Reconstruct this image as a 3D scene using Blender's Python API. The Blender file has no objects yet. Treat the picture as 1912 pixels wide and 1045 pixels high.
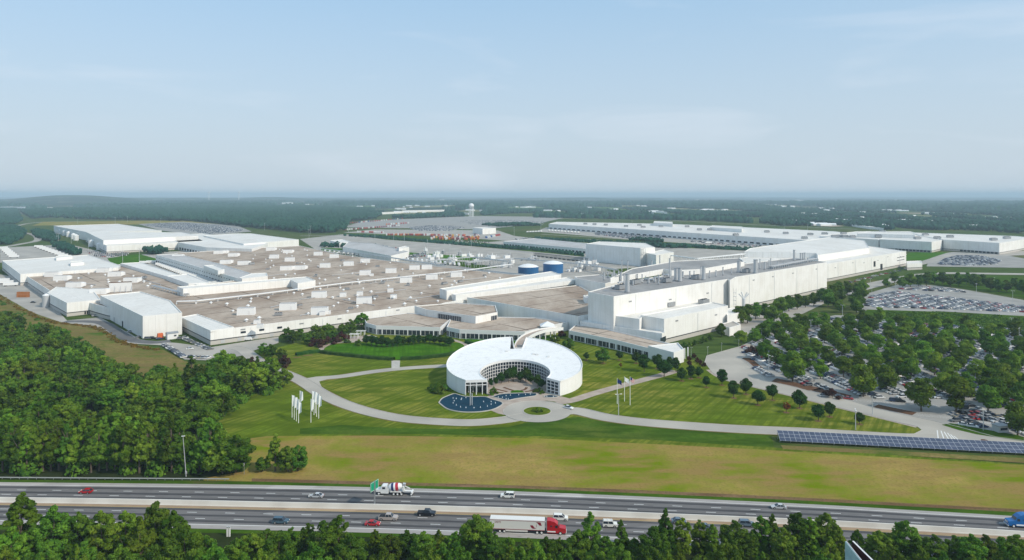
import bpy, math, random
import numpy as np
from mathutils import Vector
R = math.radians
sc = bpy.context.scene
col = sc.collection
# ------------------------------------------------------------------ camera, sky, sun, exposure
F, H, HZ, CX = 1280.0, 100.0, 363.0, 956.0
cam_d = bpy.data.cameras.new("camera"); cam = bpy.data.objects.new("camera", cam_d); col.objects.link(cam)
cam.location = (0, 0, H); cam.rotation_euler = (R(90), 0, 0)
cam_d.sensor_width = 36; cam_d.lens = 36*F/1912; cam_d.shift_y = -(522.5-HZ)/1912
cam_d.clip_start = 1; cam_d.clip_end = 90000
sc.camera = cam
SUN_EL = 38.0
SUN_DIR = Vector((0.86, -0.51, 0)).normalized()          # towards the sun
w = bpy.data.worlds.new("World"); sc.world = w; w.use_nodes = True
nt = w.node_tree; nt.nodes.clear()
out = nt.nodes.new("ShaderNodeOutputWorld"); bg = nt.nodes.new("ShaderNodeBackground")
sky = nt.nodes.new("ShaderNodeTexSky"); sky.sky_type = 'NISHITA'; sky.sun_disc = False
sky.sun_elevation = R(SUN_EL); sky.sun_rotation = math.atan2(SUN_DIR.x, SUN_DIR.y)
sky.altitude = 100; sky.air_density = 1.0; sky.dust_density = 2.2; sky.ozone_density = 1.6
# thin high haze and wisps of cirrus, by direction
tc = nt.nodes.new("ShaderNodeTexCoord"); mp = nt.nodes.new("ShaderNodeMapping")
mp.inputs['Scale'].default_value = (2.2, 2.2, 12); mp.inputs['Rotation'].default_value = (0, R(4), R(12))
nz = nt.nodes.new("ShaderNodeTexNoise"); nz.inputs['Scale'].default_value = 1.3; nz.inputs['Detail'].default_value = 7; nz.inputs['Roughness'].default_value = .5; nz.inputs['Distortion'].default_value = .5
cr = nt.nodes.new("ShaderNodeValToRGB"); cr.color_ramp.elements[0].position = .52; cr.color_ramp.elements[1].position = .84
cr.color_ramp.elements[0].color = (0,0,0,1); cr.color_ramp.elements[1].color = (.48,.48,.48,1)
mx = nt.nodes.new("ShaderNodeMix"); mx.data_type = 'RGBA'
mx.inputs[7].default_value = (6.0, 6.4, 7.0, 1)
L = nt.links.new
L(tc.outputs['Generated'], mp.inputs[0]); L(mp.outputs[0], nz.inputs['Vector']); L(nz.outputs['Fac'], cr.inputs[0])
L(cr.outputs[0], mx.inputs[0])
# pale veil of summer haze: even mix of the clear sky with pale blue-white
veil = nt.nodes.new("ShaderNodeMix"); veil.data_type = 'RGBA'; veil.inputs[0].default_value = .66; veil.inputs[7].default_value = (3.45, 5.2, 6.85, 1)
sz = nt.nodes.new("ShaderNodeSeparateXYZ"); L(tc.outputs['Generated'], sz.inputs[0])
hzr = nt.nodes.new("ShaderNodeMapRange"); hzr.inputs[1].default_value = .0; hzr.inputs[2].default_value = .27; hzr.inputs[3].default_value = .9; hzr.inputs[4].default_value = 0; L(sz.outputs[2], hzr.inputs[0])
low = nt.nodes.new("ShaderNodeMix"); low.data_type = 'RGBA'; low.inputs[7].default_value = (4.5, 5.05, 5.5, 1); L(hzr.outputs[0], low.inputs[0])
L(sky.outputs[0], veil.inputs[6]); L(veil.outputs[2], low.inputs[6]); L(low.outputs[2], mx.inputs[6]); L(mx.outputs[2], bg.inputs[0])
bg.inputs[1].default_value = 0.116
L(bg.outputs[0], out.inputs[0])
sun_d = bpy.data.lights.new("sun", 'SUN'); sun_d.energy = 2.65; sun_d.angle = R(0.9); sun_d.color = (1, .91, .76)
sun = bpy.data.objects.new("sun", sun_d); col.objects.link(sun)
sv = Vector((SUN_DIR.x*math.cos(R(SUN_EL)), SUN_DIR.y*math.cos(R(SUN_EL)), math.sin(R(SUN_EL))))
sun.rotation_euler = sv.to_track_quat('Z', 'Y').to_euler()
sc.view_settings.view_transform = 'Standard'; sc.view_settings.look = 'None'; sc.view_settings.gamma = 1
sc.view_settings.use_curve_mapping = False
sc.view_settings.exposure = 0.27
sc.cycles.max_bounces = 4; sc.cycles.diffuse_bounces = 2; sc.cycles.volume_bounces = 0; sc.cycles.transparent_max_bounces = 4
sc.cycles.sample_clamp_indirect = 5

# ------------------------------------------------------------------ helpers
def W(px, py, z=0.0):
    D = F*(H-z)/(py-HZ); return ((px-CX)/F*D, D)
def Wp(l, z=0.0): return [W(x, y, z) for x, y in l]
A42 = R(42); U = (math.cos(A42), math.sin(A42)); V = (-math.sin(A42), math.cos(A42))
def off(p, du, dv, ang=42):
    c, s = math.cos(R(ang)), math.sin(R(ang))
    return (p[0]+du*c-dv*s, p[1]+du*s+dv*c)
def tag(o, label=None, cat=None, group=None, kind=None):
    if label: o['label'] = label
    if cat: o['category'] = cat
    if group: o['group'] = group
    if kind: o['kind'] = kind
    return o
def empty(name, loc=(0,0,0), rz=0.0, label=None, cat=None, group=None):
    o = bpy.data.objects.new(name, None); o.location = loc; o.rotation_euler = (0,0,rz); o.empty_display_size = .5
    col.objects.link(o); return tag(o, label, cat, group)
def copy_tree(o, parent=None):
    c = o.copy(); col.objects.link(c)
    if parent: c.parent = parent
    for ch in list(o.children): copy_tree(ch, c)
    return c
def area2(p): return sum(p[i][0]*p[(i+1)%len(p)][1]-p[(i+1)%len(p)][0]*p[i][1] for i in range(len(p)))
def ccw(p): return list(p) if area2(p) > 0 else list(reversed(p))
class MB:
    def __init__(s): s.v = []; s.f = []; s.m = []
    def add(s, vs, fs, m=0):
        n = len(s.v); s.v += [tuple(v) for v in vs]; s.f += [tuple(n+i for i in f) for f in fs]; s.m += [m]*len(fs)
    def box(s, c, d, rz=0.0, m=0, taper=1.0):          # c = centre of the base
        hx, hy = d[0]/2, d[1]/2; cs, sn = math.cos(rz), math.sin(rz); vs = []
        for z, k in ((0, 1.0), (d[2], taper)):
            for x, y in ((-hx,-hy),(hx,-hy),(hx,hy),(-hx,hy)):
                x *= k; y *= k; vs.append((c[0]+x*cs-y*sn, c[1]+x*sn+y*cs, c[2]+z))
        s.add(vs, [(3,2,1,0),(4,5,6,7),(0,1,5,4),(1,2,6,5),(2,3,7,6),(3,0,4,7)], m)
    def prism(s, poly, z0, z1, m=0, mt=None, cap=True, bottom=False):   # z1 number or function of (x, y)
        p = ccw(poly); n = len(p); zf = z1 if callable(z1) else (lambda x, y: z1)
        s.add([(x,y,z0) for x,y in p]+[(x,y,zf(x,y)) for x,y in p], [(i,(i+1)%n,n+(i+1)%n,n+i) for i in range(n)], m)
        if cap: s.add([(x,y,zf(x,y)) for x,y in p], [tuple(range(n))], m if mt is None else mt)
        if bottom: s.add([(x,y,z0) for x,y in p], [tuple(reversed(range(n)))], m)
    def cyl(s, c, r, h, n=12, m=0, r2=None, cap=True):
        r2 = r if r2 is None else r2
        vs = [(c[0]+r*math.cos(2*math.pi*i/n), c[1]+r*math.sin(2*math.pi*i/n), c[2]) for i in range(n)]
        vs += [(c[0]+r2*math.cos(2*math.pi*i/n), c[1]+r2*math.sin(2*math.pi*i/n), c[2]+h) for i in range(n)]
        fs = [(i,(i+1)%n,n+(i+1)%n,n+i) for i in range(n)]
        if cap: fs += [tuple(range(n,2*n)), tuple(reversed(range(n)))]
        s.add(vs, fs, m)
    def tube(s, a, b, r, n=6, m=0, r2=None):
        r2 = r if r2 is None else r2
        a = Vector(a); b = Vector(b); d = (b-a)
        if d.length < 1e-6: return
        q = d.to_track_quat('Z', 'Y'); vs = []
        for p, rr in ((a, r), (b, r2)):
            for i in range(n):
                t = 2*math.pi*i/n; vs.append(tuple(p + q @ Vector((rr*math.cos(t), rr*math.sin(t), 0))))
        s.add(vs, [(i,(i+1)%n,n+(i+1)%n,n+i) for i in range(n)]+[tuple(range(n,2*n)), tuple(reversed(range(n)))], m)
    def lathe(s, c, prof, n=16, m=0, axis='z', ms=None):
        vs = []
        for r, h in prof:
            for i in range(n):
                t = 2*math.pi*i/n
                if axis == 'z': vs.append((c[0]+r*math.cos(t), c[1]+r*math.sin(t), c[2]+h))
                elif axis == 'y': vs.append((c[0]+r*math.cos(t), c[1]+h, c[2]+r*math.sin(t)))
                else: vs.append((c[0]+h, c[1]+r*math.cos(t), c[2]+r*math.sin(t)))
        for k in range(len(prof)-1):
            fs = [(k*n+i, k*n+(i+1)%n, (k+1)*n+(i+1)%n, (k+1)*n+i) for i in range(n)]
            if axis == 'y': fs = [tuple(reversed(f)) for f in fs]
            base = len(s.v)
            s.add([vs[j] for j in range(k*n, (k+2)*n)], [tuple(i-k*n for i in f) for f in fs], ms[k] if ms else m)
    def bar(s, a, b, wd, ht, m=0):                     # beam from a to b (points at the beam's base), vertical section
        ax, ay, az = a; bx, by, bz = b; L_ = math.hypot(bx-ax, by-ay) or 1e-6; nx, ny = -(by-ay)/L_*wd/2, (bx-ax)/L_*wd/2
        vs = [(ax-nx,ay-ny,az),(bx-nx,by-ny,bz),(bx+nx,by+ny,bz),(ax+nx,ay+ny,az)]; vs += [(x,y,z+ht) for x,y,z in vs]
        s.add(vs, [(3,2,1,0),(4,5,6,7),(0,1,5,4),(1,2,6,5),(2,3,7,6),(3,0,4,7)], m)
    def build(s, name, mats, parent=None, origin=None, smooth=False, local=False):
        me = bpy.data.meshes.new(name)
        vs = s.v
        if parent is not None and not local:
            px, py, pz = parent.location; vs = [(x-px,y-py,z-pz) for x,y,z in vs]
        elif origin is not None: vs = [(x-origin[0],y-origin[1],z-origin[2]) for x,y,z in vs]
        me.from_pydata(vs, [], s.f)
        for m in (mats if isinstance(mats, (list, tuple)) else [mats]): me.materials.append(m)
        me.polygons.foreach_set('material_index', s.m)
        if smooth: me.polygons.foreach_set('use_smooth', [True]*len(s.f))
        me.update()
        o = bpy.data.objects.new(name, me); col.objects.link(o)
        if parent is not None: o.parent = parent
        elif origin is not None: o.location = origin
        return o
def npmesh(name, V_, F_, mats, mi=None):
    me = bpy.data.meshes.new(name); k = F_.shape[1]
    me.vertices.add(len(V_)); me.vertices.foreach_set('co', np.ascontiguousarray(V_, dtype=np.float32).ravel())
    me.loops.add(F_.size); me.loops.foreach_set('vertex_index', np.ascontiguousarray(F_, dtype=np.int32).ravel())
    me.polygons.add(len(F_)); me.polygons.foreach_set('loop_start', np.arange(0, F_.size, k, dtype=np.int32))
    try: me.polygons.foreach_set('loop_total', np.full(len(F_), k, dtype=np.int32))
    except Exception: pass
    for m in mats: me.materials.append(m)
    if mi is not None: me.polygons.foreach_set('material_index', np.ascontiguousarray(mi, dtype=np.int32))
    me.update(calc_edges=True); me.validate(); return me
def inpoly(p, poly):
    x, y = p; c = False; n = len(poly); j = n-1
    for i in range(n):
        if (poly[i][1] > y) != (poly[j][1] > y) and x < (poly[j][0]-poly[i][0])*(y-poly[i][1])/(poly[j][1]-poly[i][1])+poly[i][0]: c = not c
        j = i
    return c
def catmull(pts, n=8):
    P = [pts[0]]+list(pts)+[pts[-1]]; o = []
    for i in range(1, len(P)-2):
        for k in range(n):
            t = k/n; a, b, c, d = P[i-1], P[i], P[i+1], P[i+2]
            o.append(tuple(.5*((2*b[j])+(-a[j]+c[j])*t+(2*a[j]-5*b[j]+4*c[j]-d[j])*t*t+(-a[j]+3*b[j]-3*c[j]+d[j])*t**3) for j in range(len(b))))
    o.append(tuple(P[-2])); return o
def inset(poly, d):
    p = ccw(poly); n = len(p); o = []
    for i in range(n):
        a, b, c = Vector(p[i-1]), Vector(p[i]), Vector(p[(i+1)%n])
        e1 = (b-a).normalized(); e2 = (c-b).normalized(); n1 = Vector((-e1.y, e1.x)); n2 = Vector((-e2.y, e2.x))
        m = (n1+n2); m = m/max(m.length, .3); k = d/max(.35, m.dot(n1)); o.append(tuple(b+m*k))
    return o

# ------------------------------------------------------------------ materials
def mat(name, c, rough=.8, c2=None, scale=.1, detail=4, metal=0, spec=None, lo=.35, hi=.65, extra=None, rnd=0):
    m = bpy.data.materials.new(name); m.use_nodes = True; n = m.node_tree; b = n.nodes['Principled BSDF']
    b.inputs['Roughness'].default_value = rough; b.inputs['Metallic'].default_value = metal
    if spec is None: spec = .0 if rough >= .89 else (.1 if rough >= .7 else .3)
    b.inputs['Specular IOR Level'].default_value = spec
    b.inputs['Base Color'].default_value = (*c, 1)
    lk = n.links.new; cur = None
    if c2 is not None:
        t = n.nodes.new('ShaderNodeTexCoord'); z = n.nodes.new('ShaderNodeTexNoise'); z.inputs['Scale'].default_value = scale; z.inputs['Detail'].default_value = detail
        r = n.nodes.new('ShaderNodeValToRGB'); r.color_ramp.elements[0].position = lo; r.color_ramp.elements[1].position = hi
        r.color_ramp.elements[0].color = (*c, 1); r.color_ramp.elements[1].color = (*c2, 1)
        lk(t.outputs['Object'], z.inputs['Vector']); lk(z.outputs['Fac'], r.inputs[0]); cur = r.outputs[0]
    if extra: cur = extra(n, cur, c)
    if rnd:
        oi = n.nodes.new('ShaderNodeObjectInfo'); hs = n.nodes.new('ShaderNodeHueSaturation')
        mr = n.nodes.new('ShaderNodeMapRange'); mr.inputs[3].default_value = 1-rnd; mr.inputs[4].default_value = 1+rnd
        mr2 = n.nodes.new('ShaderNodeMapRange'); mr2.inputs[3].default_value = .472; mr2.inputs[4].default_value = .512
        ml = n.nodes.new('ShaderNodeMath'); ml.operation = 'FRACT'; m2 = n.nodes.new('ShaderNodeMath'); m2.operation = 'MULTIPLY'; m2.inputs[1].default_value = 7.31
        lk(oi.outputs['Random'], mr.inputs[0]); lk(oi.outputs['Random'], m2.inputs[0]); lk(m2.outputs[0], ml.inputs[0]); lk(ml.outputs[0], mr2.inputs[0])
        lk(mr.outputs[0], hs.inputs['Value']); lk(mr2.outputs[0], hs.inputs['Hue']); hs.inputs['Saturation'].default_value = 1
        if cur: lk(cur, hs.inputs['Color'])
        else: hs.inputs['Color'].default_value = (*c, 1)
        cur = hs.outputs[0]
    if cur: lk(cur, b.inputs['Base Color'])
    return m
def mixnode(n, fac, a, b, mode='MIX'):
    x = n.nodes.new('ShaderNodeMix'); x.data_type = 'RGBA'; x.blend_type = mode
    for s, v in ((0, fac), (6, a), (7, b)):
        if hasattr(v, 'links') or hasattr(v, 'is_output'): n.links.new(v, x.inputs[s])
        elif isinstance(v, (int, float)): x.inputs[s].default_value = v
        else: x.inputs[s].default_value = (*v, 1) if len(v) == 3 else v
    return x.outputs[2]
def noise_ramp(n, scale, lo, hi, detail=5, rot=0, sx=1, sy=1, rough=.55, szz=1):
    t = n.nodes.new('ShaderNodeTexCoord'); mpn = n.nodes.new('ShaderNodeMapping'); mpn.inputs['Rotation'].default_value = (0, 0, rot); mpn.inputs['Scale'].default_value = (sx, sy, szz)
    z = n.nodes.new('ShaderNodeTexNoise'); z.inputs['Scale'].default_value = scale; z.inputs['Detail'].default_value = detail; z.inputs['Roughness'].default_value = rough
    r = n.nodes.new('ShaderNodeMapRange'); r.inputs[1].default_value = lo; r.inputs[2].default_value = hi
    n.links.new(t.outputs['Object'], mpn.inputs[0]); n.links.new(mpn.outputs[0], z.inputs['Vector']); n.links.new(z.outputs['Fac'], r.inputs[0]); return r.outputs[0]
def grass_x(c2, c3, stripes=0.0, ang=0.0, period=3.0, big=.012, dry=.5):
    def f(n, cur, c):
        a = mixnode(n, noise_ramp(n, .35, .35, .65, 6), c, c2)
        a = mixnode(n, noise_ramp(n, big, dry-.08, dry+.12, 6), a, c3)
        a = mixnode(n, noise_ramp(n, .11, .42, .62, 7, 0, .45, 1.3), a, tuple(x*.74 for x in c))
        a = mixnode(n, noise_ramp(n, .9, .5, .8, 4), a, tuple(x*.62 for x in c2))
        if stripes:
            g_ = n.nodes.new('ShaderNodeTexCoord'); d1 = n.nodes.new('ShaderNodeVectorMath'); d1.operation = 'DOT_PRODUCT'; d1.inputs[1].default_value = (math.sin(ang+.5)*.55, -math.cos(ang+.5)*.55, 0)
            d2 = n.nodes.new('ShaderNodeVectorMath'); d2.operation = 'DOT_PRODUCT'; d2.inputs[1].default_value = (math.cos(ang+.5)*.022, math.sin(ang+.5)*.022, 0); cx_ = n.nodes.new('ShaderNodeCombineXYZ')
            n.links.new(g_.outputs['Object'], d1.inputs[0]); n.links.new(g_.outputs['Object'], d2.inputs[0]); n.links.new(d1.outputs['Value'], cx_.inputs[0]); n.links.new(d2.outputs['Value'], cx_.inputs[1])
            sn = n.nodes.new('ShaderNodeTexNoise'); sn.inputs['Scale'].default_value = 1; sn.inputs['Detail'].default_value = 3; n.links.new(cx_.outputs[0], sn.inputs['Vector'])
            sr = n.nodes.new('ShaderNodeMapRange'); sr.inputs[1].default_value = .42; sr.inputs[2].default_value = .60; sr.inputs[4].default_value = .75; n.links.new(sn.outputs['Fac'], sr.inputs[0])
            a = mixnode(n, sr.outputs[0], a, tuple(x*.66 for x in c))
            t = n.nodes.new('ShaderNodeTexCoord'); mpn = n.nodes.new('ShaderNodeMapping'); mpn.inputs['Rotation'].default_value = (0, 0, ang)
            wv = n.nodes.new('ShaderNodeTexWave'); wv.inputs['Scale'].default_value = math.pi/10/period*2; wv.inputs['Distortion'].default_value = 2.2; wv.inputs['Detail'].default_value = 3; wv.inputs['Detail Scale'].default_value = .7
            n.links.new(t.outputs['Object'], mpn.inputs[0]); n.links.new(mpn.outputs[0], wv.inputs['Vector'])
            mm = n.nodes.new('ShaderNodeMath'); mm.operation = 'MULTIPLY'; mm.inputs[1].default_value = stripes; n.links.new(wv.outputs['Fac'], mm.inputs[0])
            a = mixnode(n, mm.outputs[0], a, tuple(x*.55 for x in c))
        return a
    return f
def roof_x(stain, seam, period, rot=A42, sw=.25):
    def f(n, cur, c):
        a = mixnode(n, noise_ramp(n, .045, .40, .66, 8, rot, 1, .3), c, stain)
        a = mixnode(n, noise_ramp(n, .35, .5, .9, 4), a, tuple(x*.8 for x in stain))
        t = n.nodes.new('ShaderNodeTexCoord'); mpn = n.nodes.new('ShaderNodeMapping'); mpn.inputs['Rotation'].default_value = (0, 0, -rot)
        br = n.nodes.new('ShaderNodeTexBrick'); br.offset = 0; br.squash = 1; br.inputs['Scale'].default_value = 1
        br.inputs['Brick Width'].default_value = period*1.6; br.inputs['Row Height'].default_value = period; br.inputs['Mortar Size'].default_value = sw; br.inputs['Mortar Smooth'].default_value = .6
        br.inputs['Color1'].default_value = (0,0,0,1); br.inputs['Color2'].default_value = (.12,.12,.12,1); br.inputs['Mortar'].default_value = (1,1,1,1)
        n.links.new(t.outputs['Object'], mpn.inputs[0]); n.links.new(mpn.outputs[0], br.inputs['Vector'])
        gate = noise_ramp(n, .03, .35, .55, 3)
        mm = n.nodes.new('ShaderNodeMath'); mm.operation = 'MULTIPLY'; n.links.new(br.outputs['Color'], mm.inputs[0]); n.links.new(gate, mm.inputs[1])
        return mixnode(n, mm.outputs[0], a, seam)
    return f
def wall_x(band=None, period=6.0, seam=.86):
    def f(n, cur, c):
        g = n.nodes.new('ShaderNodeNewGeometry'); sx = n.nodes.new('ShaderNodeSeparateXYZ'); n.links.new(g.outputs['Position'], sx.inputs[0])
        a = mixnode(n, noise_ramp(n, .10, .40, .72, 6), c, tuple(x*k_ for x, k_ in zip(c, (.90,.89,.87))))
        a = mixnode(n, noise_ramp(n, .45, .52, .80, 5, 0, 1, 1, .55, .07), a, tuple(x*k_ for x, k_ in zip(c, (.84,.82,.79))))
        # vertical panel seams, along whichever of the two plan axes the wall follows
        m1 = n.nodes.new('ShaderNodeMath'); m1.operation = 'MULTIPLY_ADD'; m1.inputs[1].default_value = 1.0
        vx = n.nodes.new('ShaderNodeVectorMath'); vx.operation = 'DOT_PRODUCT'; vx.inputs[1].default_value = (U[0]+V[0], U[1]+V[1], 0); n.links.new(g.outputs['Position'], vx.inputs[0])
        dv = n.nodes.new('ShaderNodeMath'); dv.operation = 'DIVIDE'; dv.inputs[1].default_value = period; n.links.new(vx.outputs['Value'], dv.inputs[0])
        fr = n.nodes.new('ShaderNodeMath'); fr.operation = 'FRACT'; n.links.new(dv.outputs[0], fr.inputs[0])
        lt = n.nodes.new('ShaderNodeMath'); lt.operation = 'LESS_THAN'; lt.inputs[1].default_value = .05; n.links.new(fr.outputs[0], lt.inputs[0])
        a = mixnode(n, lt.outputs[0], a, tuple(x*seam for x in c))
        if band:
            for lo, hi, bc in band:
                s1 = n.nodes.new('ShaderNodeMath'); s1.operation = 'GREATER_THAN'; s1.inputs[1].default_value = lo; n.links.new(sx.outputs[2], s1.inputs[0])
                s2 = n.nodes.new('ShaderNodeMath'); s2.operation = 'LESS_THAN'; s2.inputs[1].default_value = hi; n.links.new(sx.outputs[2], s2.inputs[0])
                mm = n.nodes.new('ShaderNodeMath'); mm.operation = 'MULTIPLY'; n.links.new(s1.outputs[0], mm.inputs[0]); n.links.new(s2.outputs[0], mm.inputs[1])
                a = mixnode(n, mm.outputs[0], a, bc)
        return a
    return f
def leaf_mat(name, c, c2, rnd=.40, trans=.30, nscale=.35):
    m = mat(name, c, rough=.75, c2=c2, scale=nscale, detail=2, spec=.04, rnd=rnd)
    n = m.node_tree; b = n.nodes['Principled BSDF']; o = n.nodes['Material Output']
    tr = n.nodes.new('ShaderNodeBsdfTranslucent'); ms = n.nodes.new('ShaderNodeMixShader'); ms.inputs[0].default_value = trans
    src = b.inputs['Base Color'].links[0].from_socket
    n.links.new(src, tr.inputs[0]); n.links.new(b.outputs[0], ms.inputs[1]); n.links.new(tr.outputs[0], ms.inputs[2]); n.links.new(ms.outputs[0], o.inputs[0]); return m
BAND = [(2.6, 3.3, (.05,.055,.06)), (-1, 2.6, (.52,.49,.45))]
M = dict(
 wall=mat('white_panel_wall', (.84,.83,.80), .6, extra=wall_x()),
 bwall=mat('white_panel_wall_dark_band', (.84,.83,.80), .6, extra=wall_x(BAND)),
 ring=mat('white_ring_wall', (.85,.85,.84), .5, extra=wall_x(None, 2.2, .94)),
 white=mat('white_paint', (.80,.80,.79), .5),
 wroof=mat('white_roof_membrane', (.76,.735,.69), .7, extra=roof_x((.68,.65,.60), (.56,.54,.50), 12, sw=.15)),
 ringroof=mat('white_ring_roof', (.82,.82,.81), .6, extra=roof_x((.77,.77,.76), (.70,.70,.70), 9, sw=.1)),
 broof=mat('brown_gravel_roof', (.50,.42,.345), .9, extra=roof_x((.33,.255,.20), (.10,.075,.06), 26, sw=.8)),
 groof=mat('grey_roof', (.36,.35,.34), .85, extra=roof_x((.26,.255,.25), (.15,.15,.15), 18, sw=.3)),
 lroof=mat('pale_grey_roof', (.50,.49,.48), .85, extra=roof_x((.42,.41,.4), (.33,.33,.33), 18)),
 glass=mat('dark_window_glass', (.025,.035,.05), .12, spec=.6),
 dark=mat('dark_opening', (.03,.033,.038), .7),
 grey=mat('grey_metal', (.35,.36,.37), .45, metal=.4),
 lgrey=mat('galvanised_metal', (.55,.56,.57), .45, metal=.3),
 teal=mat('weathered_green_metal', (.16,.28,.28), .5),
 blue=mat('blue_tank_paint', (.02,.12,.30), .4),
 pale=mat('pale_fascia', (.74,.74,.73), .6),
 concrete=mat('concrete_paving', (.46,.42,.37), .85, c2=(.35,.33,.30), scale=.06),
 plaza=mat('beige_plaza_paving', (.44,.37,.31), .85, c2=(.36,.29,.24), scale=.2),
 road=mat('pale_asphalt', (.45,.415,.36), .85, c2=(.36,.335,.295), scale=.05, detail=6),
 apron=mat('apron_paving', (.43,.40,.355), .85, c2=(.32,.30,.27), scale=.04, detail=6),
 asph=mat('dark_asphalt', (.12,.12,.125), .85, c2=(.16,.16,.16), scale=.08),
 lot=mat('parking_asphalt', (.36,.345,.32), .85, c2=(.28,.27,.25), scale=.06),
 kerb=mat('kerb_concrete', (.50,.47,.42), .85, c2=(.42,.4,.36), scale=.3),
 line=mat('road_paint', (.72,.72,.70), .7), yline=mat('yellow_road_paint', (.62,.40,.10), .7),
 barrier=mat('barrier_concrete', (.66,.635,.58), .85, c2=(.56,.53,.48), scale=.12, detail=6),
 trunk=mat('bark', (.10,.08,.06), .9, c2=(.15,.125,.10), scale=1.5),
 mulch=mat('mulch', (.16,.085,.05), .95, c2=(.10,.06,.04), scale=.5),
 tyre=mat('tyre_rubber', (.02,.02,.02), .8), rim=mat('wheel_rim', (.55,.55,.56), .3, metal=.7),
 light=mat('lamp_lens', (.8,.78,.7), .2), red=mat('red_lens', (.4,.02,.02), .3),
 solar=None,
)
M['lawn'] = mat('mowed_lawn', (.112,.170,.012), .95, extra=grass_x((.165,.230,.020), (.27,.245,.05), .13, R(28), 4.5, .016, .50))
M['lawn2'] = mat('terrace_lawn', (.055,.165,.006), .95, extra=grass_x((.075,.20,.008), (.13,.19,.018), .15, R(70), 3.0, .03, .62))
M['meadow'] = mat('dry_meadow', (.37,.255,.085), .95, extra=grass_x((.29,.24,.055), (.14,.195,.004), 0, 0, 3, .022, .465))
M['verge'] = mat('verge_grass', (.045,.105,.008), .95, extra=grass_x((.07,.125,.012), (.10,.08,.035), 0, 0, 3, .06, .66))
M['reddirt'] = mat('red_clay_grass', (.20,.12,.065), .95, extra=grass_x((.14,.12,.04), (.24,.15,.09), 0, 0, 3, .08, .5))
M['scrub'] = mat('scrub_slope', (.26,.19,.075), .95, extra=grass_x((.15,.15,.035), (.06,.125,.012), 0, 0, 3, .045, .50))
M['land'] = mat('countryside_grass', (.06,.105,.022), .95, extra=grass_x((.085,.12,.03), (.16,.15,.06), 0, 0, 3, .004, .56))
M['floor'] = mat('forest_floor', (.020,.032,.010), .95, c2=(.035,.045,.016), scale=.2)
M['water'] = mat('pond_water', (.004,.034,.062), .5, spec=.05, c2=(.006,.042,.074), scale=.3)
M['leafA'] = leaf_mat('dark_broad_leaves', (.044,.120,.014), (.130,.240,.024))
M['leafB'] = leaf_mat('mid_green_leaves', (.068,.165,.014), (.170,.285,.028))
M['leafC'] = leaf_mat('lawn_tree_leaves', (.020,.070,.012), (.048,.115,.020), .12)
M['leafP'] = leaf_mat('purple_leaves', (.060,.028,.022), (.085,.045,.028), .2)
M['leafO'] = leaf_mat('rusty_leaves', (.22,.085,.02), (.16,.09,.02), .1)
M['canopy'] = mat('far_canopy_leaves', (.007,.048,.032), .9, c2=(.022,.082,.046), scale=.02, detail=5, spec=.1)
def solar_x(n, cur, c):
    t = n.nodes.new('ShaderNodeTexCoord'); br = n.nodes.new('ShaderNodeTexBrick'); br.offset = 0
    br.inputs['Scale'].default_value = 1; br.inputs['Brick Width'].default_value = 1.75; br.inputs['Row Height'].default_value = .91; br.inputs['Mortar Size'].default_value = .02
    br.inputs['Brick Width'].default_value = 1.0; br.inputs['Color1'].default_value = (.045,.06,.10,1); br.inputs['Color2'].default_value = (.065,.08,.13,1); br.inputs['Mortar'].default_value = (.45,.47,.50,1)
    br.inputs['Mortar Size'].default_value = .03
    n.links.new(t.outputs['UV'], br.inputs['Vector']); return br.outputs['Color']
M['solar'] = mat('solar_cells', (.05,.06,.1), .35, spec=.4, extra=solar_x)
def paint(name, c, rough=.3): return mat(name, c, rough, spec=.5)

# ------------------------------------------------------------------ ground
FARS = {'yard','green_strip','far_field','field','far_lot','east_lot','east_road','far_clearing','tank_yard','storage_lot'}; fcount = [0]
def sheet(name, pts, z, m, world=False, label=None, kind='structure', smooth=0):
    if name in FARS: fcount[0] += 1; z += .008*fcount[0]
    p = pts if world else Wp(pts)
    if smooth: p = [q[:2] for q in catmull(p+[p[0]], smooth)][:-1]
    b = MB(); p = ccw(p); b.add([(x,y,z) for x,y in p], [tuple(range(len(p)))])
    o = b.build(name, m); tag(o, label, None, None, kind); return o
def ribbon(name, pts, wd, z, m, smooth=8, label=None, world=False, kerb=None):
    p = pts if world else Wp(pts)
    p = catmull(p, smooth); b = MB(); vs = []
    for i, q in enumerate(p):
        a = Vector(p[max(0,i-1)][:2]); c = Vector(p[min(len(p)-1,i+1)][:2]); t = (c-a).normalized(); nn = Vector((-t.y, t.x))*wd/2
        vs += [(q[0]-nn.x, q[1]-nn.y, z), (q[0]+nn.x, q[1]+nn.y, z)]
    b.add(vs, [(2*i, 2*i+2, 2*i+3, 2*i+1) for i in range(len(p)-1)])
    o = b.build(name, m); tag(o, label, None, None, 'structure')
    if kerb:
        k = MB()
        for sd in (0, 1):
            for i in range(len(p)-1): k.bar((*vs[2*i+sd][:2], z), (*vs[2*i+2+sd][:2], z), .3, .12)
        tag(k.build('kerb', M['kerb']), None, None, None, 'structure')
    return o
rnd = random.Random(7)
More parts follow.
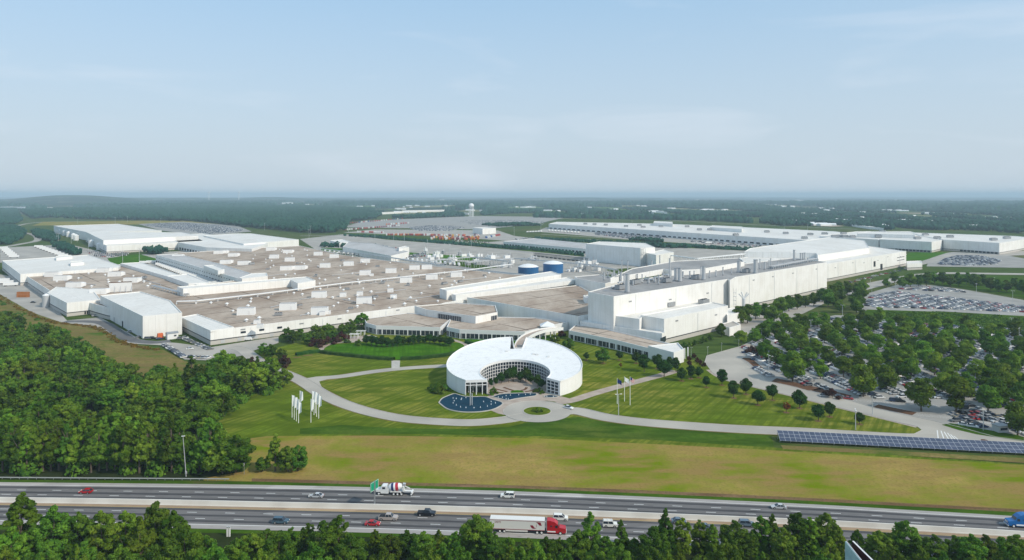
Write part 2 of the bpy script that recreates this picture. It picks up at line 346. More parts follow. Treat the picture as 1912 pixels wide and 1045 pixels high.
# the land: a polar grid out to the horizon, flat near, rolling far away
def hills():
    na, nr = 220, 150
    an = np.linspace(R(-62), R(62), na); rr = 60*np.exp(np.linspace(0, math.log(30000/60), nr))
    A, Rr = np.meshgrid(an, rr); X = np.sin(A)*Rr; Y = np.cos(A)*Rr
    def nz_(x, y, s, sd):
        return np.sin(x/s+sd)*np.cos(y/s*1.3+sd*2)+.5*np.sin(x/s*2.3+y/s*1.1+sd*3)
    far = np.clip((Rr-7500)/5000, 0, 1)
    Z = far*(14*nz_(X, Y, 900, 1)+9*nz_(X, Y, 420, 2))
    u = X/Y*F+CX
    Z += 98*np.exp(-((u-130)/125)**2)*np.exp(-((Rr-10500)/2600)**2)
    Z += 40*np.exp(-((u-420)/160)**2)*np.exp(-((Rr-12000)/2500)**2)+30*np.exp(-((u-1080)/220)**2)*np.exp(-((Rr-12500)/2500)**2)+22*np.exp(-((u-620)/120)**2)*np.exp(-((Rr-13000)/2500)**2)
    Z -= .35
    Vv = np.stack([X, Y, Z], -1).reshape(-1, 3)
    i = np.arange(nr-1)[:, None]*na+np.arange(na-1)[None]; Fq = np.stack([i, i+1, i+na+1, i+na], -1).reshape(-1, 4)
    me = npmesh('land', Vv, Fq, [M['farland']]); me.polygons.foreach_set('use_smooth', [True]*len(me.polygons))
    o = bpy.data.objects.new('land', me); col.objects.link(o); tag(o, None, None, None, 'structure')
def farland_x(n, cur, c):
    a = mixnode(n, noise_ramp(n, .0012, .50, .56, 8), c, (.11,.14,.06))
    a = mixnode(n, noise_ramp(n, .0021, .58, .62, 6, .5), a, (.36,.32,.24))
    return mixnode(n, noise_ramp(n, .02, .3, .7, 4), a, (.012,.03,.012))
M['farland'] = mat('wooded_land', (.015,.045,.018), .95, extra=farland_x)
hills()
# behind and around the camera the same land goes on
b = MB(); b.add([(-9000,-3000,-.6),(9000,-3000,-.6),(9000,130,-.6),(-9000,130,-.6)], [(0,1,2,3)]); tag(b.build('ground', M['floor']), None, None, None, 'structure')
sheet('site_ground', [(-900,1500),(-700,430),(-100,392),(1912,396),(2700,430),(2700,1500)], -.15, M['land'])
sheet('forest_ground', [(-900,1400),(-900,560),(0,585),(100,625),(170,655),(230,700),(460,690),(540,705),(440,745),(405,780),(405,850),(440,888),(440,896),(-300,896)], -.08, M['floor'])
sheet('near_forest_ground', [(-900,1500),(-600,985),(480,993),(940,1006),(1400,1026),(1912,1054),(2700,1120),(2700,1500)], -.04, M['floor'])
sheet('scrub_slope', [(-100,520),(0,545),(60,583),(110,600),(190,612),(240,640),(300,650),(345,674),(430,690),(330,700),(240,702),(180,662),(110,640),(40,612),(-100,590)], -.03, M['scrub'])
sheet('lawn', [(415,815),(408,790),(412,768),(470,735),(545,705),(500,690),(470,665),(520,648),(600,628),(700,618),(860,612),(1060,618),(1280,668),(1430,710),(1560,752),(1690,787),(1721,800),(1722,806),(1708,812),(1440,812),(1445,838),(1000,819),(700,812),(450,818)], .0, M['lawn'])
sheet('lawn_verge', [(445,818),(700,809),(1000,814),(1200,820),(1420,834),(1560,842),(1912,866),(1912,874),(1420,841),(1000,821),(700,813),(450,821)], .012, M['lawn'])
M['bank'] = mat('bank_grass', (.050,.105,.010), .95, extra=grass_x((.075,.135,.014), (.13,.15,.03), 0, 0, 3, .02, .60))
sheet('lawn_bank', [(560,800),(640,793),(700,797),(780,800),(880,800),(950,797),(985,788),(1040,781),(1080,778),(1131,786),(1200,795),(1300,802),(1400,808),(1440,812),(1446,838),(1000,819),(700,811),(560,810)], .008, M['bank'])
sheet('meadow', [(380,893),(455,880),(470,866),(430,848),(432,830),(455,820),(500,814),(700,813),(1000,818),(1420,839),(1480,843),(1912,868),(2500,905),(2500,1010),(1912,957),(1500,934),(1200,921),(960,911),(700,904),(480,899),(380,897)], .02, M['meadow'])
sheet('clay_strip', [(470,893),(700,899),(960,906),(1200,915),(1500,929),(1912,951),(2500,1000),(2500,1008),(1912,957),(1500,935),(1200,922),(960,912),(700,905),(470,899)], .03, M['reddirt'])
sheet('verge', [(-600,892),(240,897),(480,899),(700,905),(960,911.5),(1200,921),(1500,934.5),(1912,957),(2600,1010),(2600,1030),(1912,966),(1500,942),(1200,928),(960,918),(700,911),(480,906),(240,904),(-600,900)], .034, M['verge'])
sheet('near_verge', [(-600,981),(0,980),(480,988),(940,1001),(1400,1021),(1912,1050),(2600,1110),(2600,1140),(1912,1062),(1400,1030),(940,1010),(480,996),(0,988),(-600,990)], -.02, M['verge'])

sheet('bare_strip', [(1458,831),(1600,838),(1912,855),(2500,892),(2500,903),(1912,864),(1600,845),(1500,841),(1462,838)], .03, M['scrub'])
# ------------------------------------------------------------------ highway
XS = [-700, -300, 0, 240, 480, 720, 880, 960, 1200, 1512, 1700, 1912, 2300, 2800]
def interp(tab, x):
    if x <= tab[0][0]: a, b_ = tab[0], tab[1]
    elif x >= tab[-1][0]: a, b_ = tab[-2], tab[-1]
    else:
        for a, b_ in zip(tab, tab[1:]):
            if a[0] <= x <= b_[0]: break
    return a[1]+(b_[1]-a[1])*(x-a[0])/(b_[0]-a[0])
TE = [(-700,893),(0,900.3),(240,902.5),(480,905.2),(720,910.3),(880,914.9),(960,917.2),(1200,927),(1512,941.3),(1912,964.7),(2800,1025)]
MBL = [(-700,930),(0,938.5),(240,942),(480,947),(720,952.3),(960,959),(1200,968),(1560,983),(1912,1003.4),(2800,1062)]
NE = [(-700,972),(0,979.5),(240,984),(480,989.5),(690,994.5),(940,1003),(1200,1014),(1400,1023),(1912,1052),(2800,1115)]
def smoothline(tab):
    return catmull([(x, interp(tab, x)) for x in XS], 10)
ST = smoothline(TE); SM = smoothline(MBL); SN = smoothline(NE)
def up(i, v):
    a = W(*SM[i]); b_ = W(*ST[i]); return (a[0]+(b_[0]-a[0])*v, a[1]+(b_[1]-a[1])*v)
def dn(i, v):
    a = W(*SM[i]); b_ = W(*SN[i]); return (a[0]+(b_[0]-a[0])*v, a[1]+(b_[1]-a[1])*v)
NS = len(SM)
def band(name, f, v0, v1, z, m, label=None, par=None):
    b = MB(); vs = []
    for i in range(NS): vs += [(*f(i, v0), z), (*f(i, v1), z)]
    fs = [(2*i, 2*i+2, 2*i+3, 2*i+1) for i in range(NS-1)]
    if f is dn: fs = [tuple(reversed(q)) for q in fs]
    b.add(vs, fs); return tag(b.build(name, m), label, None, None, 'structure')
def hw_x(f_lines):
    def f(n, cur, c):
        a = mixnode(n, noise_ramp(n, .05, .35, .7, 6, 0, .25, 2), c, tuple(x*.8 for x in c))
        a = mixnode(n, noise_ramp(n, .9, .4, .8, 4, 0, .2, 1), a, tuple(x*1.12 for x in c))
        a = mixnode(n, noise_ramp(n, .035, .60, .62, 2, 0, .6, 1.6), a, tuple(x*1.22 for x in c))
        return mixnode(n, noise_ramp(n, .5, .62, .72, 6, 0, .35, 1.4), a, tuple(x*.62 for x in c))
    return f
M['hw'] = mat('highway_asphalt', (.165,.158,.155), .85, extra=hw_x(0))
M['hwdark'] = mat('tyre_track_asphalt', (.078,.076,.08), .85, extra=hw_x(0))
M['shoulder'] = mat('shoulder_concrete', (.36,.335,.315), .88, extra=hw_x(0))
M['inner'] = mat('inner_shoulder', (.34,.25,.17), .9, extra=hw_x(0))
band('highway', up, 0.02, .83, .05, M['hw']); band('highway_shoulder', up, .83, 1, .052, M['shoulder'])
band('highway', dn, .085, .80, .05, M['hw']); band('highway_shoulder', dn, .80, 1, .052, M['shoulder']); band('inner_shoulder', dn, 0.0, .085, .052, M['inner'])
for f, c_ in ((up, (.30,.49,.56,.72,.77)), (dn, (.17,.40,.46,.64,.70))):
    pass
for v in (.285, .50, .745): band('worn_lane_strip', up, v-.045, v+.045, .056, M['hwdark'])
for v in (.17, .43, .68): band('worn_lane_strip', dn, v-.04, v+.04, .056, M['hwdark'])
band('edge_line', up, .86, .872, .062, M['line']); band('edge_line', dn, .815, .832, .062, M['line']); band('yellow_edge_line', dn, .095, .108, .062, M['yline'])
def dashes(f, v, phase):
    b = MB(); acc = phase; prev = f(0, v); pts = [f(i, v) for i in range(NS)]
    # resample by arc length
    s = [0]
    for a, c in zip(pts, pts[1:]): s.append(s[-1]+math.hypot(c[0]-a[0], c[1]-a[1]))
    def at(d):
        for k in range(NS-1):
            if s[k] <= d <= s[k+1]:
                t = (d-s[k])/(s[k+1]-s[k]); return (pts[k][0]+(pts[k+1][0]-pts[k][0])*t, pts[k][1]+(pts[k+1][1]-pts[k][1])*t)
        return pts[-1]
    d = phase
    while d < s[-1]-4:
        p, q = at(d), at(d+3.1); t = Vector((q[0]-p[0], q[1]-p[1])).normalized(); nn = Vector((-t.y, t.x))*.11
        b.add([(p[0]-nn.x,p[1]-nn.y,.066),(q[0]-nn.x,q[1]-nn.y,.066),(q[0]+nn.x,q[1]+nn.y,.066),(p[0]+nn.x,p[1]+nn.y,.066)], [(0,1,2,3)]); d += 12.19
    tag(b.build('lane_dashes', M['line']), None, None, None, 'structure')
dashes(up, .615, 3); dashes(up, .39, 8); dashes(dn, .30, 1); dashes(dn, .57, 0)
# concrete median barrier
b = MB(); vs = []
prof = [(-.75,0),(-.55,.35),(-.22,1.45),(.22,1.45),(.55,.35),(.75,0)]
for i in range(NS):
    a = Vector(up(max(0,i-1), 0)); c = Vector(up(min(NS-1,i+1), 0)); t = (c-a).normalized(); nn = Vector((-t.y, t.x)); p = Vector(up(i, .0))+nn*.8
    for k, h in prof: vs.append((p.x+nn.x*k, p.y+nn.y*k, h+.05))
b.add(vs, [(6*i+k, 6*(i+1)+k, 6*(i+1)+k+1, 6*i+k+1) for i in range(NS-1) for k in range(5)])
tag(b.build('median_barrier', M['barrier']), 'long pale concrete median barrier between the two carriageways', 'barrier')
# guard rail on the far verge, left
g = empty('guard_rail', (*W(200, 896.5), 0), 0, 'steel guard rail along the far edge of the highway, before the woods', 'guard rail')
b = MB(); pb = MB(); pts = [W(x, 894.2+.0105*x*.62) for x in range(-300, 436, 8)]
for a, c in zip(pts, pts[1:]): b.bar((*a, .45), (*c, .45), .12, .32)
b.build('rail', M['lgrey'], g)
for p in pts[::2]: pb = MB(); pb.box((*p, 0), (.15,.15,.62)); pb.build('post', M['grey'], g)

# ------------------------------------------------------------------ roads and paving on the site
sheet('service_apron', [(-200,490),(0,512),(60,522),(90,560),(125,598),(187,592),(267,636),(330,640),(393,648),(520,628),(520,640),(480,652),(450,664),(400,673),(345,671),(312,650),(298,644),(240,641),(190,614),(110,600),(60,583),(0,549),(-200,480)], .02, M['apron'])
ribbon('service_road', [(120,600),(165,600),(195,604),(222,622),(245,634),(285,639),(318,636)], 9, .035, M['asph'])
ribbon('worn_verge', [(470,665),(495,683),(530,696),(565,712),(600,734),(640,753),(690,769),(750,781),(820,787),(880,789),(940,784)], 10.0, .016, M['scrub'])
ribbon('worn_verge', [(1076,767),(1131,779),(1200,788),(1300,796),(1401,802),(1500,806),(1600,812),(1690,817)], 11.3, .016, M['scrub'])
ribbon('worn_verge', [(590,709),(640,702),(701,693),(760,687),(827,683)], 8.6, .016, M['scrub'])
ribbon('entrance_road', [(430,648),(452,652),(470,665),(495,683),(530,696),(565,712),(600,734),(640,753),(690,769),(750,781),(820,787),(880,789),(940,784),(985,776)], 8.2, .03, M['road'], kerb=True)
ribbon('entrance_road', [(1040,770),(1076,767),(1131,779),(1200,788),(1300,796),(1401,802),(1500,806),(1600,812),(1690,817),(1760,818)], 9.5, .03, M['road'], kerb=True)
ribbon('museum_road', [(570,712),(600,706),(640,702),(701,693),(760,687),(827,683),(850,682)], 7, .034, M['road'])
ribbon('footpath', [(1040,752),(1069,747),(1110,734),(1160,720),(1205,708),(1232,701),(1262,692)], 6, .036, M['plaza'])
sheet('road_junction', [(560,708),(590,703),(640,700),(596,712),(606,734),(585,728)], .038, M['road'])
# parking access road and lots
acc_lo = [(1406,641),(1370,650),(1320,664),(1316,676),(1332,697),(1360,711),(1416,724),(1479,739),(1559,759),(1680,789),(1713,796),(1722,803),(1708,810),(1690,813)]
acc_hi = [(1912,862),(2500,905),(2500,850),(1912,823),(1860,816),(1790,797),(1745,786),(1703,777),(1633,762),(1589,748),(1514,731),(1479,721),(1431,711),(1418,697),(1383,670),(1420,650)]
sheet('parking_lot', [(1383,672),(1378,648),(1420,628),(1480,604),(1560,588),(1620,591),(1912,610),(2500,650),(2500,870),(1912,830),(1824,815),(1758,796),(1728,787),(1703,780),(1633,764),(1589,750),(1514,733),(1431,713)], .0, M['lot'])
sheet('access_road', acc_lo+[(1750,822),(1912,836),(2500,880)]+acc_hi[2:], .04, M['road'])
sheet('lot_island', [(1758,793),(1775,790),(1830,800),(1900,812),(1912,816),(1912,824),(1824,811),(1790,803)], .05, M['verge'])
k = MB()
for a, c in zip(acc_hi[2:], acc_hi[3:]): k.bar((*W(*a), .04), (*W(*c), .04), .35, .13)
for a, c in zip(acc_lo, acc_lo[1:]): k.bar((*W(*a), .04), (*W(*c), .04), .35, .13)
tag(k.build('kerb', M['kerb']), None, None, None, 'structure')
ribbon('sidewalk', [(1322,690),(1350,707),(1416,724),(1479,739),(1559,759),(1680,789),(1712,797)], 2.6, .03, M['plaza'])
sheet('mulch_bed', [(1384,668),(1398,676),(1425,700),(1440,700),(1402,668)], .06, M['mulch'])
sheet('mulch_bed', [(1440,712),(1510,729),(1540,726),(1450,706)], .06, M['mulch'])
sheet('mulch_bed', [(1515,729),(1585,745),(1590,738),(1530,724)], .06, M['mulch'])
sheet('mulch_bed', [(1630,760),(1703,775),(1712,770),(1640,755)], .06, M['mulch'])
sheet('storage_lot', [(1600,582),(1618,548),(1680,530),(1740,532),(1800,540),(1912,560),(2400,620),(2400,650),(1912,590),(1760,581)], .0, M['lot'])
sheet('east_lot', [(1730,497),(1740,476),(1780,470),(1870,474),(1930,486),(1930,500)], .0, M['lot'])
sheet('factory_road', [(1362,622),(1372,600),(1380,588),(1470,573),(1545,548),(1620,528),(1700,512),(1730,512),(1640,535),(1552,560),(1500,585),(1440,606),(1400,622),(1383,636)], .02, M['apron'])
sheet('east_road', [(1690,497),(1760,475),(1912,468),(2200,470),(2200,478),(1912,476),(1770,482),(1700,500)], .03, M['apron'])
sheet('east_road', [(1700,512),(1760,508),(1912,510),(2100,520),(2100,523),(1912,513),(1760,511),(1700,517)], .03, M['apron'])
sheet('yard', [(590,466),(560,446),(640,437),(720,436),(820,447),(1000,470),(1094,500),(1070,520),(960,515),(760,492)], -.1, M['apron'])
sheet('yard', [(640,434),(700,428),(930,430),(960,440),(1010,446),(980,452),(860,443),(740,437)], -.1, M['apron'])
sheet('yard', [(900,452),(1000,446),(1100,446),(1300,461),(1450,470),(1450,482),(1100,505),(960,470)], -.12, M['apron'])
sheet('yard', [(1020,424),(1246,443),(1540,462),(1700,475),(1640,490),(1440,470),(1240,452),(1000,432)], -.1, M['apron'])
sheet('yard', [(0,462),(130,456),(190,470),(230,480),(300,470),(480,462),(470,475),(330,482),(300,485),(420,525),(380,532),(225,495),(0,490)], -.1, M['apron'])
sheet('green_strip', [(200,482),(260,474),(300,485),(250,492),(210,494)], .0, M['lawn2'])
sheet('green_strip', [(640,436),(720,437),(830,447),(1000,462),(1090,475),(1090,479),(1000,470),(830,455),(720,447)], .0, M['verge'])
sheet('green_strip', [(600,462),(700,466),(860,478),(900,482),(900,488),(780,478),(600,468)], .0, M['lawn2'])
sheet('green_strip', [(1000,442),(1246,455),(1440,466),(1440,470),(1246,461),(1000,448)], .0, M['verge'])
sheet('green_strip', [(1690,477),(1700,471),(1770,471),(1725,486),(1692,486)], .0, M['lawn2'])
sheet('far_field', [(80,414),(340,411),(430,420),(250,419),(60,421)], .0, M['meadow'])
sheet('far_field', [(860,398),(1300,402),(1420,412),(1420,424),(1200,414),(1020,414),(880,412)], .0, M['land'])
sheet('field', [(1600,588),(1700,590),(1912,603),(2300,640),(2300,625),(1912,590),(1760,582),(1620,578)], .01, M['verge'])
sheet('field', [(1690,520),(1760,512),(1912,516),(2300,540),(2300,590),(1912,556),(1800,538),(1720,527)], .0, M['verge'])
sheet('far_lot', [(890,403),(1060,405),(1000,418),(900,428),(640,424),(680,412)], .0, M['lot'])
sheet('far_lot', [(258,418),(340,414),(440,420),(470,432),(380,440),(300,430)], .0, M['lot'])
ribbon('far_road', [(0,436),(20,432),(60,437),(70,448),(40,455),(0,462)], 14, .02, M['apron'])
ribbon('far_road', [(20,425),(60,416),(140,413),(340,416)], 12, .02, M['apron'])
ribbon('far_road', [(1010,437),(1130,444),(1260,452),(1420,462),(1560,470)], 9, .03, M['road'])
ribbon('far_road', [(720,451),(830,459),(950,470),(1080,486)], 7, .03, M['road'])
ribbon('far_road', [(980,410),(1150,407),(1400,419),(1600,428)], 10, .3, M['road'])
ribbon('railway_road', [(560,440),(700,440),(860,456),(1000,472),(1100,482)], 9, .02, M['groof'])

# ------------------------------------------------------------------ factory buildings
def building(name, label, h, poly, wallm='wall', roofm='wroof', z0=0, par=.6, world=False, cat='building', group=None, windows=()):
    p = ccw(poly if world else Wp(poly, h)); cx = sum(q[0] for q in p)/len(p); cy = sum(q[1] for q in p)/len(p)
    e = empty(name, (cx, cy, z0), 0, label, cat, group)
    b = MB(); n = len(p); q = inset(p, .45)
    vs = [(x,y,z0) for x,y in p]+[(x,y,h+par) for x,y in p]+[(x,y,h+par) for x,y in q]+[(x,y,h) for x,y in q]
    fs = []
    for i in range(n):
        j = (i+1) % n; fs += [(i,j,n+j,n+i), (n+i,n+j,2*n+j,2*n+i), (2*n+i,2*n+j,3*n+j,3*n+i)]
    b.add(vs, fs); b.build('wall', M[wallm], e)
    b = MB(); b.add([(x,y,h-.02) for x,y in inset(p, .3)], [tuple(range(n))]); b.build('roof', M[roofm], e)
    e['_'] = 0; del e['_']
    return e
def rect(A, du, dv, ang=42): return [A, off(A, du, 0, ang), off(A, du, dv, ang), off(A, 0, dv, ang)]
def panel(parent, name, a, b_, z0, z1, m, out=.12, t=.2):    # a flat opening on the wall line a-b, standing `out` proud (outward = right of a->b)
    d = Vector((b_[0]-a[0], b_[1]-a[1])).normalized(); nn = Vector((d.y, -d.x)); mb = MB()
    c = ((a[0]+b_[0])/2+nn.x*(out-t/2), (a[1]+b_[1])/2+nn.y*(out-t/2), z0); L_ = math.hypot(b_[0]-a[0], b_[1]-a[1])
    mb.box(c, (L_, t, z1-z0), math.atan2(d.y, d.x)); return mb.build(name, m, parent)
def lerp(a, b_, t): return (a[0]+(b_[0]-a[0])*t, a[1]+(b_[1]-a[1])*t)
def row_of(parent, name, a, b_, n, wfrac, z0, z1, m, t0=0., t1=1., out=.12):
    for i in range(n):
        c0 = t0+(t1-t0)*(i+.5-wfrac/2)/n; c1 = t0+(t1-t0)*(i+.5+wfrac/2)/n; panel(parent, name, lerp(a, b_, c0), lerp(a, b_, c1), z0, z1, m, out)
Dk, Gl = M['dark'], M['glass']
# the assembly hall with its brown roof: one roof round a truck court
hall = building('factory_hall', 'vast low factory hall under a brown gravel roof, left half of the plant', 9,
  [(393,619),(774,572),(800,574),(832,566),(1000,535),(1010,514),(960,513),(757,491),(640,476),(560,459),(480,463),(330,473),(300,479),(446,523),(372,533),(224,494),(45,513),(100,548),(200,575),(337,593)], 'bwall', 'broof')
fa, fb = W(393,619,9), W(774,572,9)
for t in (.135,.215,.295): panel(hall, 'window', lerp(fa,fb,t-.011), lerp(fa,fb,t+.011), 5.2, 6.6, Gl)
for t in (.05,.12,.19,.26,.5): panel(hall, 'dock_door', lerp(fa,fb,t-.008), lerp(fa,fb,t+.008), .3, 2.4, M['lgrey'])
A = W(393,619,9)
building('roof_block', 'white sloping end roof over the nearest corner of the brown factory hall', 9.35, [(337,592.5),(393,618.4),(437,611.5),(368,587)], 'wall', 'wroof', 8.9, .5)
# left wing
b1 = building('warehouse', 'long white-roofed hall at the far left edge, beside the trailer yard', 12, [(4,487),(38,512.5),(221,500),(225,496),(165,476)], 'bwall', 'wroof')
a, c = W(4,487,12), W(38,512.5,12)
building('roof_shed', 'long white shed standing on the white-roofed left hall', 15, [(131,488.5),(156,487),(157,490),(132,492)], 'wall', 'wroof', 12)
building('roof_shed', 'white shed at the back edge of the white-roofed left hall', 15, [(104,478.5),(134,476.5),(135,479),(105,482)], 'wall', 'wroof', 12)
building('annex', 'small white cube annex between the far left hall and the orange stacks', 8.6, rect(W(29,519.5,8.6), 20, 14), 'bwall', 'wroof')
building('annex', 'white cube annex with a dark base strip beside the silver silo', 9.5, rect(W(57,543,9.5), 20, 13), 'bwall', 'wroof')
b3 = building('front_block', 'white block with dark base strip and row of dark doors, left front', 10.8, [(88,547.6),(124.8,566.4),(188,560),(172,541),(105,536)], 'bwall', 'wroof')
a, c = W(124.8,566.4,10.8), W(188,560,10.8); row_of(b3, 'dock_door', a, c, 5, .7, .3, 2.7, Dk, .5, .85)
b4 = building('front_block', 'tallest plain white block at the left front of the plant, grey long side wall', 15, [(187,552.6),(266.6,591.5),(340,585),(318,562),(262,545)], 'wall', 'wroof')
a, c = W(187,552.6,15), W(266.6,591.5,15)
panel(b4, 'door', lerp(a,c,.56), lerp(a,c,.585), .1, 4.4, Dk); panel(b4, 'door', lerp(a,c,.36), lerp(a,c,.39), .1, 4, M['lgrey'])
building('roof_shed', 'cream shed on the roof of the tall front block', 18.5, rect(W(239,557,18.5), 15, 9), 'wall', 'wroof', 15)
# screen frame on the left wing
g = empty('roof_screen', (*W(205,545,9), 9), 0, 'tall white equipment screen with a dark top edge on the left brown roof', 'screen')
p0, p1 = W(204,546,9), W(246,544,9); mb = MB(); mb.bar((*p0, 9.4), (*p1, 9.4), 1.2, 8.5); mb.build('screen_panel', M['pale'], g)
mb = MB(); mb.bar((*p0, 17.9), (*p1, 17.9), 1.4, .7); mb.build('top_rail', M['mulch'], g)
mb = MB()
for t in (0,.25,.5,.75,1):
    q = lerp(p0,p1,t); mb.tube((q[0]+1.5,q[1]-2.5,9), (q[0],q[1],16), .22)
mb.build('brace', M['lgrey'], g)
# raised strips round the truck court
building('dock_building', 'grey-walled loading dock wing along the right side of the truck court', 12, [(291,476),(447,521),(491,517.5),(410,493),(330,474)], 'wall', 'lroof')
db = bpy.data.objects['dock_building']; a, c = W(291,476,12), W(447,521,12)
row_of(db, 'dock_door', a, c, 34, .62, 1.0, 4.4, Dk); row_of(db, 'window', a, c, 40, .3, 8.2, 9.0, Dk)
building('roof_shed', 'white box over the middle of the loading dock wing', 16, [(380,496),(407,506),(419,503),(400,495)], 'wall', 'wroof', 12)
building('dock_building', 'narrow white-roofed wing on the left side of the truck court', 12, [(225,492),(370,533),(389,531),(262,490)], 'wall', 'wroof')
building('dock_building', 'grey-fronted second step of the wing left of the truck court', 13, [(311,516),(352,530),(392,528),(350,512)], 'wall', 'wroof')
w1 = building('raised_hall', 'long white raised hall with a grey end standing on the brown roof', 15.4, [(331,536),(342,540),(543,523),(556,530),(589,524),(572,517)], 'wall', 'wroof', 9)
building('raised_hall', 'short white raised block behind the long raised hall on the brown roof', 14, [(447,519),(452,521),(500,516),(498,510),(470,511)], 'wall', 'wroof', 9)
s1 = building('raised_gallery', 'long white roof gallery with a dark slot window, left of the grey-roofed hall', 16.5, [(821,539.5),(834,543.5),(1048,513),(1030,507)], 'wall', 'wroof', 9)
a, c = W(834,543.5,16.5), W(1048,513,16.5); panel(s1, 'window', lerp(a,c,.15), lerp(a,c,.97), 9.8, 10.7, Dk)
s2 = building('raised_gallery', 'lower front step of the long white roof gallery', 13.5, [(843,549.5),(851,552),(1075,523.5),(1060,518)], 'wall', 'wroof', 9)
a, c = W(851,552,13.5), W(1075,523.5,13.5); panel(s2, 'window', lerp(a,c,.2), lerp(a,c,.98), 9.3, 9.9, Dk)
m1 = building('factory_hall', 'smaller brown-roofed hall with a plain grey front wall behind the round museum', 11, [(872,556),(1080,591.5),(1101,588),(1110,550),(1080,533)], 'wall', 'broof')
building('link_block', 'pale grey block between the brown-roofed hall and the tall grey-roofed hall', 17, [(1073,517),(1078,521),(1130,530),(1160,522),(1120,513)], 'wall', 'groof')
building('link_block', 'small white end block against the corner of the tall grey hall', 15, [(1089,552),(1092,556),(1101,557),(1101,551)], 'wall', 'wroof')
# clerestory and offices
cl = building('office_block', 'white office block with a long dark window strip in the middle of the plant front', 10.5, [(774,572),(796,579),(888,592),(929,584),(925,571),(850,566)], 'wall', 'broof')
a, c = W(796,579,10.5), W(888,592,10.5)
p = panel(cl, 'window', lerp(a,c,.25), lerp(a,c,.72), 5.2, 9.3, Gl, .25)
row_of(cl, 'window_mullion', a, c, 13, .09, 5.2, 9.3, M['white'], .25, .72, .33)
a, c = W(888,592,10.5), W(929,584,10.5); panel(cl, 'window', lerp(a,c,.70), lerp(a,c,.97), 4.2, 9.0, Gl, .25); row_of(cl, 'window_mullion', a, c, 3, .07, 4.2, 9, M['white'], .70, .97, .33)
def office(label, front, back, h=5.8, n=24, cols=6):
    px = front+back; e = building('office_wing', label, h, px, 'pale', 'broof')
    for (a_, b_) in zip(front, front[1:]):
        a, c = W(*a_, h), W(*b_, h); L_ = math.hypot(c[0]-a[0], c[1]-a[1]); k = max(3, int(L_/3.0))
        panel(e, 'window', lerp(a,c,.02), lerp(a,c,.98), .4, 3.7, Gl, .15)
        row_of(e, 'column', a, c, max(2, int(L_/9)), .08, 0, 3.8, M['white'], 0, 1, .45)
        row_of(e, 'window_mullion', a, c, k, .06, .4, 3.7, M['white'], 0, 1, .24)
    return e
office('low brown-roofed office wing with white fascia and ribbon windows behind the terrace lawn', [(684,604),(702,609),(822,612.5),(842,596)], [(836,590),(760,585),(680,596)])
office('wide low brown-roofed office wing directly behind the round museum', [(834,611.5),(858,616.5),(980,620.5),(1015,611.5)], [(1060,602),(1000,594),(900,592),(842,596)])
# L2 covered arcade, L1 low annex
l2 = office('long covered arcade with white columns leading right from the museum to the factory entrance', [(1062,618),(1150,636),(1258,663),(1277,657)], [(1268,646),(1240,640),(1110,610),(1075,607)])
l2e = building('entrance_hall', 'white gabled entrance hall at the right end of the arcade', 7.2, [(1210,647),(1258,659.5),(1277,653),(1266,641)], 'pale', 'wroof')
for p_ in ((1262,671),(1270,669),(1276,667)): 
    q = W(*p_); mb = MB(); mb.cyl((q[0]+2.5,q[1]-1,0), .35, 6.5, 8); mb.build('column', M['white'], l2e)
l1 = building('long_annex', 'long low grey annex with a slot window, in front of the tall grey hall', 8.2, [(1083,601),(1236,624),(1243,621),(1200,606),(1090,594)], 'wall', 'wroof')
a, c = W(1083,601,8.2), W(1236,624,8.2); panel(l1, 'window', lerp(a,c,.15), lerp(a,c,.9), 2.2, 2.9, Dk)
a, c = W(1236,624,8.2), W(1243,621,8.2); panel(l1, 'window', lerp(a,c,-.45), lerp(a,c,.95), 2.6, 6.2, Gl, .3)
# the tall hall
r1 = building('tall_hall', 'tallest hall with a grey stack-covered roof and bright blank front wall', 29, [(1098,546),(1145.8,554.7),(1359,522),(1363,524),(1374,518),(1544,490),(1480,482),(1330,500),(1180,525),(1150,532)], 'bwall', 'groof')
a, c = W(1359,522,29), W(1363,524,29)
r2 = building('roof_hall', 'higher white-fronted roof hall set back on the tall hall', 33, [(1140,520),(1240,503),(1254,506),(1310,503),(1390,489),(1380,482),(1260,488),(1180,502)], 'wall', 'groof', 29)
r3 = building('white_hall', 'big white-roofed hall at the right end of the tall hall', 20, [(1547.5,492.6),(1692,469.3),(1625,460),(1480,468),(1370,484),(1420,500)], 'bwall', 'wroof')
r3b = building('raised_hall', 'white raised hall on top of the big white-roofed hall', 27, [(1524,473),(1527,477),(1623,463),(1614,449),(1550,443),(1400,464),(1390,470)], 'wall', 'wroof', 20)
a, c = W(1547.5,492.6,20), W(1692,469.3,20)
panel(r3, 'door', lerp(a,c,.53), lerp(a,c,.555), 7, 14, Dk); panel(r3, 'door', lerp(a,c,.62), lerp(a,c,.65), 1, 9, Dk)
for z in (9, 13): panel(r3, 'window', lerp(a,c,.86), lerp(a,c,.97), z, z+.8, Dk)
building('box_extension', 'small white low building off the end of the big white-roofed hall', 8, [(1692,488),(1694,493),(1722,491.5),(1720,487)], 'bwall', 'wroof')
# annexes in front
a1 = building('front_annex', 'big white box annex low in front of the tall hall, above the lawn trees', 16.2, [(1196,589.5),(1240,596.8),(1359.4,571.5),(1330,565)], 'bwall', 'wroof')
a2 = building('front_annex', 'white-roofed annex squeezed between the box annex and the tall hall', 15.2, [(1149,591),(1194,597),(1200,592),(1330,566),(1300,556)], 'wall', 'wroof')
building('front_annex', 'small white step at the right end of the box annex', 10, [(1358,590),(1382,584),(1376,574),(1350,578)], 'bwall', 'wroof')
building('utility_shed', 'low cream utility shed beside the trees at the foot of the box annex', 5.5, [(1343,606.5),(1362,613),(1383,607),(1368,600)], 'wall', 'concrete')
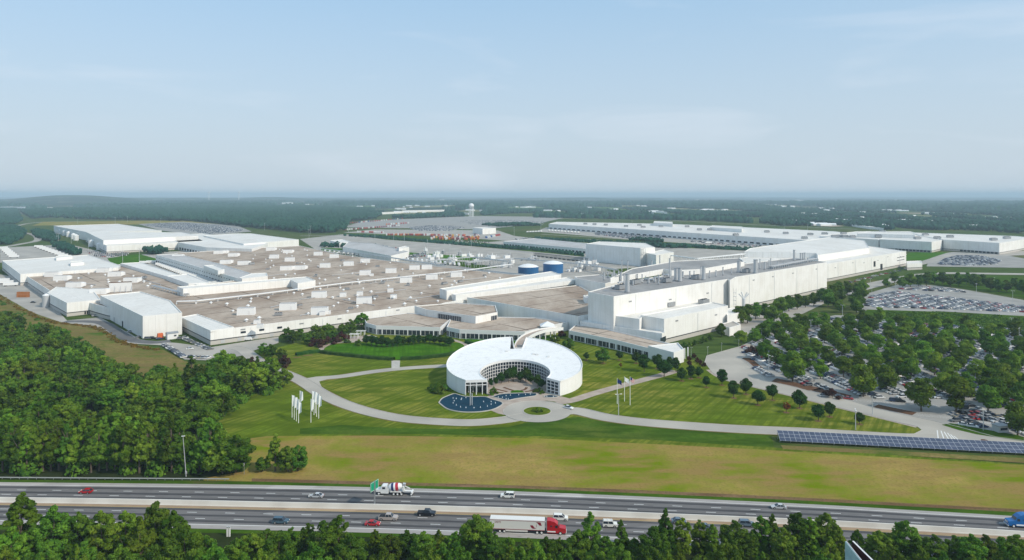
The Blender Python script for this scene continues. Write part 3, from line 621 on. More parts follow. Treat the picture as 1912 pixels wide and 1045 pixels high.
# notch between the two halves of the tall hall's front
e = r1; a, c = W(1359,522,29), W(1374,518,29)
panel(r1, 'wall_recess', lerp(a,c,.02), lerp(a,c,.75), 4, 29, M['lgrey'], .1)
q = W(1389, 596); g = empty('vent_tower', (*q,0), 0, 'white branched vent tower standing against the tall hall wall near the annex', 'vent tower'); mb = MB(); mb.cyl((*q,0), 1.5, 17, 12); mb.build('shaft', M['pale'], g); mb = MB()
for dx_, dz_ in ((-4,4),(4,4),(-2,5.5),(2.5,5)): mb.tube((q[0],q[1],16.5), (q[0]+dx_,q[1],16.5+dz_), .5, 8)
mb.build('branch', M['pale'], g); mb = MB()
for z_ in range(0,24,3):
    mb.box((q[0]-7,q[1]+1,z_), (2.2,1.2,.25)); mb.bar((q[0]-8,q[1]+1,z_), (q[0]-6,q[1]+1,z_+3), .12, .12)
mb.box((q[0]-8.1,q[1]+1,0), (.15,.15,25)); mb.box((q[0]-5.9,q[1]+1,0), (.15,.15,25)); mb.build('ladder_cage', M['lgrey'], g)
# tall grey store and its side box
r4 = building('high_store', 'tall windowless grey store rising behind the tank farm', 25, [(1094,455.5),(1196,463.5),(1223,462),(1205,454),(1120,451)], 'wall', 'wroof')
r4b = building('side_block', 'lower white block leaning against the tall grey store', 18, [(1207,472.5),(1225,476.5),(1258,471),(1240,466)], 'wall', 'wroof')
mb = MB(); a = W(1196,463.5,25)
for k in range(7): mb.bar((a[0]+.6,a[1]-1.5,1+k*3.6), (a[0]+7,a[1]+.5,1+(k+1)*3.6 if k%2==0 else 1+k*3.6), .35, .35)
for dx, dy in ((.6,-1.5),(7,.5),(3.8,-.5)): mb.box((a[0]+dx,a[1]+dy,0), (.4,.4,25))
mb.build('stair_tower', M['lgrey'], r4)
# far right long buildings
r5 = building('distant_plant', 'very long low white plant across the background, with cars parked along it', 14, [(1024.6,418),(1246,432),(1540,451),(1640,445),(1560,432),(1250,418),(1040,414)], 'wall', 'wroof')
a, c = W(1024.6,418,14), W(1246,432,14); row_of(r5, 'dock_door', a, c, 22, .6, 1, 4, Dk)
a, c = W(1246,432,14), W(1540,451,14); row_of(r5, 'dock_door', a, c, 26, .6, 1, 4, Dk)
building('raised_hall', 'white raised block on the left half of the distant plant', 22, [(1220,415.5),(1256,417.5),(1256,414),(1222,412.5)], 'wall', 'wroof', 14)
building('raised_hall', 'long white raised block on the right half of the distant plant', 21, [(1325,424),(1385,428),(1386,423),(1330,420.5)], 'wall', 'wroof', 14)
building('distant_plant', 'pale mid-roof hall linking the distant plant to the far right halls', 17, [(1530,441),(1640,447.5),(1740,443),(1700,432),(1600,432)], 'wall', 'wroof')
r6 = building('distant_plant', 'left of the two white halls behind the small car park at right', 18, [(1643,447),(1739.6,452),(1761,447.7),(1740,438),(1655,438)], 'bwall', 'wroof')
r7 = building('distant_plant', 'white hall at the right edge behind the small car park', 18.7, [(1762,447.5),(1866,454),(1930,444.5),(1900,441),(1700,434),(1720,440)], 'bwall', 'wroof')
for r_, p_, q_, hh in ((r6,(1643,447),(1739.6,452),18),(r7,(1762,447.5),(1866,454),18.7)):
    a, c = W(*p_, hh), W(*q_, hh); row_of(r_, 'dock_door', a, c, 10, .75, .6, 3.6, Dk, .3, .98)
building('raised_hall', 'low white raised roof behind the left of the two far right halls', 24, [(1600,436),(1708,439),(1706,434),(1625,432)], 'wall', 'wroof', 17)
# far left halls
n1a = building('storage_hall', 'largest white storage hall at the upper left, with tanks along its grey wall', 18, [(100.4,421.6),(165,434),(302,430.5),(221,418)], 'wall', 'wroof')
n1b = building('storage_hall', 'white storage hall in front of the largest upper left hall', 20, [(160,433),(193,449),(370,440),(340,434)], 'bwall', 'wroof')
building('storage_hall', 'long lower white front step of the upper left storage halls', 13, [(193,456),(199,459),(380,450),(372,446)], 'bwall', 'wroof')
n1c = building('storage_hall', 'white-roofed dock hall above the brown factory roof, upper left', 13, [(334,453),(385,462),(470,465),(500,455),(380,436),(310,439)], 'wall', 'wroof')
a, c = W(334,453,13), W(385,462,13); row_of(n1c, 'dock_door', a, c, 10, .6, 1, 5, Dk)
n1d = building('storage_hall', 'white hall with roof fans between the dock hall and the dark woods', 15, [(380,440),(455,455.5),(558,447.5),(470,436),(438,436)], 'bwall', 'wroof')
n2 = building('office_building', 'flat pale grey building in the middle distance behind the brown roof', 9, [(640,461),(730,478),(763,470),(700,455),(650,452)], 'wall', 'lroof')
building('office_building', 'white cube at the near end of the flat pale grey building', 13, [(744,462.5),(745,464),(764,461.5),(758,459)], 'wall', 'wroof')
building('office_building', 'small white building left of the flat pale grey building', 8, [(616,449),(634,454),(656,452),(640,447)], 'wall', 'wroof')
building('rail_shed', 'long cream rail shed with dark openings left of the tall grey store', 8, [(940,451),(1094,465),(1130,458),(1000,445)], 'wall', 'lroof')
a, c = W(940,451,8), W(1094,465,8); row_of(bpy.data.objects['rail_shed'], 'dock_door', a, c, 26, .6, .8, 4.2, Dk)
building('yard_building', 'square white building among the far container yard', 14, [(883,425),(901,427),(926,425.5),(908,424)], 'wall', 'wroof')
FB = [(780,377.5,856,379,10,'long white warehouse on the far horizon left of the water tower'),(690,398,748,395,9,'white shed on the far field above the trailer rows'),(750,393.5,832,391.8,9,'long pale roof behind the far trees left of the water tower'),
 (0,386,92,387.5,10,'long pale roof at the far left edge under the hills'),(1204,394.5,1221,396,9,'cream house at the edge of the far woods'),(1231,394,1246,395.5,11,'white house at the edge of the far woods'),(1826,405,1905,408,9,'pair of long pale far roofs at the right edge'),
 (1842,411,1902,414,9,'lower long pale far roof at the right edge'),(540,377.5,610,379,7,'far pale building in the woods under the left horizon'),(890,376,916,378,9,'far pale building just right above the water tower'),(1038,377,1068,379,10,'far white roof right of the water tower'),(1530,377.5,1600,379,8,'faint pale building on the right horizon'),
 (1610,420,1650,426,6,'low white roof among the far right trees'),(1440,411,1478,415,7,'pale roof in the woods above the distant plant'),(895,392,918,394,8,'pale shed in the trees right of the water tower'),(860,397,874,398,8,'pale shed in the trees at the foot of the water tower'),(640,374,675,375.5,9,'faint pale building left of the far long warehouse'),(955,374,985,376,9,'faint pale building above the far woods, centre')]
for x0, y0, x1, y1, h_, lb in FB:
    a, c = W(x0, y0, h_), W(x1, y1, h_); d = Vector((c[0]-a[0], c[1]-a[1])); dep = min(90, d.length*.6); u_ = Vector((0, 1))*dep
    building('far_building', lb, h_, [a, c, (c[0]+u_.x*.2, c[1]+u_.y), (a[0]+u_.x*.2, a[1]+u_.y)], 'wall', 'wroof', 0, .5, True)
# silo tanks beside the far left hall and by the front
def silo(px, py, r, h_, label, group=None, mt='lgrey'):
    q = W(px, py); g = empty('silo', (*q, 0), 0, label, 'silo', group)
    mb = MB(); mb.cyl((*q, 0), r, h_, 16); mb.build('tank_body', M[mt], g, smooth=False)
    mb = MB(); mb.cyl((*q, h_), r, r*.5, 16, 0, .3); mb.build('tank_top', M['white'], g)
for i, (x, y) in enumerate(((107,434),(114,437),(121,439.5),(128,442),(137,446),(142,448.5))): silo(x, y, 5.2, 11, 'white tank in the row along the grey wall of the upper left hall', 'white tanks beside the upper left hall', 'white')
silo(171,460,5,11,'single white tank at the corner of the second upper left hall', None, 'white'); silo(186,466,5,11,'white tank at the near corner of the second upper left hall', None, 'white')
silo(86,573,3.0,10.5,'silver silo beside the cube annex at the left front', None, 'lgrey')
# blue tanks
for (x0, x1, yb, lb) in ((967.5,1006.4,518,'left blue storage tank with a white domed roof, by the pipe racks'),(1015,1053,511,'right blue storage tank with a white domed roof, by the pipe racks')):
    c = W((x0+x1)/2, yb); r = (x1-x0)/2/F*c[1]; c = (c[0], c[1]+r); g = empty('storage_tank', (*c, 0), 0, lb, 'tank')
    mb = MB(); mb.cyl((*c, 0), r, 12, 40); mb.build('tank_wall', M['blue'], g, smooth=False)
    mb = MB(); mb.lathe((*c, 12), [(r*1.01,0),(r*.8,1.4),(r*.5,2.6),(r*.2,3.3),(.05,3.4)], 32); mb.build('domed_roof', M['white'], g, smooth=True)
# water tower
c = W(880, 404.5); g = empty('water_tower', (*c, 0), 0, 'white water tower on thick legs standing above the far trees', 'water tower')
mb = MB()
for i in range(6):
    t = i*math.pi/3; mb.tube((c[0]+10.5*math.cos(t), c[1]+10.5*math.sin(t), 0), (c[0]+9.5*math.cos(t), c[1]+9.5*math.sin(t), 45), .95, 8)
mb.build('support_leg', M['white'], g); mb = MB(); mb.cyl((*c, 0), .9, 46, 12); mb.build('riser_pipe', M['white'], g)
mb = MB(); mb.lathe((*c, 43), [(.1,-1),(7,0),(11.5,4),(12.2,8),(10.5,13),(6,16.5),(.1,18)], 24); mb.build('tank', M['white'], g, smooth=True)
# far water towers
for x, y, h_, lb in ((390,363,46,'left tiny white water tower on the hazy horizon'),(446,362.2,46,'right tiny white water tower on the hazy horizon')):
    D = 9500; X = (x-CX)/F*D; g = empty('far_water_tower', (X, D, 0), 0, lb, 'water tower')
    z0 = H-(y-HZ)*D/F; mb = MB(); mb.cyl((X,D,0), 5, z0+20, 8); mb.build('pedestal', M['white'], g); mb = MB(); mb.lathe((X,D,z0+14), [(.1,0),(12,8),(16,16),(12,25),(.1,28)], 12); mb.build('tank', M['white'], g)

# ------------------------------------------------------------------ rooftop things
def unit_bm(L_, w_, h_, pointed):
    mb = MB(); mb.box((0,0,0), (L_,w_,h_), 0, 0, .97)
    if pointed: mb.add([(L_/2,-w_/2,0),(L_/2,w_/2,0),(L_/2,w_/2,h_),(L_/2,-w_/2,h_),(L_/2+2.6,-w_*.22,h_*.3),(L_/2+2.6,w_*.22,h_*.3),(L_/2+2.6,w_*.22,h_*.9),(L_/2+2.6,-w_*.22,h_*.9)], [(0,1,5,4),(3,7,6,2),(0,4,7,3),(1,2,6,5),(4,5,6,7)])
    return mb
def make_unit(kind):
    g = empty('rooftop_unit', (0,0,0)); L_, w_, h_, pt = {'long': (11,4.6,3.9,True), 'box': (10,5,4.0,False), 'small': (6,5,3.6,False), 'cube': (5,5,5,False)}[kind]
    unit_bm(L_, w_, h_, pt).build('casing', M['white'], g); mb = MB(); mb.box((0,0,h_), (L_*.9,w_*.84,.22)); mb.build('top_cover', M['lroof'], g)
    mb = MB(); mb.box((L_*.2,-w_/2-.02,.5), (1.0,.1,h_*.5)); mb.build('access_door', M['pale'], g)
    return g
UN = {k: make_unit(k) for k in ('long','box','small','cube')}; usedu = {k: False for k in UN}
def place(proto, used, key, loc, rz, label, cat, group, sc_=1.0):
    o = proto[key] if not used[key] else copy_tree(proto[key]); used[key] = True
    o.location = loc; o.rotation_euler = (0,0,rz); o.scale = (sc_,)*3 if not isinstance(sc_, tuple) else sc_; tag(o, label, cat, group); return o
for i, (x, y) in enumerate(((97.5,516),(114.5,523),(139,536),(193,508),(215,515.5),(245,527),(184,548.5))):
    place(UN, usedu, 'long', (*W(x,y,9), 9), R(10), 'long white unit with a pointed end on the brown roof of the left wing', 'rooftop unit', 'rooftop units on the left wing', 1.25)
for i, (x, y) in enumerate(((505,467.5),(537,472),(331,481),(421,492),(435,478.5))+((534,504),(559,503),(454,494),(415,473),(408,473.5))):
    place(UN, usedu, 'long', (*W(x,y,9), 9), R(12), 'long white unit with a pointed end on the back half of the big brown roof', 'rooftop unit', 'pointed units on the big brown roof', 1.22)
for i, (x, y) in enumerate(((512,482),(541,487.5),(594,476.5),(624,481),(607,499),(651,495.5),(682,490),(682,513),(730,509),(774,503),(797,502),(758,527),(806,521),(852,516.5),(538,578),(460,587),(596,555),(597,586),(680,566))):
    place(UN, usedu, 'box', (*W(x,y,9), 9), R(10), 'white box-shaped rooftop unit on the big brown factory roof', 'rooftop unit', 'box units on the big brown roof', 1.28)
for i, (x, y) in enumerate(((640.5,553.5),(672,551),(729,545),(735,557),(486,612),(602,588),(612,586),(694,515),(480,604))):
    place(UN, usedu, 'small', (*W(x,y,9), 9), R(10), 'small white rooftop cabinet near the front of the big brown roof', 'rooftop unit', 'small cabinets on the big brown roof', .72 if i > 3 else .95)
for i, (x, y, z) in enumerate(((1117,490,0),)): pass
# roof vents: little white caps
vg = empty('roof_vent', (0,0,0)); mb = MB(); mb.cyl((0,0,0), .8, 1.3, 10); mb.build('vent_stem', M['white'], vg); mb = MB(); mb.cyl((0,0,1.2), 1.5, .9, 12, 0, .3); mb.build('vent_cap', M['white'], vg)
VP = {'v': vg}; uv_ = {'v': False}
rv = random.Random(3)
hallpoly = Wp([(393,619),(774,572),(830,566),(1000,520),(757,491),(560,462),(480,466),(446,523),(590,528),(590,545),(330,560),(337,593)], 9)
fixed = [(435,582),(394,567),(501,557),(652,560),(598,541),(735,558),(787,549),(595,548),(667,574),(623,573),(484,596),(460,600),(554,541)]
pts = [W(x,y,9) for x,y in fixed]
tries = 0
while len(pts) < 105 and tries < 9000:
    tries += 1; q = W(rv.uniform(400,960), 466+rv.random()**1.6*130, 9)
    if inpoly(q, hallpoly) and all(math.hypot(q[0]-p[0], q[1]-p[1]) > 13 for p in pts): pts.append(q)
lw = Wp([(60,515),(210,504),(340,535),(320,545),(250,540),(120,548)], 9)
while len(pts) < 130:
    q = W(rv.uniform(50,340), rv.uniform(503,548), 9)
    if inpoly(q, lw) and all(math.hypot(q[0]-p[0], q[1]-p[1]) > 9 for p in pts): pts.append(q)
for q in pts: place(VP, uv_, 'v', (*q, 9), 0, 'small white capped vent on the brown factory roof', 'roof vent', 'capped vents on the brown roofs', rv.uniform(.8,1.15))
# dark cabinets on the distant roofs
dr3 = random.Random(44); PT_ = []
cg = empty('cooling_unit', (0,0,0)); mb = MB(); mb.box((0,0,.5), (9,5,3.2)); mb.build('casing', M['grey'], cg); mb = MB()
for k in (-2.8, 0, 2.8): mb.cyl((k,0,3.7), 1.2, .4, 10)
mb.build('fan', M['dark'], cg); CG = {'c': cg}; uc = {'c': False}
for x, y, h_, g_ in [(1093,419,14,0),(1110,420,14,0),(1131,421,14,0),(1169,423.5,14,0),(1194,421.5,14,0),(1201,425,14,0),(1234,424,14,0),(1283,424,14,0),(1306,430,14,0),(1325,430,14,0),(1370,431,14,0),(1374,440,14,0),(1432,434,14,0),(1467,437,14,0),(1502,446,14,0),(1513,439,14,0),(1540,438,17,0),(1575,437,17,0),(1558,443,17,0),(1568,443,17,0),(1578,443.5,17,0),(1592,444,17,0),
     (1640,443,18,1),(1686,444,18,1),(1713,446.5,18,1),(1728,440,18,1),(1750,446,18,1),(1774,443.5,18.7,1),(1855,449,18.7,1),(1880,446,18.7,1),(1648,434,18,1)]:
    place(CG, uc, 'c', (*W(x,y,h_), h_), R(rv.choice((0,5,-10))), 'dark grey cooling unit on the roof of the long distant plant' if not g_ else 'dark grey cooling unit on the far right white halls', 'cooling unit', 'cooling units on the distant plant' if not g_ else 'cooling units on the far right halls', 1.25)
for x, y, h_, lb in [(1159,540,29,'grey cooling unit nearest the left corner of the tall grey roof'),(1187,530,29,'grey cooling unit in the middle of the tall grey roof'),(1245,527,29,'grey cooling unit on the tall grey roof below the middle stacks'),(1300,521,29,'round-topped grey unit on the tall grey roof near the white penthouse'),(1394,509,29,'pale grey unit on the tall grey roof by the thick right stacks'),(1250,572,15.2,'dark condenser on the white annex roof'),(1314,567,15.2,'small dark condenser far along the white annex roof')]:
    place(CG, uc, 'c', (*W(x,y,h_), h_), R(42), lb, 'cooling unit', None, .95)
for i, (x, y) in enumerate(((700,556),(715,529),(648,541),(560,571),(520,589),(655,577),(762,533),(830,531),(860,527),(590,516),(556,492),(640,487),(705,498),(745,516),(150,520),(270,520),(225,540),(905,515),(470,494),(500,503))):
    place(CG, uc, 'c', (*W(x,y,9), 9), R(dr3.choice((10,42,100))), 'small dark cooling unit standing on the brown factory roof', 'cooling unit', 'cooling units on the brown roofs', dr3.uniform(.4,.75))
# darker patches where the roof membrane has been mended
for i in range(46):
    x = dr3.uniform(420,930); y = dr3.uniform(470,606); q = W(x,y,9)
    if not inpoly(q, hallpoly): continue
    tag_p = rect(q, dr3.uniform(3,14), dr3.uniform(2,7)); mb = MB(); pp = ccw(tag_p); mb.add([(a_,b_,0) for a_,b_ in pp], [(0,1,2,3)]); PT_.append([(a_,b_,9.02) for a_,b_ in pp])
mb = MB()
for pq in PT_: mb.add(pq, [(0,1,2,3)])
mb.build('roof_patches', mat('mended_roof_patch', (.27,.22,.18), .95, c2=(.38,.33,.28), scale=.3), hall)
# stacks on the tall grey roof
def stack(px, py, z, h_, r, label, group):
    q = W(px, py, z); g = empty('exhaust_stack', (*q, z), 0, label, 'exhaust stack', group)
    mb = MB(); mb.cyl((*q, z), r, h_, 12); mb.build('pipe', M['lgrey'], g, smooth=False)
    mb = MB(); mb.cyl((*q, z), r*1.5, .8, 12); mb.cyl((*q, z+h_), r*1.12, .4, 12); mb.build('collar', M['grey'], g)
for x, y, h_, r in ((1128,523,6,.8),(1143,525,6,.9),(1150,525,6,.8),(1159.5,526.5,8,1),(1165.5,533.5,9,.6),(1171.5,545.5,13,1.6),(1177,516,5,.7),(1147,520,7,.6),(1211,529,4.5,.8),(1223,527,4.5,.8),(1230,525,5,.8),(1250.5,520.5,17,.7),(1262.5,523.5,10,1.7),(1269.5,525.5,11,1.7),(1275,518.5,5,.9),(1314,522.5,11,1.5),(1309,515,8,.6),(1379.7,508.5,10.5,1.7),(1410.5,510,12,1.7),(1217,502,8,.6),(1232,496,10,.6),(1172,512,12,.5),(1161,506,10,.4),(1135,519,5,.6),(1155,519,6,.6),(1190,521,4,.6),(1199,524,5,.5),(1239,519,7,.5),(1288,520,6,.6),(1296,517,5,.5),(1325,519,6,.5),(1337,516,5,.6),(1350,514,7,.5),(1366,512,5,.5),(1182,533,4,.5),(1230,531,4,.5),(1452,500,6,.5),(1464,498,5,.5),(1508,491,5,.5)):
    stack(x, y, 29, h_, r, 'pale metal exhaust stack on the tall grey roof', 'exhaust stacks on the tall grey roof')
for x, y, h_, r in ((1414,503,9,.5),(1419,501.5,9,.5),(1428,503,7,.8),(1436,502,8,.5),(1439,500,9,.5),(1483,486,11,1.1),(1495,485,7,.8),(1499,484.5,7,.8),(1502.5,484,7,.8)):
    stack(x, y, 29, h_, r, 'thin exhaust pipe in the cluster at the right end of the tall grey roof', 'thin exhaust pipes at the right end of the grey roof')
dr2 = random.Random(8)
for i in range(16):
    x = 1150+i*15+dr2.uniform(-5,5); y = 541-i*3.2+dr2.uniform(-9,-2); q = W(x,y,29); g = empty('roof_duct', (*q,29), R(42+dr2.choice((0,90))), 'low metal duct lying across the tall grey roof among the stacks', 'duct', 'metal ducts on the tall grey roof')
    ln = dr2.uniform(5,13); mb = MB(); mb.tube((-ln/2,0,1.3), (ln/2,0,1.3), .75, 10); mb.tube((ln/2,0,1.3), (ln/2+1.2,0,0), .7, 10); mb.build('duct_body', M['lgrey'], g, local=True); mb = MB(); mb.box((-ln/4,0,0), (.6,1.8,1.2)); mb.box((ln/4,0,0), (.6,1.8,1.2)); mb.build('duct_foot', M['grey'], g, local=True)
for i, (x0_, y0_, x1_, y1_) in enumerate(((640,560,700,571),(505,575,540,566),(700,548,760,541),(560,560,612,553),(860,524,905,519),(470,520,540,511),(620,515,680,508),(120,525,180,533),(260,522,300,532),(420,500,470,494),(690,530,735,524),(560,590,610,583),(760,560,820,552))):
    a_, c_ = W(x0_,y0_,9), W(x1_,y1_,9); g = empty('roof_pipe', (*a_,9), 0, 'thin conduit run on low feet crossing the brown factory roof', 'pipe', 'conduits on the brown roofs'); mb = MB(); mb.bar((*a_,9.5), (*c_,9.5), .5, .4); mb.build('pipe', M['lgrey'], g); mb = MB()
    for t in (.05,.35,.65,.95): q = lerp(a_,c_,t); mb.box((*q,9), (.5,.9,.5))
    mb.build('pipe_foot', M['grey'], g)
# doors, louvres and pipes on the long walls
for nm, (pa, pb_, hh_) in (('tall_hall', ((1374,518),(1544,490),29)),('tall_hall', ((1145.8,554.7),(1359,522),29)),('white_hall', ((1547.5,492.6),(1692,469.3),20)),('factory_hall', ((393,619),(774,572),9)),('front_annex', ((1240,596.8),(1359.4,571.5),16.2))):
    o = bpy.data.objects[nm]; a_, c_ = W(*pa,hh_), W(*pb_,hh_); L2_ = math.hypot(c_[0]-a_[0],c_[1]-a_[1])
    for k in range(int(L2_/44)):
        t = (k+.5)/int(L2_/44); w2 = .3/L2_
        panel(o, 'downpipe', lerp(a_,c_,t-w2), lerp(a_,c_,t+w2), 3.4, hh_-.4, M['pale'], .22, .3)
    for k in range(max(2, int(L2_/38))):
        t = (k+.3+dr2.random()*.4)/max(2,int(L2_/38)); w2 = 1.6/L2_; zz_ = dr2.choice((.7,.82))*hh_
        panel(o, 'louvre', lerp(a_,c_,t-w2), lerp(a_,c_,t+w2), zz_, zz_+.9, M['grey'], .16, .3)
# truss rack along the right end of the tall roof
def pipe_rack(label, pts, z0, hgt, wd, step=8, posts=True, mt='lgrey', zg=0):
    P = [(*W(x, y, z0+hgt), z0+hgt) for x, y in pts]; g = empty('pipe_rack', (P[0][0], P[0][1], z0), 0, label, 'pipe rack')
    mb = MB(); pb = MB(); rb = MB()
    for a, c in zip(P, P[1:]):
        L_ = math.hypot(c[0]-a[0], c[1]-a[1]); d = Vector((c[0]-a[0], c[1]-a[1])).normalized(); nn = Vector((-d.y, d.x))*wd/2; k = max(1, int(L_/step))
        for s in (-1, -.35, .35, 1): mb.bar((a[0]+nn.x*s, a[1]+nn.y*s, a[2]), (c[0]+nn.x*s, c[1]+nn.y*s, c[2]), .55, .6)
        for i in range(k+1):
            q = lerp(a, c, i/k)
            rb.bar((q[0]-nn.x,q[1]-nn.y,a[2]-.5), (q[0]+nn.x,q[1]+nn.y,a[2]-.5), .35, .5)
            if posts:
                for s in (-1, 1): pb.box((q[0]+nn.x*s, q[1]+nn.y*s, z0), (.45,.45,hgt-.3))
    mb.build('pipes', M['white'] if mt == 'white' else M['lgrey'], g); rb.build('cross_beams', M['grey'], g)
    if posts: pb.build('posts', M[mt], g)
    return g
pipe_rack('white pipe run crossing the whole brown factory roof', [(330,563),(366,562),(480,549.5),(656,527),(872,504.5),(958,493)], 9, 2.2, 2.4, 14, True, 'white')
pipe_rack('lattice pipe rack lying on the right end of the tall grey roof', [(1440,497.5),(1524,482.5)], 29, 2.6, 4, 5)
pipe_rack('long steel pipe rack running right past the blue tanks', [(872,502),(930,508),(1050,520)], 0, 8, 6, 9)
pipe_rack('steel pipe rack behind the blue tanks towards the tall grey store', [(872,490),(960,482),(1100,494),(1150,504)], 0, 8, 7, 9)
pipe_rack('upper steel pipe rack left of the blue tanks', [(800,487),(880,480),(950,488)], 0, 9, 7, 9)
pipe_rack('thin steel rack behind the brown roof beside the white trailers', [(600,464),(690,475),(770,487),(830,496)], 0, 10, 5, 14)
pipe_rack('white elevated pipe bridge behind the tall grey roof', [(1255,477),(1300,483),(1390,474)], 18, 9, 5, 12, True, 'white')
pipe_rack('low pipe rack left of the long raised hall on the brown roof', [(285,533),(350,549)], 9, 2.2, 3, 7)
sheet('green_strip', [(800,484),(870,489),(930,499),(900,503),(840,494)], .0, M['verge'])
sheet('green_strip', [(1100,452),(1200,449),(1300,455),(1240,456),(1180,453)], .02, M['land'])
sheet('tank_yard', [(870,492),(960,482),(1100,494),(1150,510),(1080,522),(1000,515),(940,512)], -.05, M['apron'])

# ------------------------------------------------------------------ the round museum
OC = (1.3, 369.0); OR = 36.3; IC = (1.6, 355.4); IR = 18.4
def zr(x, y):
    t = (y-340)/65.0; return 6.9+1.2*t*2+6.0*t*t
a0 = math.atan2(340-OC[1], 24.6-OC[0]); a1 = math.atan2(342-OC[1], -23.3-OC[0])+2*math.pi
n0 = math.atan2(405-OC[1], 8.5-OC[0]); n1 = math.atan2(405-OC[1], 0.2-OC[0])
def arc(c, r, s, e, n): return [(c[0]+r*math.cos(s+(e-s)*i/n), c[1]+r*math.sin(s+(e-s)*i/n)) for i in range(n+1)]
outer1 = arc(OC, OR, a0, n0, 44); outer2 = arc(OC, OR, n1, a1, 44)
b0 = math.atan2(346.5-IC[1], 17.6-IC[0]); b1 = math.atan2(343.6-IC[1], -12.4-IC[0])+2*math.pi
inner = arc(IC, IR, b0, b1, 60)
mus = empty('round_museum', (*OC, 0), 0, 'white ring-shaped museum with a sloping roof and a glazed inner court', 'museum')
ring = outer1+[(5.9,390),(1.1,390)]+outer2+list(reversed(inner))
mb = MB(); n = len(ring); vs = [(x,y,0) for x,y in ring]+[(x,y,zr(x,y)+.5) for x,y in ring]
no = len(outer1)+2+len(outer2)
mb.add(vs, [(i, i+1, n+i+1, n+i) for i in range(no-1)]); mb.build('outer_wall', M['ring'], mus)
# roof: radial strips between inner and outer rim so the tilted surface stays smooth
from bisect import bisect
def roof_strip():
    mb = MB(); k = 120; ring_o = []; 
    ang = [a0+(a1-a0)*i/k for i in range(k+1)]
    for i in range(k+1):
        t = i/k; o_ = (OC[0]+OR*math.cos(ang[i]), OC[1]+OR*math.sin(ang[i])); ia = b0+(b1-b0)*t; q = (IC[0]+IR*math.cos(ia), IC[1]+IR*math.sin(ia)); ring_o.append((o_, q))
    for i in range(k):
        (o0, q0), (o1, q1) = ring_o[i], ring_o[i+1]
        xm = (o0[0]+o1[0])/2
        cut = o0[1] > 400 and .0 < xm < 8.7
        for j in range(6):
            s0, s1 = j/6, (j+1)/6; quad = [lerp(o0,q0,s0), lerp(o1,q1,s0), lerp(o1,q1,s1), lerp(o0,q0,s1)]
            if cut:
                if s1 <= .5: continue
            mb.add([(x,y,zr(x,y)+.15) for x,y in quad], [(0,1,2,3)])
    return mb
roof_strip().build('roof', M['ringroof'], mus)
# rim and fascia
mb = MB()
def rimline(pts, wd=.35, up_=.55, dn_=.9):
    for a, c in zip(pts, pts[1:]): mb.bar((*a, zr(*a)-dn_), (*c, zr(*c)-dn_), wd, dn_+up_)
rimline(outer1, .3, .62, .1); rimline(outer2, .3, .62, .1); rimline([outer1[-1],(5.9,390),(1.1,390),outer2[0]], .3, .62, .3); rimline(inner, .4, .45, .9)
rimline([outer2[-1], inner[-1]], .5, .45, .9); rimline([outer1[0], inner[0]], .5, .45, .7)
mb.build('roof_rim', M['white'], mus)
# notch inner walls
mb = MB()
for a, c in zip([outer1[-1],(5.9,390),(1.1,390)], [(5.9,390),(1.1,390),outer2[0]]): mb.add([(*a,0),(*c,0),(*c,zr(*c)),(*a,zr(*a))], [(0,1,2,3)])
mb.build('notch_wall', M['white'], mus)
# curtain wall
gl = MB(); vs = []
gw = arc(IC, IR+.35, b0, b1, 80)
for x, y in gw: vs += [(x,y,0),(x,y,zr(x,y)-.2)]
gl.add(vs, [(2*i,2*i+1,2*i+3,2*i+2) for i in range(80)]); gl.build('curtain_glass', Gl, mus)
mb = MB(); fr = arc(IC, IR+.12, b0, b1, 50)
for x, y in fr: mb.box((x,y,0), (.24,.24,zr(x,y)-.6), math.atan2(y-IC[1], x-IC[0]))
for k in range(1, 6):
    for a, c in zip(fr, fr[1:]): mb.bar((*a, (zr(*a)-.8)*k/5-.1), (*c, (zr(*c)-.8)*k/5-.1), .22, .2)
mb.build('curtain_wall_frame', M['white'], mus)
# right front end: glazed grid
a, c = inner[0], outer1[0]
panel(mus, 'end_glass', lerp(a,c,.0), lerp(a,c,.86), .3, zr(*a)-.3, Gl, .05)
mb = MB()
for i in range(4): q = lerp(a, c, .86*i/3); mb.box((*q, 0), (.34,.5,zr(*q)-.3))
for k in range(0, 5): mb.bar((*lerp(a,c,-.01), (zr(*a)-.5)*k/4), (*lerp(a,c,.87), (zr(*c)-.5)*k/4), .55, .26)
mb.build('end_frame', M['white'], mus)
mb = MB(); q0, q1 = lerp(a,c,.86), c; mb.bar((*q0,0), (*q1,0), .6, zr(*c)+.3); mb.build('end_pier', M['white'], mus)
# left front end: open porch on columns
a, c = outer2[-1], inner[-1]
bk0, bk1 = (a[0]+1.2, a[1]+4.5), (c[0]-.5, c[1]+4.5)
mb = MB(); mb.add([(*bk0,0),(*bk1,0),(*bk1,zr(*bk1)-.2),(*bk0,zr(*bk0)-.2)], [(0,1,2,3)]); mb.build('porch_glass', Gl, mus)
mb = MB()
for t in (.0,.22,.5,.78,1): q = lerp(a,c,t); mb.box((*q,0), (.42,.42,zr(*q)-.4))
for t in (0,.25,.5,.75,1):
    q = lerp(bk0,bk1,t); mb.box((q[0],q[1]-.15,0), (.3,.3,zr(*q)-.4))
for h_ in (2.6, 4.4): mb.bar((bk0[0],bk0[1]-.15,h_), (bk1[0],bk1[1]-.15,h_), .3, .3)
mb.bar((*lerp(a,c,.0),4.6), (*lerp(a,c,1),4.6), .3, .35)
for t in (.0, 1.):
    q = lerp(a,c,t); r_ = lerp(bk0,bk1,t); mb.bar((*q,4.6), (*r_,4.6), .3, .3)
mb.build('porch_frame', M['white'], mus)
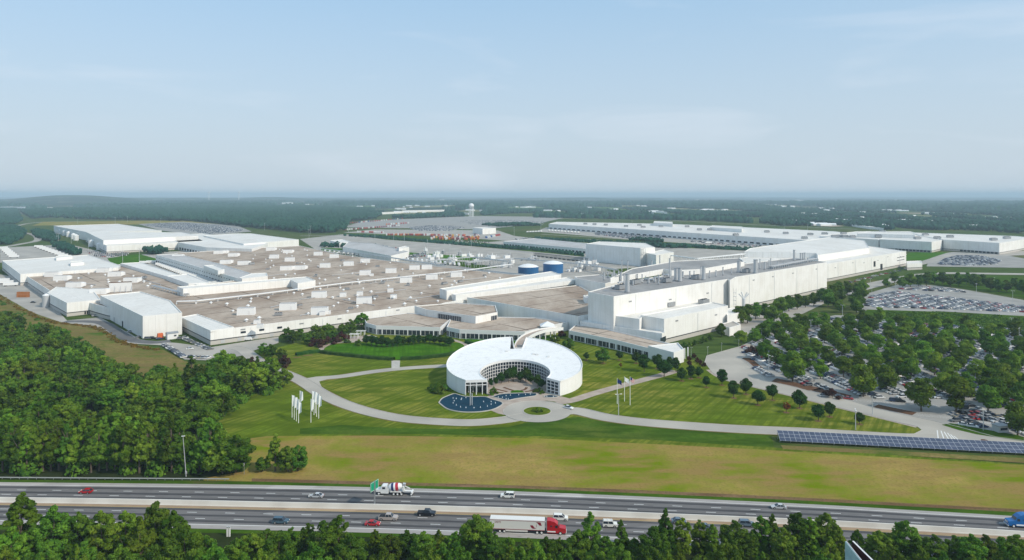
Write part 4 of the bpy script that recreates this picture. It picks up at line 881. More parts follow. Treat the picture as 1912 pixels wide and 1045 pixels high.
# roof details
mb = MB()
for x, y in ((12,382),(14,381),(20,378),(-3,386)): mb.box((x,y,zr(x,y)+.2), (1.6,1.2,.5))
mb.build('roof_hatch', M['pale'], mus)
# link bridge from the notch to the pyramid-roofed pavilion
def wz(x, y, z): q = W(x, y, z); return (*q, z)
path = catmull([(3.5,389,10.6), (4.4,404,10.8), wz(975,636,10.4), wz(984,628,9.6), wz(998,621.5,8.6), wz(1016,616.5,7.6), wz(1046,612.5,6.6)], 8)
lb = empty('link_bridge', (path[0][0], path[0][1], 0), 0, 'curving raised walkway from the notch of the ring museum to the offices', 'footbridge')
dk = MB(); rl = MB(); cb = MB()
for i in range(len(path)-1):
    a, c = path[i], path[i+1]; dk.bar((a[0],a[1],a[2]-.6), (c[0],c[1],c[2]-.6), 5.4, .6)
    d = Vector((c[0]-a[0], c[1]-a[1])).normalized(); nn = Vector((-d.y, d.x))*2.75
    for s in (-1,1): rl.bar((a[0]+nn.x*s,a[1]+nn.y*s,a[2]-.9), (c[0]+nn.x*s,c[1]+nn.y*s,c[2]-.9), .3, 2.0)
    if i % 5 == 4:
        for s in (-1,1): cb.cyl((a[0]+nn.x*.8*s, a[1]+nn.y*.8*s, 0), .35, a[2]-.6, 8)
dk.build('deck', M['plaza'], lb); rl.build('side_wall', M['white'], lb); cb.build('column', M['white'], lb)
c = wz(1022, 607, 7.5); g = empty('pavilion', (c[0], c[1], 0), 0, 'small square pavilion with a white pyramid roof at the end of the footbridge', 'pavilion')
mb = MB(); s = 5.2; vs = [(c[0]+s*x, c[1]+s*y, 7.4) for x,y in ((-1,-1),(1,-1),(1,1),(-1,1))]+[(c[0],c[1],10.4)]; mb.add(vs, [(0,1,4),(1,2,4),(2,3,4),(3,0,4),(3,2,1,0)]); mb.build('pyramid_roof', M['white'], g)
mb = MB()
for x, y in ((-1,-1),(1,-1),(1,1),(-1,1)): mb.box((c[0]+s*.85*x, c[1]+s*.85*y, 0), (.5,.5,7.4))
mb.box((c[0],c[1],6.6), (2*s*.9,2*s*.9,.75)); mb.build('column', M['pale'], g)
# court, ponds, roundabout, plaza
sheet('court_paving', arc(IC, IR-.1, 0, 2*math.pi, 48)[:-1], .07, M['plaza'], True)
sheet('forecourt', [(905,742),(920,736),(1000,728),(1040,738),(1072,746),(1056,752),(1020,748),(975,752),(955,768),(948,776),(930,772),(916,766),(940,754),(912,745)], .075, M['plaza'])
cr_ = W(1003, 767.5); 
def circ(c, r, n=48): return arc(c, r, 0, 2*math.pi, n)[:-1]
rr = 124/2/F*W(1003,767)[1]*1.0
sheet('roundabout', circ(cr_, 63/F*cr_[1], 64), .09, M['road'], True)
kb = MB(); pr = circ(cr_, 26/F*cr_[1], 40)
sheet('roundabout_island', circ(cr_, 25.6/F*cr_[1], 40), .13, M['lawn'], True)
for a, c in zip(pr, pr[1:]+pr[:1]): kb.bar((*a,.09), (*c,.09), .4, .13)
pr = arc(cr_, 63/F*cr_[1], R(170), R(250), 16)+[None]+arc(cr_, 63/F*cr_[1], R(20), R(150), 20)
for a, c in zip(pr, pr[1:]):
    if a and c: kb.bar((*a,.09), (*c,.09), .35, .13)
tag(kb.build('kerb', M['kerb']), None, None, None, 'structure')
def pond(name, px, label):
    p = [q[:2] for q in catmull(Wp(px)+[W(*px[0])], 6)][:-1]; p = ccw(p)
    mb = MB(); mb.add([(x,y,.14) for x,y in p], [tuple(range(len(p)))]); tag(mb.build(name, M['water']), None, None, None, 'structure')
    mb = MB()
    for a, c in zip(p, p[1:]+p[:1]): mb.bar((*a,.0), (*c,.0), .55, .3)
    tag(mb.build('pond_kerb', M['kerb']), None, None, None, 'structure')
pond('pond', [(819.5,752),(826,744),(842,737),(850,735.5),(864,739.5),(880,741),(905,741),(920,746),(939,753),(925,763),(905,768),(880,769.8),(855,768.5),(834,763)], '')
pond('pond', [(918,741),(935,736),(960,734.5),(985,734),(1001,735),(1000,739),(985,741.5),(965,744.5),(948,747.5),(935,745)], '')
pond('pond', [(1016,739.5),(1025,737.5),(1038,739.5),(1042,741.5),(1030,742.5),(1018,742)], '')
ft = empty('fountain_jet', (0,0,.14)); mb = MB(); mb.lathe((0,0,.14), [(.30,0),(.20,.3),(.10,.6),(.03,.95)], 8); 
M['spray'] = mat('white_spray', (.8,.84,.87), .6); o = mb.build('spray', M['spray'], ft, local=True, smooth=True); o.location = (0,0,-.14)
FJ = {'f': ft}; uf = {'f': False}
for x, y in ((846,744),(852,744.8),(848,749),(846,753),(852,757),(860,760.5),(870,761.7),(885,762),(897,761),(910,759),(917,755.5),(925,753),(917,750.5),(903,750.5),(862,744.5),(870,743.2),(930.5,742),(938,742.5),(945,745.5),(953,738.5),(945,739.5),(968.5,737.8),(981,737.2),(990,736.5),(1021,740.6),(1033,741),(949,745.8),(861,746.6)):
    place(FJ, uf, 'f', (*W(x,y), .14), 0, 'small white fountain jet rising from the dark blue museum pond', 'fountain', 'fountain jets in the museum ponds', .7)
g = empty('pond_sculpture', (*W(878.5,757), .1), 0, 'cluster of slim silver columns standing in the left museum pond', 'sculpture')
for i, (dx, dy) in enumerate(((0,0),(.9,.5),(.2,1.1))): q = W(878,757); mb = MB(); mb.box((q[0]+dx,q[1]+dy,.1), (.35,.35,5.6)); mb.build('column', M['lgrey'], g)

# ------------------------------------------------------------------ flags and masts
M['flag'] = mat('white_flag_cloth', (.80,.83,.84), .8)
def flagpole(px, py, hgt, label, group, fm='flag', big=True, lean=0):
    q = W(px, py); g = empty('flagpole', (*q, 0), 0, label, 'flagpole', group)
    mb = MB(); mb.cyl((*q, 0), .16, hgt, 8, 0, .09); mb.build('pole', M['white'], g)
    mb = MB(); n = 8; L_, Wd = (5.2, 1.5) if big else (2.0, 3.2); vs = []
    rr_ = random.Random(int(px*7+py))
    for j in range(n+1):
        for i in range(7):
            u_ = i/6; v_ = j/n; drop = 0 if big else .75*u_*1.6
            vs.append((q[0]+.12+Wd*u_*(.85 if big else .62), q[1]+.25*math.sin(u_*5+v_*2+px), hgt-.15-L_*v_*(1-.25*u_ if big else 1)-drop-(.35*u_ if big else 0)))
    mb.add(vs, [(7*j+i, 7*j+i+1, 7*(j+1)+i+1, 7*(j+1)+i) for j in range(n) for i in range(6)]); 
    o = mb.build('flag', fm if isinstance(fm, list) else M[fm], g, smooth=True)
    return g, o
for i, (x, yb, yt) in enumerate(((545.3,779.5,737),(549.3,783,740),(553.3,786,743),(557.4,789.5,750),(560,770.5,729))):
    D = W(x,yb)[1]; flagpole(x, yb, (yb-yt)/F*D, 'white banner on a pole in the left cluster of banners on the lawn', 'left cluster of white banners')
for i, (x, yb, yt) in enumerate(((580.5,788.5,744),(586.3,774.5,730),(591,778,734),(595,781,738),(583,768,729.5),(589,771,733))):
    D = W(x,yb)[1]; flagpole(x, yb, (yb-yt)/F*D, 'white banner on a pole in the right cluster of banners on the lawn', 'right cluster of white banners')
def usx(n, cur, c):
    t = n.nodes.new('ShaderNodeTexCoord'); s = n.nodes.new('ShaderNodeSeparateXYZ'); n.links.new(t.outputs['Generated'], s.inputs[0])
    m1 = n.nodes.new('ShaderNodeMath'); m1.operation = 'MULTIPLY'; m1.inputs[1].default_value = 6.5; n.links.new(s.outputs[2], m1.inputs[0])
    f1 = n.nodes.new('ShaderNodeMath'); f1.operation = 'FRACT'; n.links.new(m1.outputs[0], f1.inputs[0]); g1 = n.nodes.new('ShaderNodeMath'); g1.operation = 'GREATER_THAN'; g1.inputs[1].default_value = .5; n.links.new(f1.outputs[0], g1.inputs[0])
    a = mixnode(n, g1.outputs[0], (.5,.03,.04), (.75,.75,.75))
    l1 = n.nodes.new('ShaderNodeMath'); l1.operation = 'LESS_THAN'; l1.inputs[1].default_value = .42; n.links.new(s.outputs[0], l1.inputs[0]); l2_ = n.nodes.new('ShaderNodeMath'); l2_.operation = 'GREATER_THAN'; l2_.inputs[1].default_value = .55; n.links.new(s.outputs[2], l2_.inputs[0])
    mm = n.nodes.new('ShaderNodeMath'); mm.operation = 'MULTIPLY'; n.links.new(l1.outputs[0], mm.inputs[0]); n.links.new(l2_.outputs[0], mm.inputs[1])
    return mixnode(n, mm.outputs[0], a, (.03,.05,.2))
M['flagus'] = mat('striped_flag_cloth', (.5,.03,.04), .8, extra=usx); M['flagblue'] = mat('dark_blue_flag_cloth', (.015,.03,.14), .8)
for x, yb, yt, fm, lb in ((1152.5,753.5,706,'flagblue','flagpole with a hanging dark blue flag, left of the three by the path'),(1166,749,703,'flag','flagpole with a furled white flag, middle of the three by the path'),(1176.5,756,703,'flagus','flagpole with a red and white striped flag, right of the three by the path')):
    D = W(x,yb)[1]; flagpole(x, yb, (yb-yt)/F*D, lb, None, fm, False)
# lamp posts
lpg = empty('lamp_post', (0,0,0)); mb = MB(); mb.cyl((0,0,0), .16, 10.5, 8, 0, .10); mb.build('pole', M['lgrey'], lpg, local=True); mb = MB(); mb.bar((-.9,0,10.4), (.9,0,10.4), .12, .12); mb.build('arm', M['lgrey'], lpg, local=True)
for s in (-1,1): mb = MB(); mb.box((s*1.0,0,10.35), (.6,.35,.2)); mb.build('lamp_head', M['white'], lpg, local=True)
LP = {'l': lpg}; ul = {'l': False}
for x, yb, yt, lb, gr in ((1155,774.5,735,'tall lone lamp mast on the lawn beside the three flagpoles',None),(1597.5,802,764,'lamp post at the edge of the round-tree lawn near its right tip',None),(1629,774,739,'lamp post between the access road and the round-tree lawn, right of the others',None),
   (1422,637,613,'lamp post at the top of the access road, before the first car park trees',None),(1435.5,693,662,'lamp post over the nearest end of the treed car park',None),(1514,622,597,'lamp post among the trees at the top left of the car park',None),(1538,663,637,'lamp post among the left trees of the car park',None),(1649,666,642,'lamp post in the middle of the treed car park, beside a red-roofed car',None),
   (1572.5,728,704,'lamp post at the front of the car park right of the purple bush',None),(1686,702,672,'lamp post among the central trees of the car park',None),(1722,645,622,'lamp post at the back middle of the treed car park',None),(1821,711,680,'lamp post in the open aisle right of centre in the car park',None),(1836,803,765,'lamp post at the right end of the car park by the hut',None),
   (1889,615,593,'lamp post at the right back corner of the car park',None),(1903,636,612,'right-most lamp post of the car park',None),
   (1290.5,664,648,'first of the short lamp posts on the entrance lawn, from the left','x'),(1321.5,664,647,'second of the short lamp posts on the entrance lawn, from the left','x'),(1347.5,656,640,'third of the short lamp posts on the entrance lawn, from the left','x'),(1379.5,650,634,'fourth of the short lamp posts on the entrance lawn, from the left','x'),
   (648,636,623,'small lamp post on the garden terrace by the pergolas',None),(845,633,624,'small lamp post at the right end of the terrace hedge',None)):
    q = W(x,yb); s = (yb-yt)/F*q[1]/10.6; place(LP, ul, 'l', (*q,0), rv.uniform(0,3), lb, 'lamp post', None, (s*1.15 if s < .8 else 1.2, s*1.15 if s<.8 else 1.2, s))
for x, yb, hh in ((1680,530,.9),(1761,520,.9),(1748,560,1),(1823,545,1),(1628,553,1),(1625,534,1),(1856,530,.9),(1909,535,.9),(1891,560,1),(1672,545,1),(1573,590,1)):
    q = W(x,yb+6); place(LP, ul, 'l', (*q,0), rv.uniform(0,3), 'lamp post around the packed storage lot of cars', 'lamp post', 'lamp posts round the packed storage lot', hh*1.1)
for x, yb in ((580,437),(494,430),(577,446),(651,434),(755,455),(798,470),(735,450),(863,440),(822,437),(700,446),(1066,432),(913,448),(300,420),(145,418),(238,415),(215,417),(165,468),(109,455),(133,458),(144,452),(106,449),(229,497),(260,490),(880,470),(792,476),(840,482),(960,440),(1010,430),(1180,425),(1464,432),(1508,433)):
    q = W(x,yb); place(LP, ul, 'l', (*q,0), rv.uniform(0,3), 'distant lamp mast in the yards behind the plant', 'lamp post', 'distant lamp masts behind the plant', (1.9,1.9,2.0))
# tall highway mast by the woods and sign in the median
q = W(347.5, 889.5); g = empty('light_mast', (*q,0), 0, 'tall slim light mast at the edge of the left woods by the highway', 'light mast'); mb = MB(); mb.tube((*q,0), (q[0]-1.1,q[1],14.3), .17, 8, 0, .09); mb.build('pole', M['lgrey'], g)
mb = MB(); mb.bar((q[0]-1.6,q[1],14.2), (q[0]-.4,q[1],14.3), .3, .2); mb.build('lamp_head', M['white'], g); mb = MB(); mb.box((q[0]+.1,q[1]-.2,1.0), (.55,.4,.9)); mb.build('control_box', M['lgrey'], g)
q = W(699.5, 945.8); g = empty('road_sign', (*q,0), 0, 'green highway sign on a steel post in the median, seen almost edge-on', 'road sign')
mb = MB(); mb.box((*q,0), (.42,.42,8.2)); mb.build('post', M['grey'], g)
M['signg'] = mat('green_sign_face', (.005,.28,.15), .45); p0 = (q[0]-1.0, q[1]-1.9); p1 = (q[0]+.8, q[1]+1.9)
mb = MB(); mb.bar((*p0,5.3), (*p1,5.3), .14, 2.9); mb.build('sign_panel', M['signg'], g)
d = Vector((p1[0]-p0[0], p1[1]-p0[1])).normalized(); nn = Vector((d.y,-d.x)); mb = MB()
for s in (.1, -.1):
    for (t0, t1, z0, z1) in ((.02,.98,5.38,5.46),(.02,.98,8.04,8.12),(.02,.045,5.38,8.12),(.955,.98,5.38,8.12)):
        a_, c_ = lerp(p0,p1,t0), lerp(p0,p1,t1); mb.bar((a_[0]+nn.x*s,a_[1]+nn.y*s,z0), (c_[0]+nn.x*s,c_[1]+nn.y*s,z0), .03, z1-z0)
mb.build('sign_border', M['line'], g)
q = W(456, 885.5); g = empty('road_sign', (*q,0), 0, 'small grey sign seen edge-on beside the lone trees on the meadow', 'road sign'); mb = MB(); mb.cyl((*q,0), .07, 4.2, 6); mb.build('post', M['grey'], g); mb = MB(); mb.box((q[0],q[1],3.1), (.3,1.0,1.1)); mb.build('sign_panel', M['lgrey'], g)
for x, lb in ((424.5,'left of two white marker posts on the near roadside grass'),(428.6,'right of two white marker posts on the near roadside grass')):
    q = W(x, 1001.5); g = empty('marker_post', (*q,0), 0, lb, 'marker post'); mb = MB(); mb.box((*q,0), (.42,.3,2.6)); mb.build('post', M['white'], g); mb = MB(); mb.box((q[0],q[1],2.6), (.5,.4,.3)); mb.build('cap', M['lgrey'], g)
# V-shaped billboard in the lower right corner, seen from its back end
M['maroon'] = mat('maroon_billboard_face', (.055,.008,.012), .6, c2=(.075,.012,.016), scale=.5); M['bface'] = mat('pale_green_billboard_face', (.45,.60,.58), .6, c2=(.35,.5,.5), scale=.6)
far_ = wz(1580, 1010.7, 16.5); g = empty('billboard', (far_[0]+1, far_[1]-6, 0), 0, 'V-shaped roadside billboard with maroon inner faces in the lower right corner', 'billboard')
l0 = wz(1579,1010.5,16.5); l1_ = wz(1612,1052,16.5); r0 = wz(1592,1010.5,16.5); r1_ = wz(1634,1052,16.5)
def ext(a, c, k): return (a[0]+(c[0]-a[0])*k, a[1]+(c[1]-a[1])*k)
l1x, r1x = ext(l0, l1_, 1.5), ext(r0, r1_, 1.5)
mb = MB(); mb.bar((l0[0],l0[1],11.5), (*l1x,11.5), .3, 5); mb.build('left_panel', M['bface'], g)
mb = MB(); mb.bar((l0[0]+.3,l0[1],11.5), (l1x[0]+.3,l1x[1],11.5), .25, 5.02); mb.build('left_panel_back', M['maroon'], g)
mb = MB(); mb.bar((r0[0],r0[1],9.5), (*r1x,9.5), .3, 7); mb.build('right_panel', M['maroon'], g)
mb = MB(); mb.bar((r0[0]+.1,r0[1],16.52), (r1x[0]+.1,r1x[1],16.52), .4, .1); mb.bar((l0[0]+.15,l0[1],16.53), (l1x[0]+.15,l1x[1],16.53), .12, .1); mb.build('edge_trim', M['line'], g)
mb = MB()
for a_ in (ext(l0,l1x,.3), ext(r0,r1x,.3), ext(l0,l1x,.8), ext(r0,r1x,.8)): mb.cyl((a_[0]+.6,a_[1],0), .3, 11.6, 10)
mb.build('support_post', M['grey'], g)
# concrete cylinder-ish box and signs near the solar array, and the solar array itself
s0, s1 = W(1457, 826.5), W(1912, 850.5); d = Vector((s1[0]-s0[0], s1[1]-s0[1])).normalized(); nn = Vector((-d.y, d.x)); Ls = math.hypot(s1[0]-s0[0], s1[1]-s0[1])*1.25
g = empty('solar_array', (*s0,0), 0, 'long row of dark blue solar panels in white frames beside the loop road', 'solar panels')
wd_ = 5.6; hh = 2.3; me = MB()
A_ = (s0[0],s0[1],.9); B_ = (s0[0]+d.x*Ls,s0[1]+d.y*Ls,.9); C_ = (B_[0]+nn.x*wd_,B_[1]+nn.y*wd_,.9+hh); D_ = (A_[0]+nn.x*wd_,A_[1]+nn.y*wd_,.9+hh)
me.add([A_,B_,C_,D_], [(0,1,2,3)]); o = me.build('panel_surface', M['solar'], g); uvl = o.data.uv_layers.new(name='UV'); nc = int(Ls/2.05)
for li, (u_, v_) in enumerate(((0,0),(nc,0),(nc,2.73),(0,2.73))): uvl.data[li].uv = (u_, v_)
mb = MB(); k = int(Ls/4.1)
for i in range(k+1):
    q = (s0[0]+d.x*Ls*i/k, s0[1]+d.y*Ls*i/k); mb.bar((q[0],q[1],.70), (q[0]+nn.x*wd_,q[1]+nn.y*wd_,.70+hh), .12, .12); mb.box((q[0]+nn.x*.8,q[1]+nn.y*.8,0), (.12,.12,1.1)); mb.box((q[0]+nn.x*4.8,q[1]+nn.y*4.8,0), (.12,.12,2.7))
mb.build('support_frame', M['grey'], g)
for x, y, r_, lb in ((1838,829,1.3,'round tan concrete planter beside the road above the solar panels'),):
    q = W(x,y); g = empty('planter', (*q,0), 0, lb, 'planter'); mb = MB(); mb.cyl((*q,0), r_, 1.5, 14, 0, r_*1.1); mb.build('bowl', M['plaza'], g); mb = MB(); mb.cyl((*q,1.5), r_*.95, .1, 14); mb.build('soil', M['mulch'], g)
q = W(1868,805); g = empty('guard_hut', (*q,0), R(10), 'small grey hut at the right end of the car park beside the dark tree', 'hut'); mb = MB(); mb.box((0,0,0), (5,3.4,2.6)); mb.build('wall', M['lgrey'], g, local=True); mb = MB(); mb.box((0,0,2.6), (5.6,4,.3)); mb.build('roof', M['grey'], g, local=True); mb = MB(); mb.box((0,-1.72,1), (3.4,.1,1)); mb.build('window', Gl, g, local=True)
# zebra markings
for (x0,y0,x1,y1) in ((1750,803,1752,820),(1757,804,1763,821),(1763,806,1772,821),(1769,808,1779,821),(1775,811,1785,822),(1781,814,1791,822)):
    a_, c_ = W(x0,y0), W(x1,y1); dd = Vector((c_[0]-a_[0], c_[1]-a_[1])).normalized(); n2 = Vector((-dd.y,dd.x))*.2; mb = MB(); mb.add([(a_[0]-n2.x,a_[1]-n2.y,.05),(c_[0]-n2.x,c_[1]-n2.y,.05),(c_[0]+n2.x,c_[1]+n2.y,.05),(a_[0]+n2.x,a_[1]+n2.y,.05)], [(0,1,2,3)]); tag(mb.build('road_marking', M['line']), None, None, None, 'structure')
mb = MB(); nlin = 0
def stall_lines(x0, y0, x1, y1, n, L_, ang):
    a_, c_ = W(x0,y0), W(x1,y1)
    for i in range(n+1):
        q = lerp(a_, c_, i/n); e_ = (q[0]+L_*math.cos(R(ang)), q[1]+L_*math.sin(R(ang))); mb.add([(q[0]-.08,q[1],.013),(q[0]+.08,q[1],.013),(e_[0]+.08,e_[1],.013),(e_[0]-.08,e_[1],.013)], [(0,1,2,3)])
stall_lines(1590,748,1665,752,12,5,110); stall_lines(1640,757,1700,768,12,5,110); stall_lines(1715,776,1790,783,14,5.5,110); stall_lines(1810,786,1900,800,16,5.5,110); stall_lines(1690,750,1760,760,14,5,110)
tag(mb.build('stall_lines', M['line']), None, None, None, 'structure')

# ------------------------------------------------------------------ garden terrace
hedge_px = [(600,659),(640,664),(700,670),(730,672),(736,672.5)], [(748,672),(790,669.5),(830,665),(860,659)], [(553,664),(575,660),(598,657.5)], [(870,640),(885,645),(890,655),(884,662)]
for pts_, lb in zip(hedge_px, ('long clipped hedge along the terrace lawn, left of the path gap','clipped hedge along the terrace lawn, right of the path gap','short hedge stub at the left end of the terrace garden','small curved hedge beside the right side of the terrace lawn')):
    P = catmull(Wp(pts_), 8); vs = []; r_ = random.Random(5); mb = MB()
    for i, q in enumerate(P):
        a_ = Vector(P[max(0,i-1)]); c_ = Vector(P[min(len(P)-1,i+1)]); t = (c_-a_).normalized(); nn = Vector((-t.y,t.x))
        for k, h_ in ((-1.3,0),(-1.2,1.5),(-.6,1.9),(.6,1.95),(1.2,1.5),(1.3,0)): kk = k+r_.uniform(-.15,.15); vs.append((q[0]+nn.x*kk, q[1]+nn.y*kk, h_*r_.uniform(.93,1.08)))
    mb.add(vs, [(6*i+k, 6*(i+1)+k, 6*(i+1)+k+1, 6*i+k+1) for i in range(len(P)-1) for k in range(5)]); tag(mb.build('hedge', M['leafC']), lb, 'hedge')
sheet('terrace_lawn', [(598,656),(612,646),(640,642),(690,640),(760,641),(830,640),(868,641),(872,650),(850,660),(800,668),(740,671),(690,668),(640,663)], .05, M['lawn2'], smooth=6)
sheet('terrace_lawn', [(862,628),(1000,624),(1060,628),(1020,636),(960,640),(880,640),(868,636)], .045, M['lawn2'])
ribbon('garden_path', [(600,655),(601,650),(614,643),(640,638.5),(675,634)], 3.4, .06, M['plaza'])
ribbon('garden_path', [(845,634),(866,641),(874,648)], 3.4, .06, M['plaza'])
sheet('garden_steps', [(731,673),(747,673),(746,688),(731,688)], .08, M['kerb'])
sheet('garden_terrace', [(640,630),(690,625),(705,628),(690,636),(650,640)], .055, M['plaza'])
for x, y, lb in ((662,631,'left of two small white pergolas on the garden terrace'),(674,625,'right of two small white pergolas on the garden terrace')):
    q = W(x,y); g = empty('pergola', (*q,0), 0, lb, 'pergola'); mb = MB()
    for dx in (-2.6,0,2.6):
        for dy in (-1.5,1.5): mb.box((q[0]+dx,q[1]+dy,0), (.3,.3,2.8))
    mb.build('post', M['white'], g); mb = MB()
    for k in range(9): mb.box((q[0]-3.2+k*.8,q[1],2.8), (.25,4.2,.25))
    mb.build('roof_beam', M['white'], g)
ribbon('flower_bed', [(548,668),(556,667),(563,666.5)], 2.5, .06, M['reddirt']); ribbon('flower_bed', [(566,664),(576,663),(584,662.5)], 2.2, .06, M['reddirt'])
# court garden pattern
sheet('court_bed', circ((IC[0]+1, IC[1]-8.5), 3.4, 24), .09, M['lawn2'], True)
for a_, c_ in (((-11,-2),(-4,-8)),((-6,0),(-1,-6)),((11,-2),(5,-8)),((6,0),(3,-6)),((-13,-6),(-6,-10))):
    x, y = IC; ribbon('court_bed', [(x+a_[0],y+a_[1]),(x+(a_[0]+c_[0])/2+.6,y+(a_[1]+c_[1])/2-.6),(x+c_[0],y+c_[1])], 1.5, .092, M['mulch'], world=True)

# ------------------------------------------------------------------ trees
def crown_mesh(seed, hgt, rad, kind, nleaf, leaf, m, zc0=.22):
    g = np.random.default_rng(seed)
    zlo, zhi = hgt*zc0, hgt
    nl = {'broad': 44, 'tall': 48, 'cone': 44, 'round': 22, 'shrub': 12}[kind]*(2 if nleaf > 5000 else 1)
    t = g.random(nl)**.85; t[:2] = (.95, .06); th = g.random(nl)*2*np.pi
    if kind == 'broad': env = np.sqrt(np.clip(1-(np.abs(t-.42)/.60)**2.2, .05, 1))
    elif kind == 'round': env = np.sqrt(np.clip(1-((t-.5)/.53)**2, .03, 1))
    elif kind == 'tall': env = np.clip(np.minimum(1, (t+.12)/.3), 0, 1)*np.clip(1.12-t**1.6, .15, 1)
    elif kind == 'cone': env = np.clip(1.12-t, .1, 1)**.8*np.clip((t+.1)/.22, .3, 1)
    else: env = np.sqrt(np.clip(1-t**2, .1, 1))
    rr = rad*env*(.62*np.sqrt(g.random(nl))+.12)
    if kind == 'round': rr = rad*env*.55*np.sqrt(g.random(nl)); 
    lr = rad*(.20+.20*g.random(nl))*np.clip(env, .45, 1)*(.82 if nleaf > 5000 else 1)
    if kind in ('broad', 'cone', 'tall'): rr = rad*env*(.30+.55*np.sqrt(g.random(nl)))
    if kind in ('broad', 'cone', 'tall'): rr[t > .88] *= .35; t = np.clip(t*(1+.05*g.normal(size=nl)), .02, 1.03)
    if kind == 'round': lr = rad*(.42+.06*g.random(nl))*np.clip(env,.55,1)
    C_ = np.stack([rr*np.cos(th), rr*np.sin(th), zlo+(zhi-zlo)*t-lr*.5*(t > .6)+lr*.4*(t < .2)], -1)
    w_ = lr**2; idx = g.choice(nl, nleaf, p=w_/w_.sum())
    d = g.normal(size=(nleaf, 3)); d[:, 2] = d[:, 2]*.8+.25; d /= np.linalg.norm(d, axis=1)[:, None]
    c = C_[idx]+d*lr[idx][:, None]*(.72+.36*g.random(nleaf))[:, None]*np.array([1, 1, .85])
    nrm = d+g.normal(size=(nleaf, 3))*.45; nrm /= np.linalg.norm(nrm, axis=1)[:, None]
    a = np.cross(nrm, g.normal(size=(nleaf, 3))); a /= np.linalg.norm(a, axis=1)[:, None]; b_ = np.cross(nrm, a)
    s = leaf*(.6+.8*g.random(nleaf))[:, None]
    v = np.stack([c-a*s-b_*s*.55, c+a*s*.2-b_*s*.75, c+a*s+b_*s*.3, c-a*s*.1+b_*s*.8], 1).reshape(-1, 3)
    v[:, 2] = np.maximum(v[:, 2], .1)
    f = np.arange(nleaf*4).reshape(-1, 4)
    return npmesh('crown', v, f, [m])
def trunk_mesh(seed, hgt, rad, kind):
    r_ = random.Random(seed); mb = MB(); h1 = hgt*(.42 if kind != 'tall' else .7); r0 = hgt*.018+.06
    mb.tube((0,0,-.1), (r_.uniform(-.15,.15), r_.uniform(-.15,.15), h1), r0, 8, 0, r0*.6)
    for k in range(4):
        t = k*1.6+r_.random(); z0 = h1*(.55+.12*k); mb.tube((0,0,z0), (math.cos(t)*rad*.5, math.sin(t)*rad*.5, z0+hgt*.25), r0*.45, 5, 0, r0*.12)
    mb.tube((0,0,h1*.98), (.1,.1,hgt*.85), r0*.6, 6, 0, r0*.15)
    me = bpy.data.meshes.new('trunk'); me.from_pydata(mb.v, [], mb.f); me.materials.append(M['trunk']); return me
TP = {}
def tproto(key, kind, hgt, rad, n, leaf, m, nvar=3, zc0=.22):
    TP[key] = [(crown_mesh(hash_(key)+i*17, hgt*(1+.06*(i-1)), rad*(1+.08*((i*2)%3-1)), kind, n, leaf, M[m], zc0), trunk_mesh(i+5, hgt, rad, kind), hgt) for i in range(nvar)]
def hash_(s): return sum(ord(c)*(i+3) for i, c in enumerate(s))
tproto('broadA', 'broad', 13, 5.2, 3400, .44, 'leafA', 3, .16)
tproto('broadB', 'broad', 13, 4.8, 3400, .44, 'leafB', 3, .16)
tproto('tallA', 'tall', 16, 3.6, 3400, .42, 'leafA', 2, .14)
tproto('tallB', 'tall', 16, 3.3, 3400, .42, 'leafB', 2, .14)
tproto('nearA', 'broad', 13, 4.4, 9000, .26, 'leafA', 3, .08)
tproto('nearB', 'broad', 14, 3.3, 9000, .25, 'leafB', 3, .05)
tproto('nearC', 'tall', 15, 3.6, 9000, .25, 'leafA', 1, .05)
tproto('park', 'round', 12.5, 5.0, 3600, .40, 'leafB', 4, .13)
tproto('parkA', 'round', 12.5, 5.2, 3600, .40, 'leafA', 3, .13)
tproto('round', 'round', 8.4, 3.7, 2400, .30, 'leafC', 3, .24)
tproto('bush', 'shrub', 3.2, 2.6, 700, .30, 'leafA', 2, .02)
tproto('purple', 'shrub', 3.6, 2.5, 700, .30, 'leafP', 2, .05)
tproto('rusty', 'shrub', 5.2, 2.2, 500, .26, 'leafO', 1, .3)
tr_r = random.Random(11)
def tree(key, q, hgt, label, cat='tree', group=None, name='tree', wide=1.0, trunk=True):
    cm, tm, h0 = tr_r.choice(TP[key]); s = hgt/h0
    g = empty(name, (*q, 0), tr_r.uniform(0, 6.28), label, cat, group); g.scale = (s*wide, s*wide, s)
    o = bpy.data.objects.new('crown', cm); col.objects.link(o); o.parent = g
    if trunk: o = bpy.data.objects.new('trunk', tm); col.objects.link(o); o.parent = g
    return g
def sample(poly, n, dmin, r_, ex=()):
    xs = [p[0] for p in poly]; ys = [p[1] for p in poly]; o = list(ex); out_ = []; t = 0
    while len(out_) < n and t < n*60:
        t += 1; q = (r_.uniform(min(xs),max(xs)), r_.uniform(min(ys),max(ys)))
        if inpoly(q, poly) and all((q[0]-p[0])**2+(q[1]-p[1])**2 > dmin*dmin for p in o): o.append(q); out_.append(q)
    return out_
NUM = 'first second third fourth fifth sixth seventh eighth ninth tenth eleventh twelfth thirteenth fourteenth fifteenth sixteenth seventeenth eighteenth nineteenth twentieth'.split(); NUM += ['twenty-'+w_ for w_ in NUM[:9]]+['thirtieth']
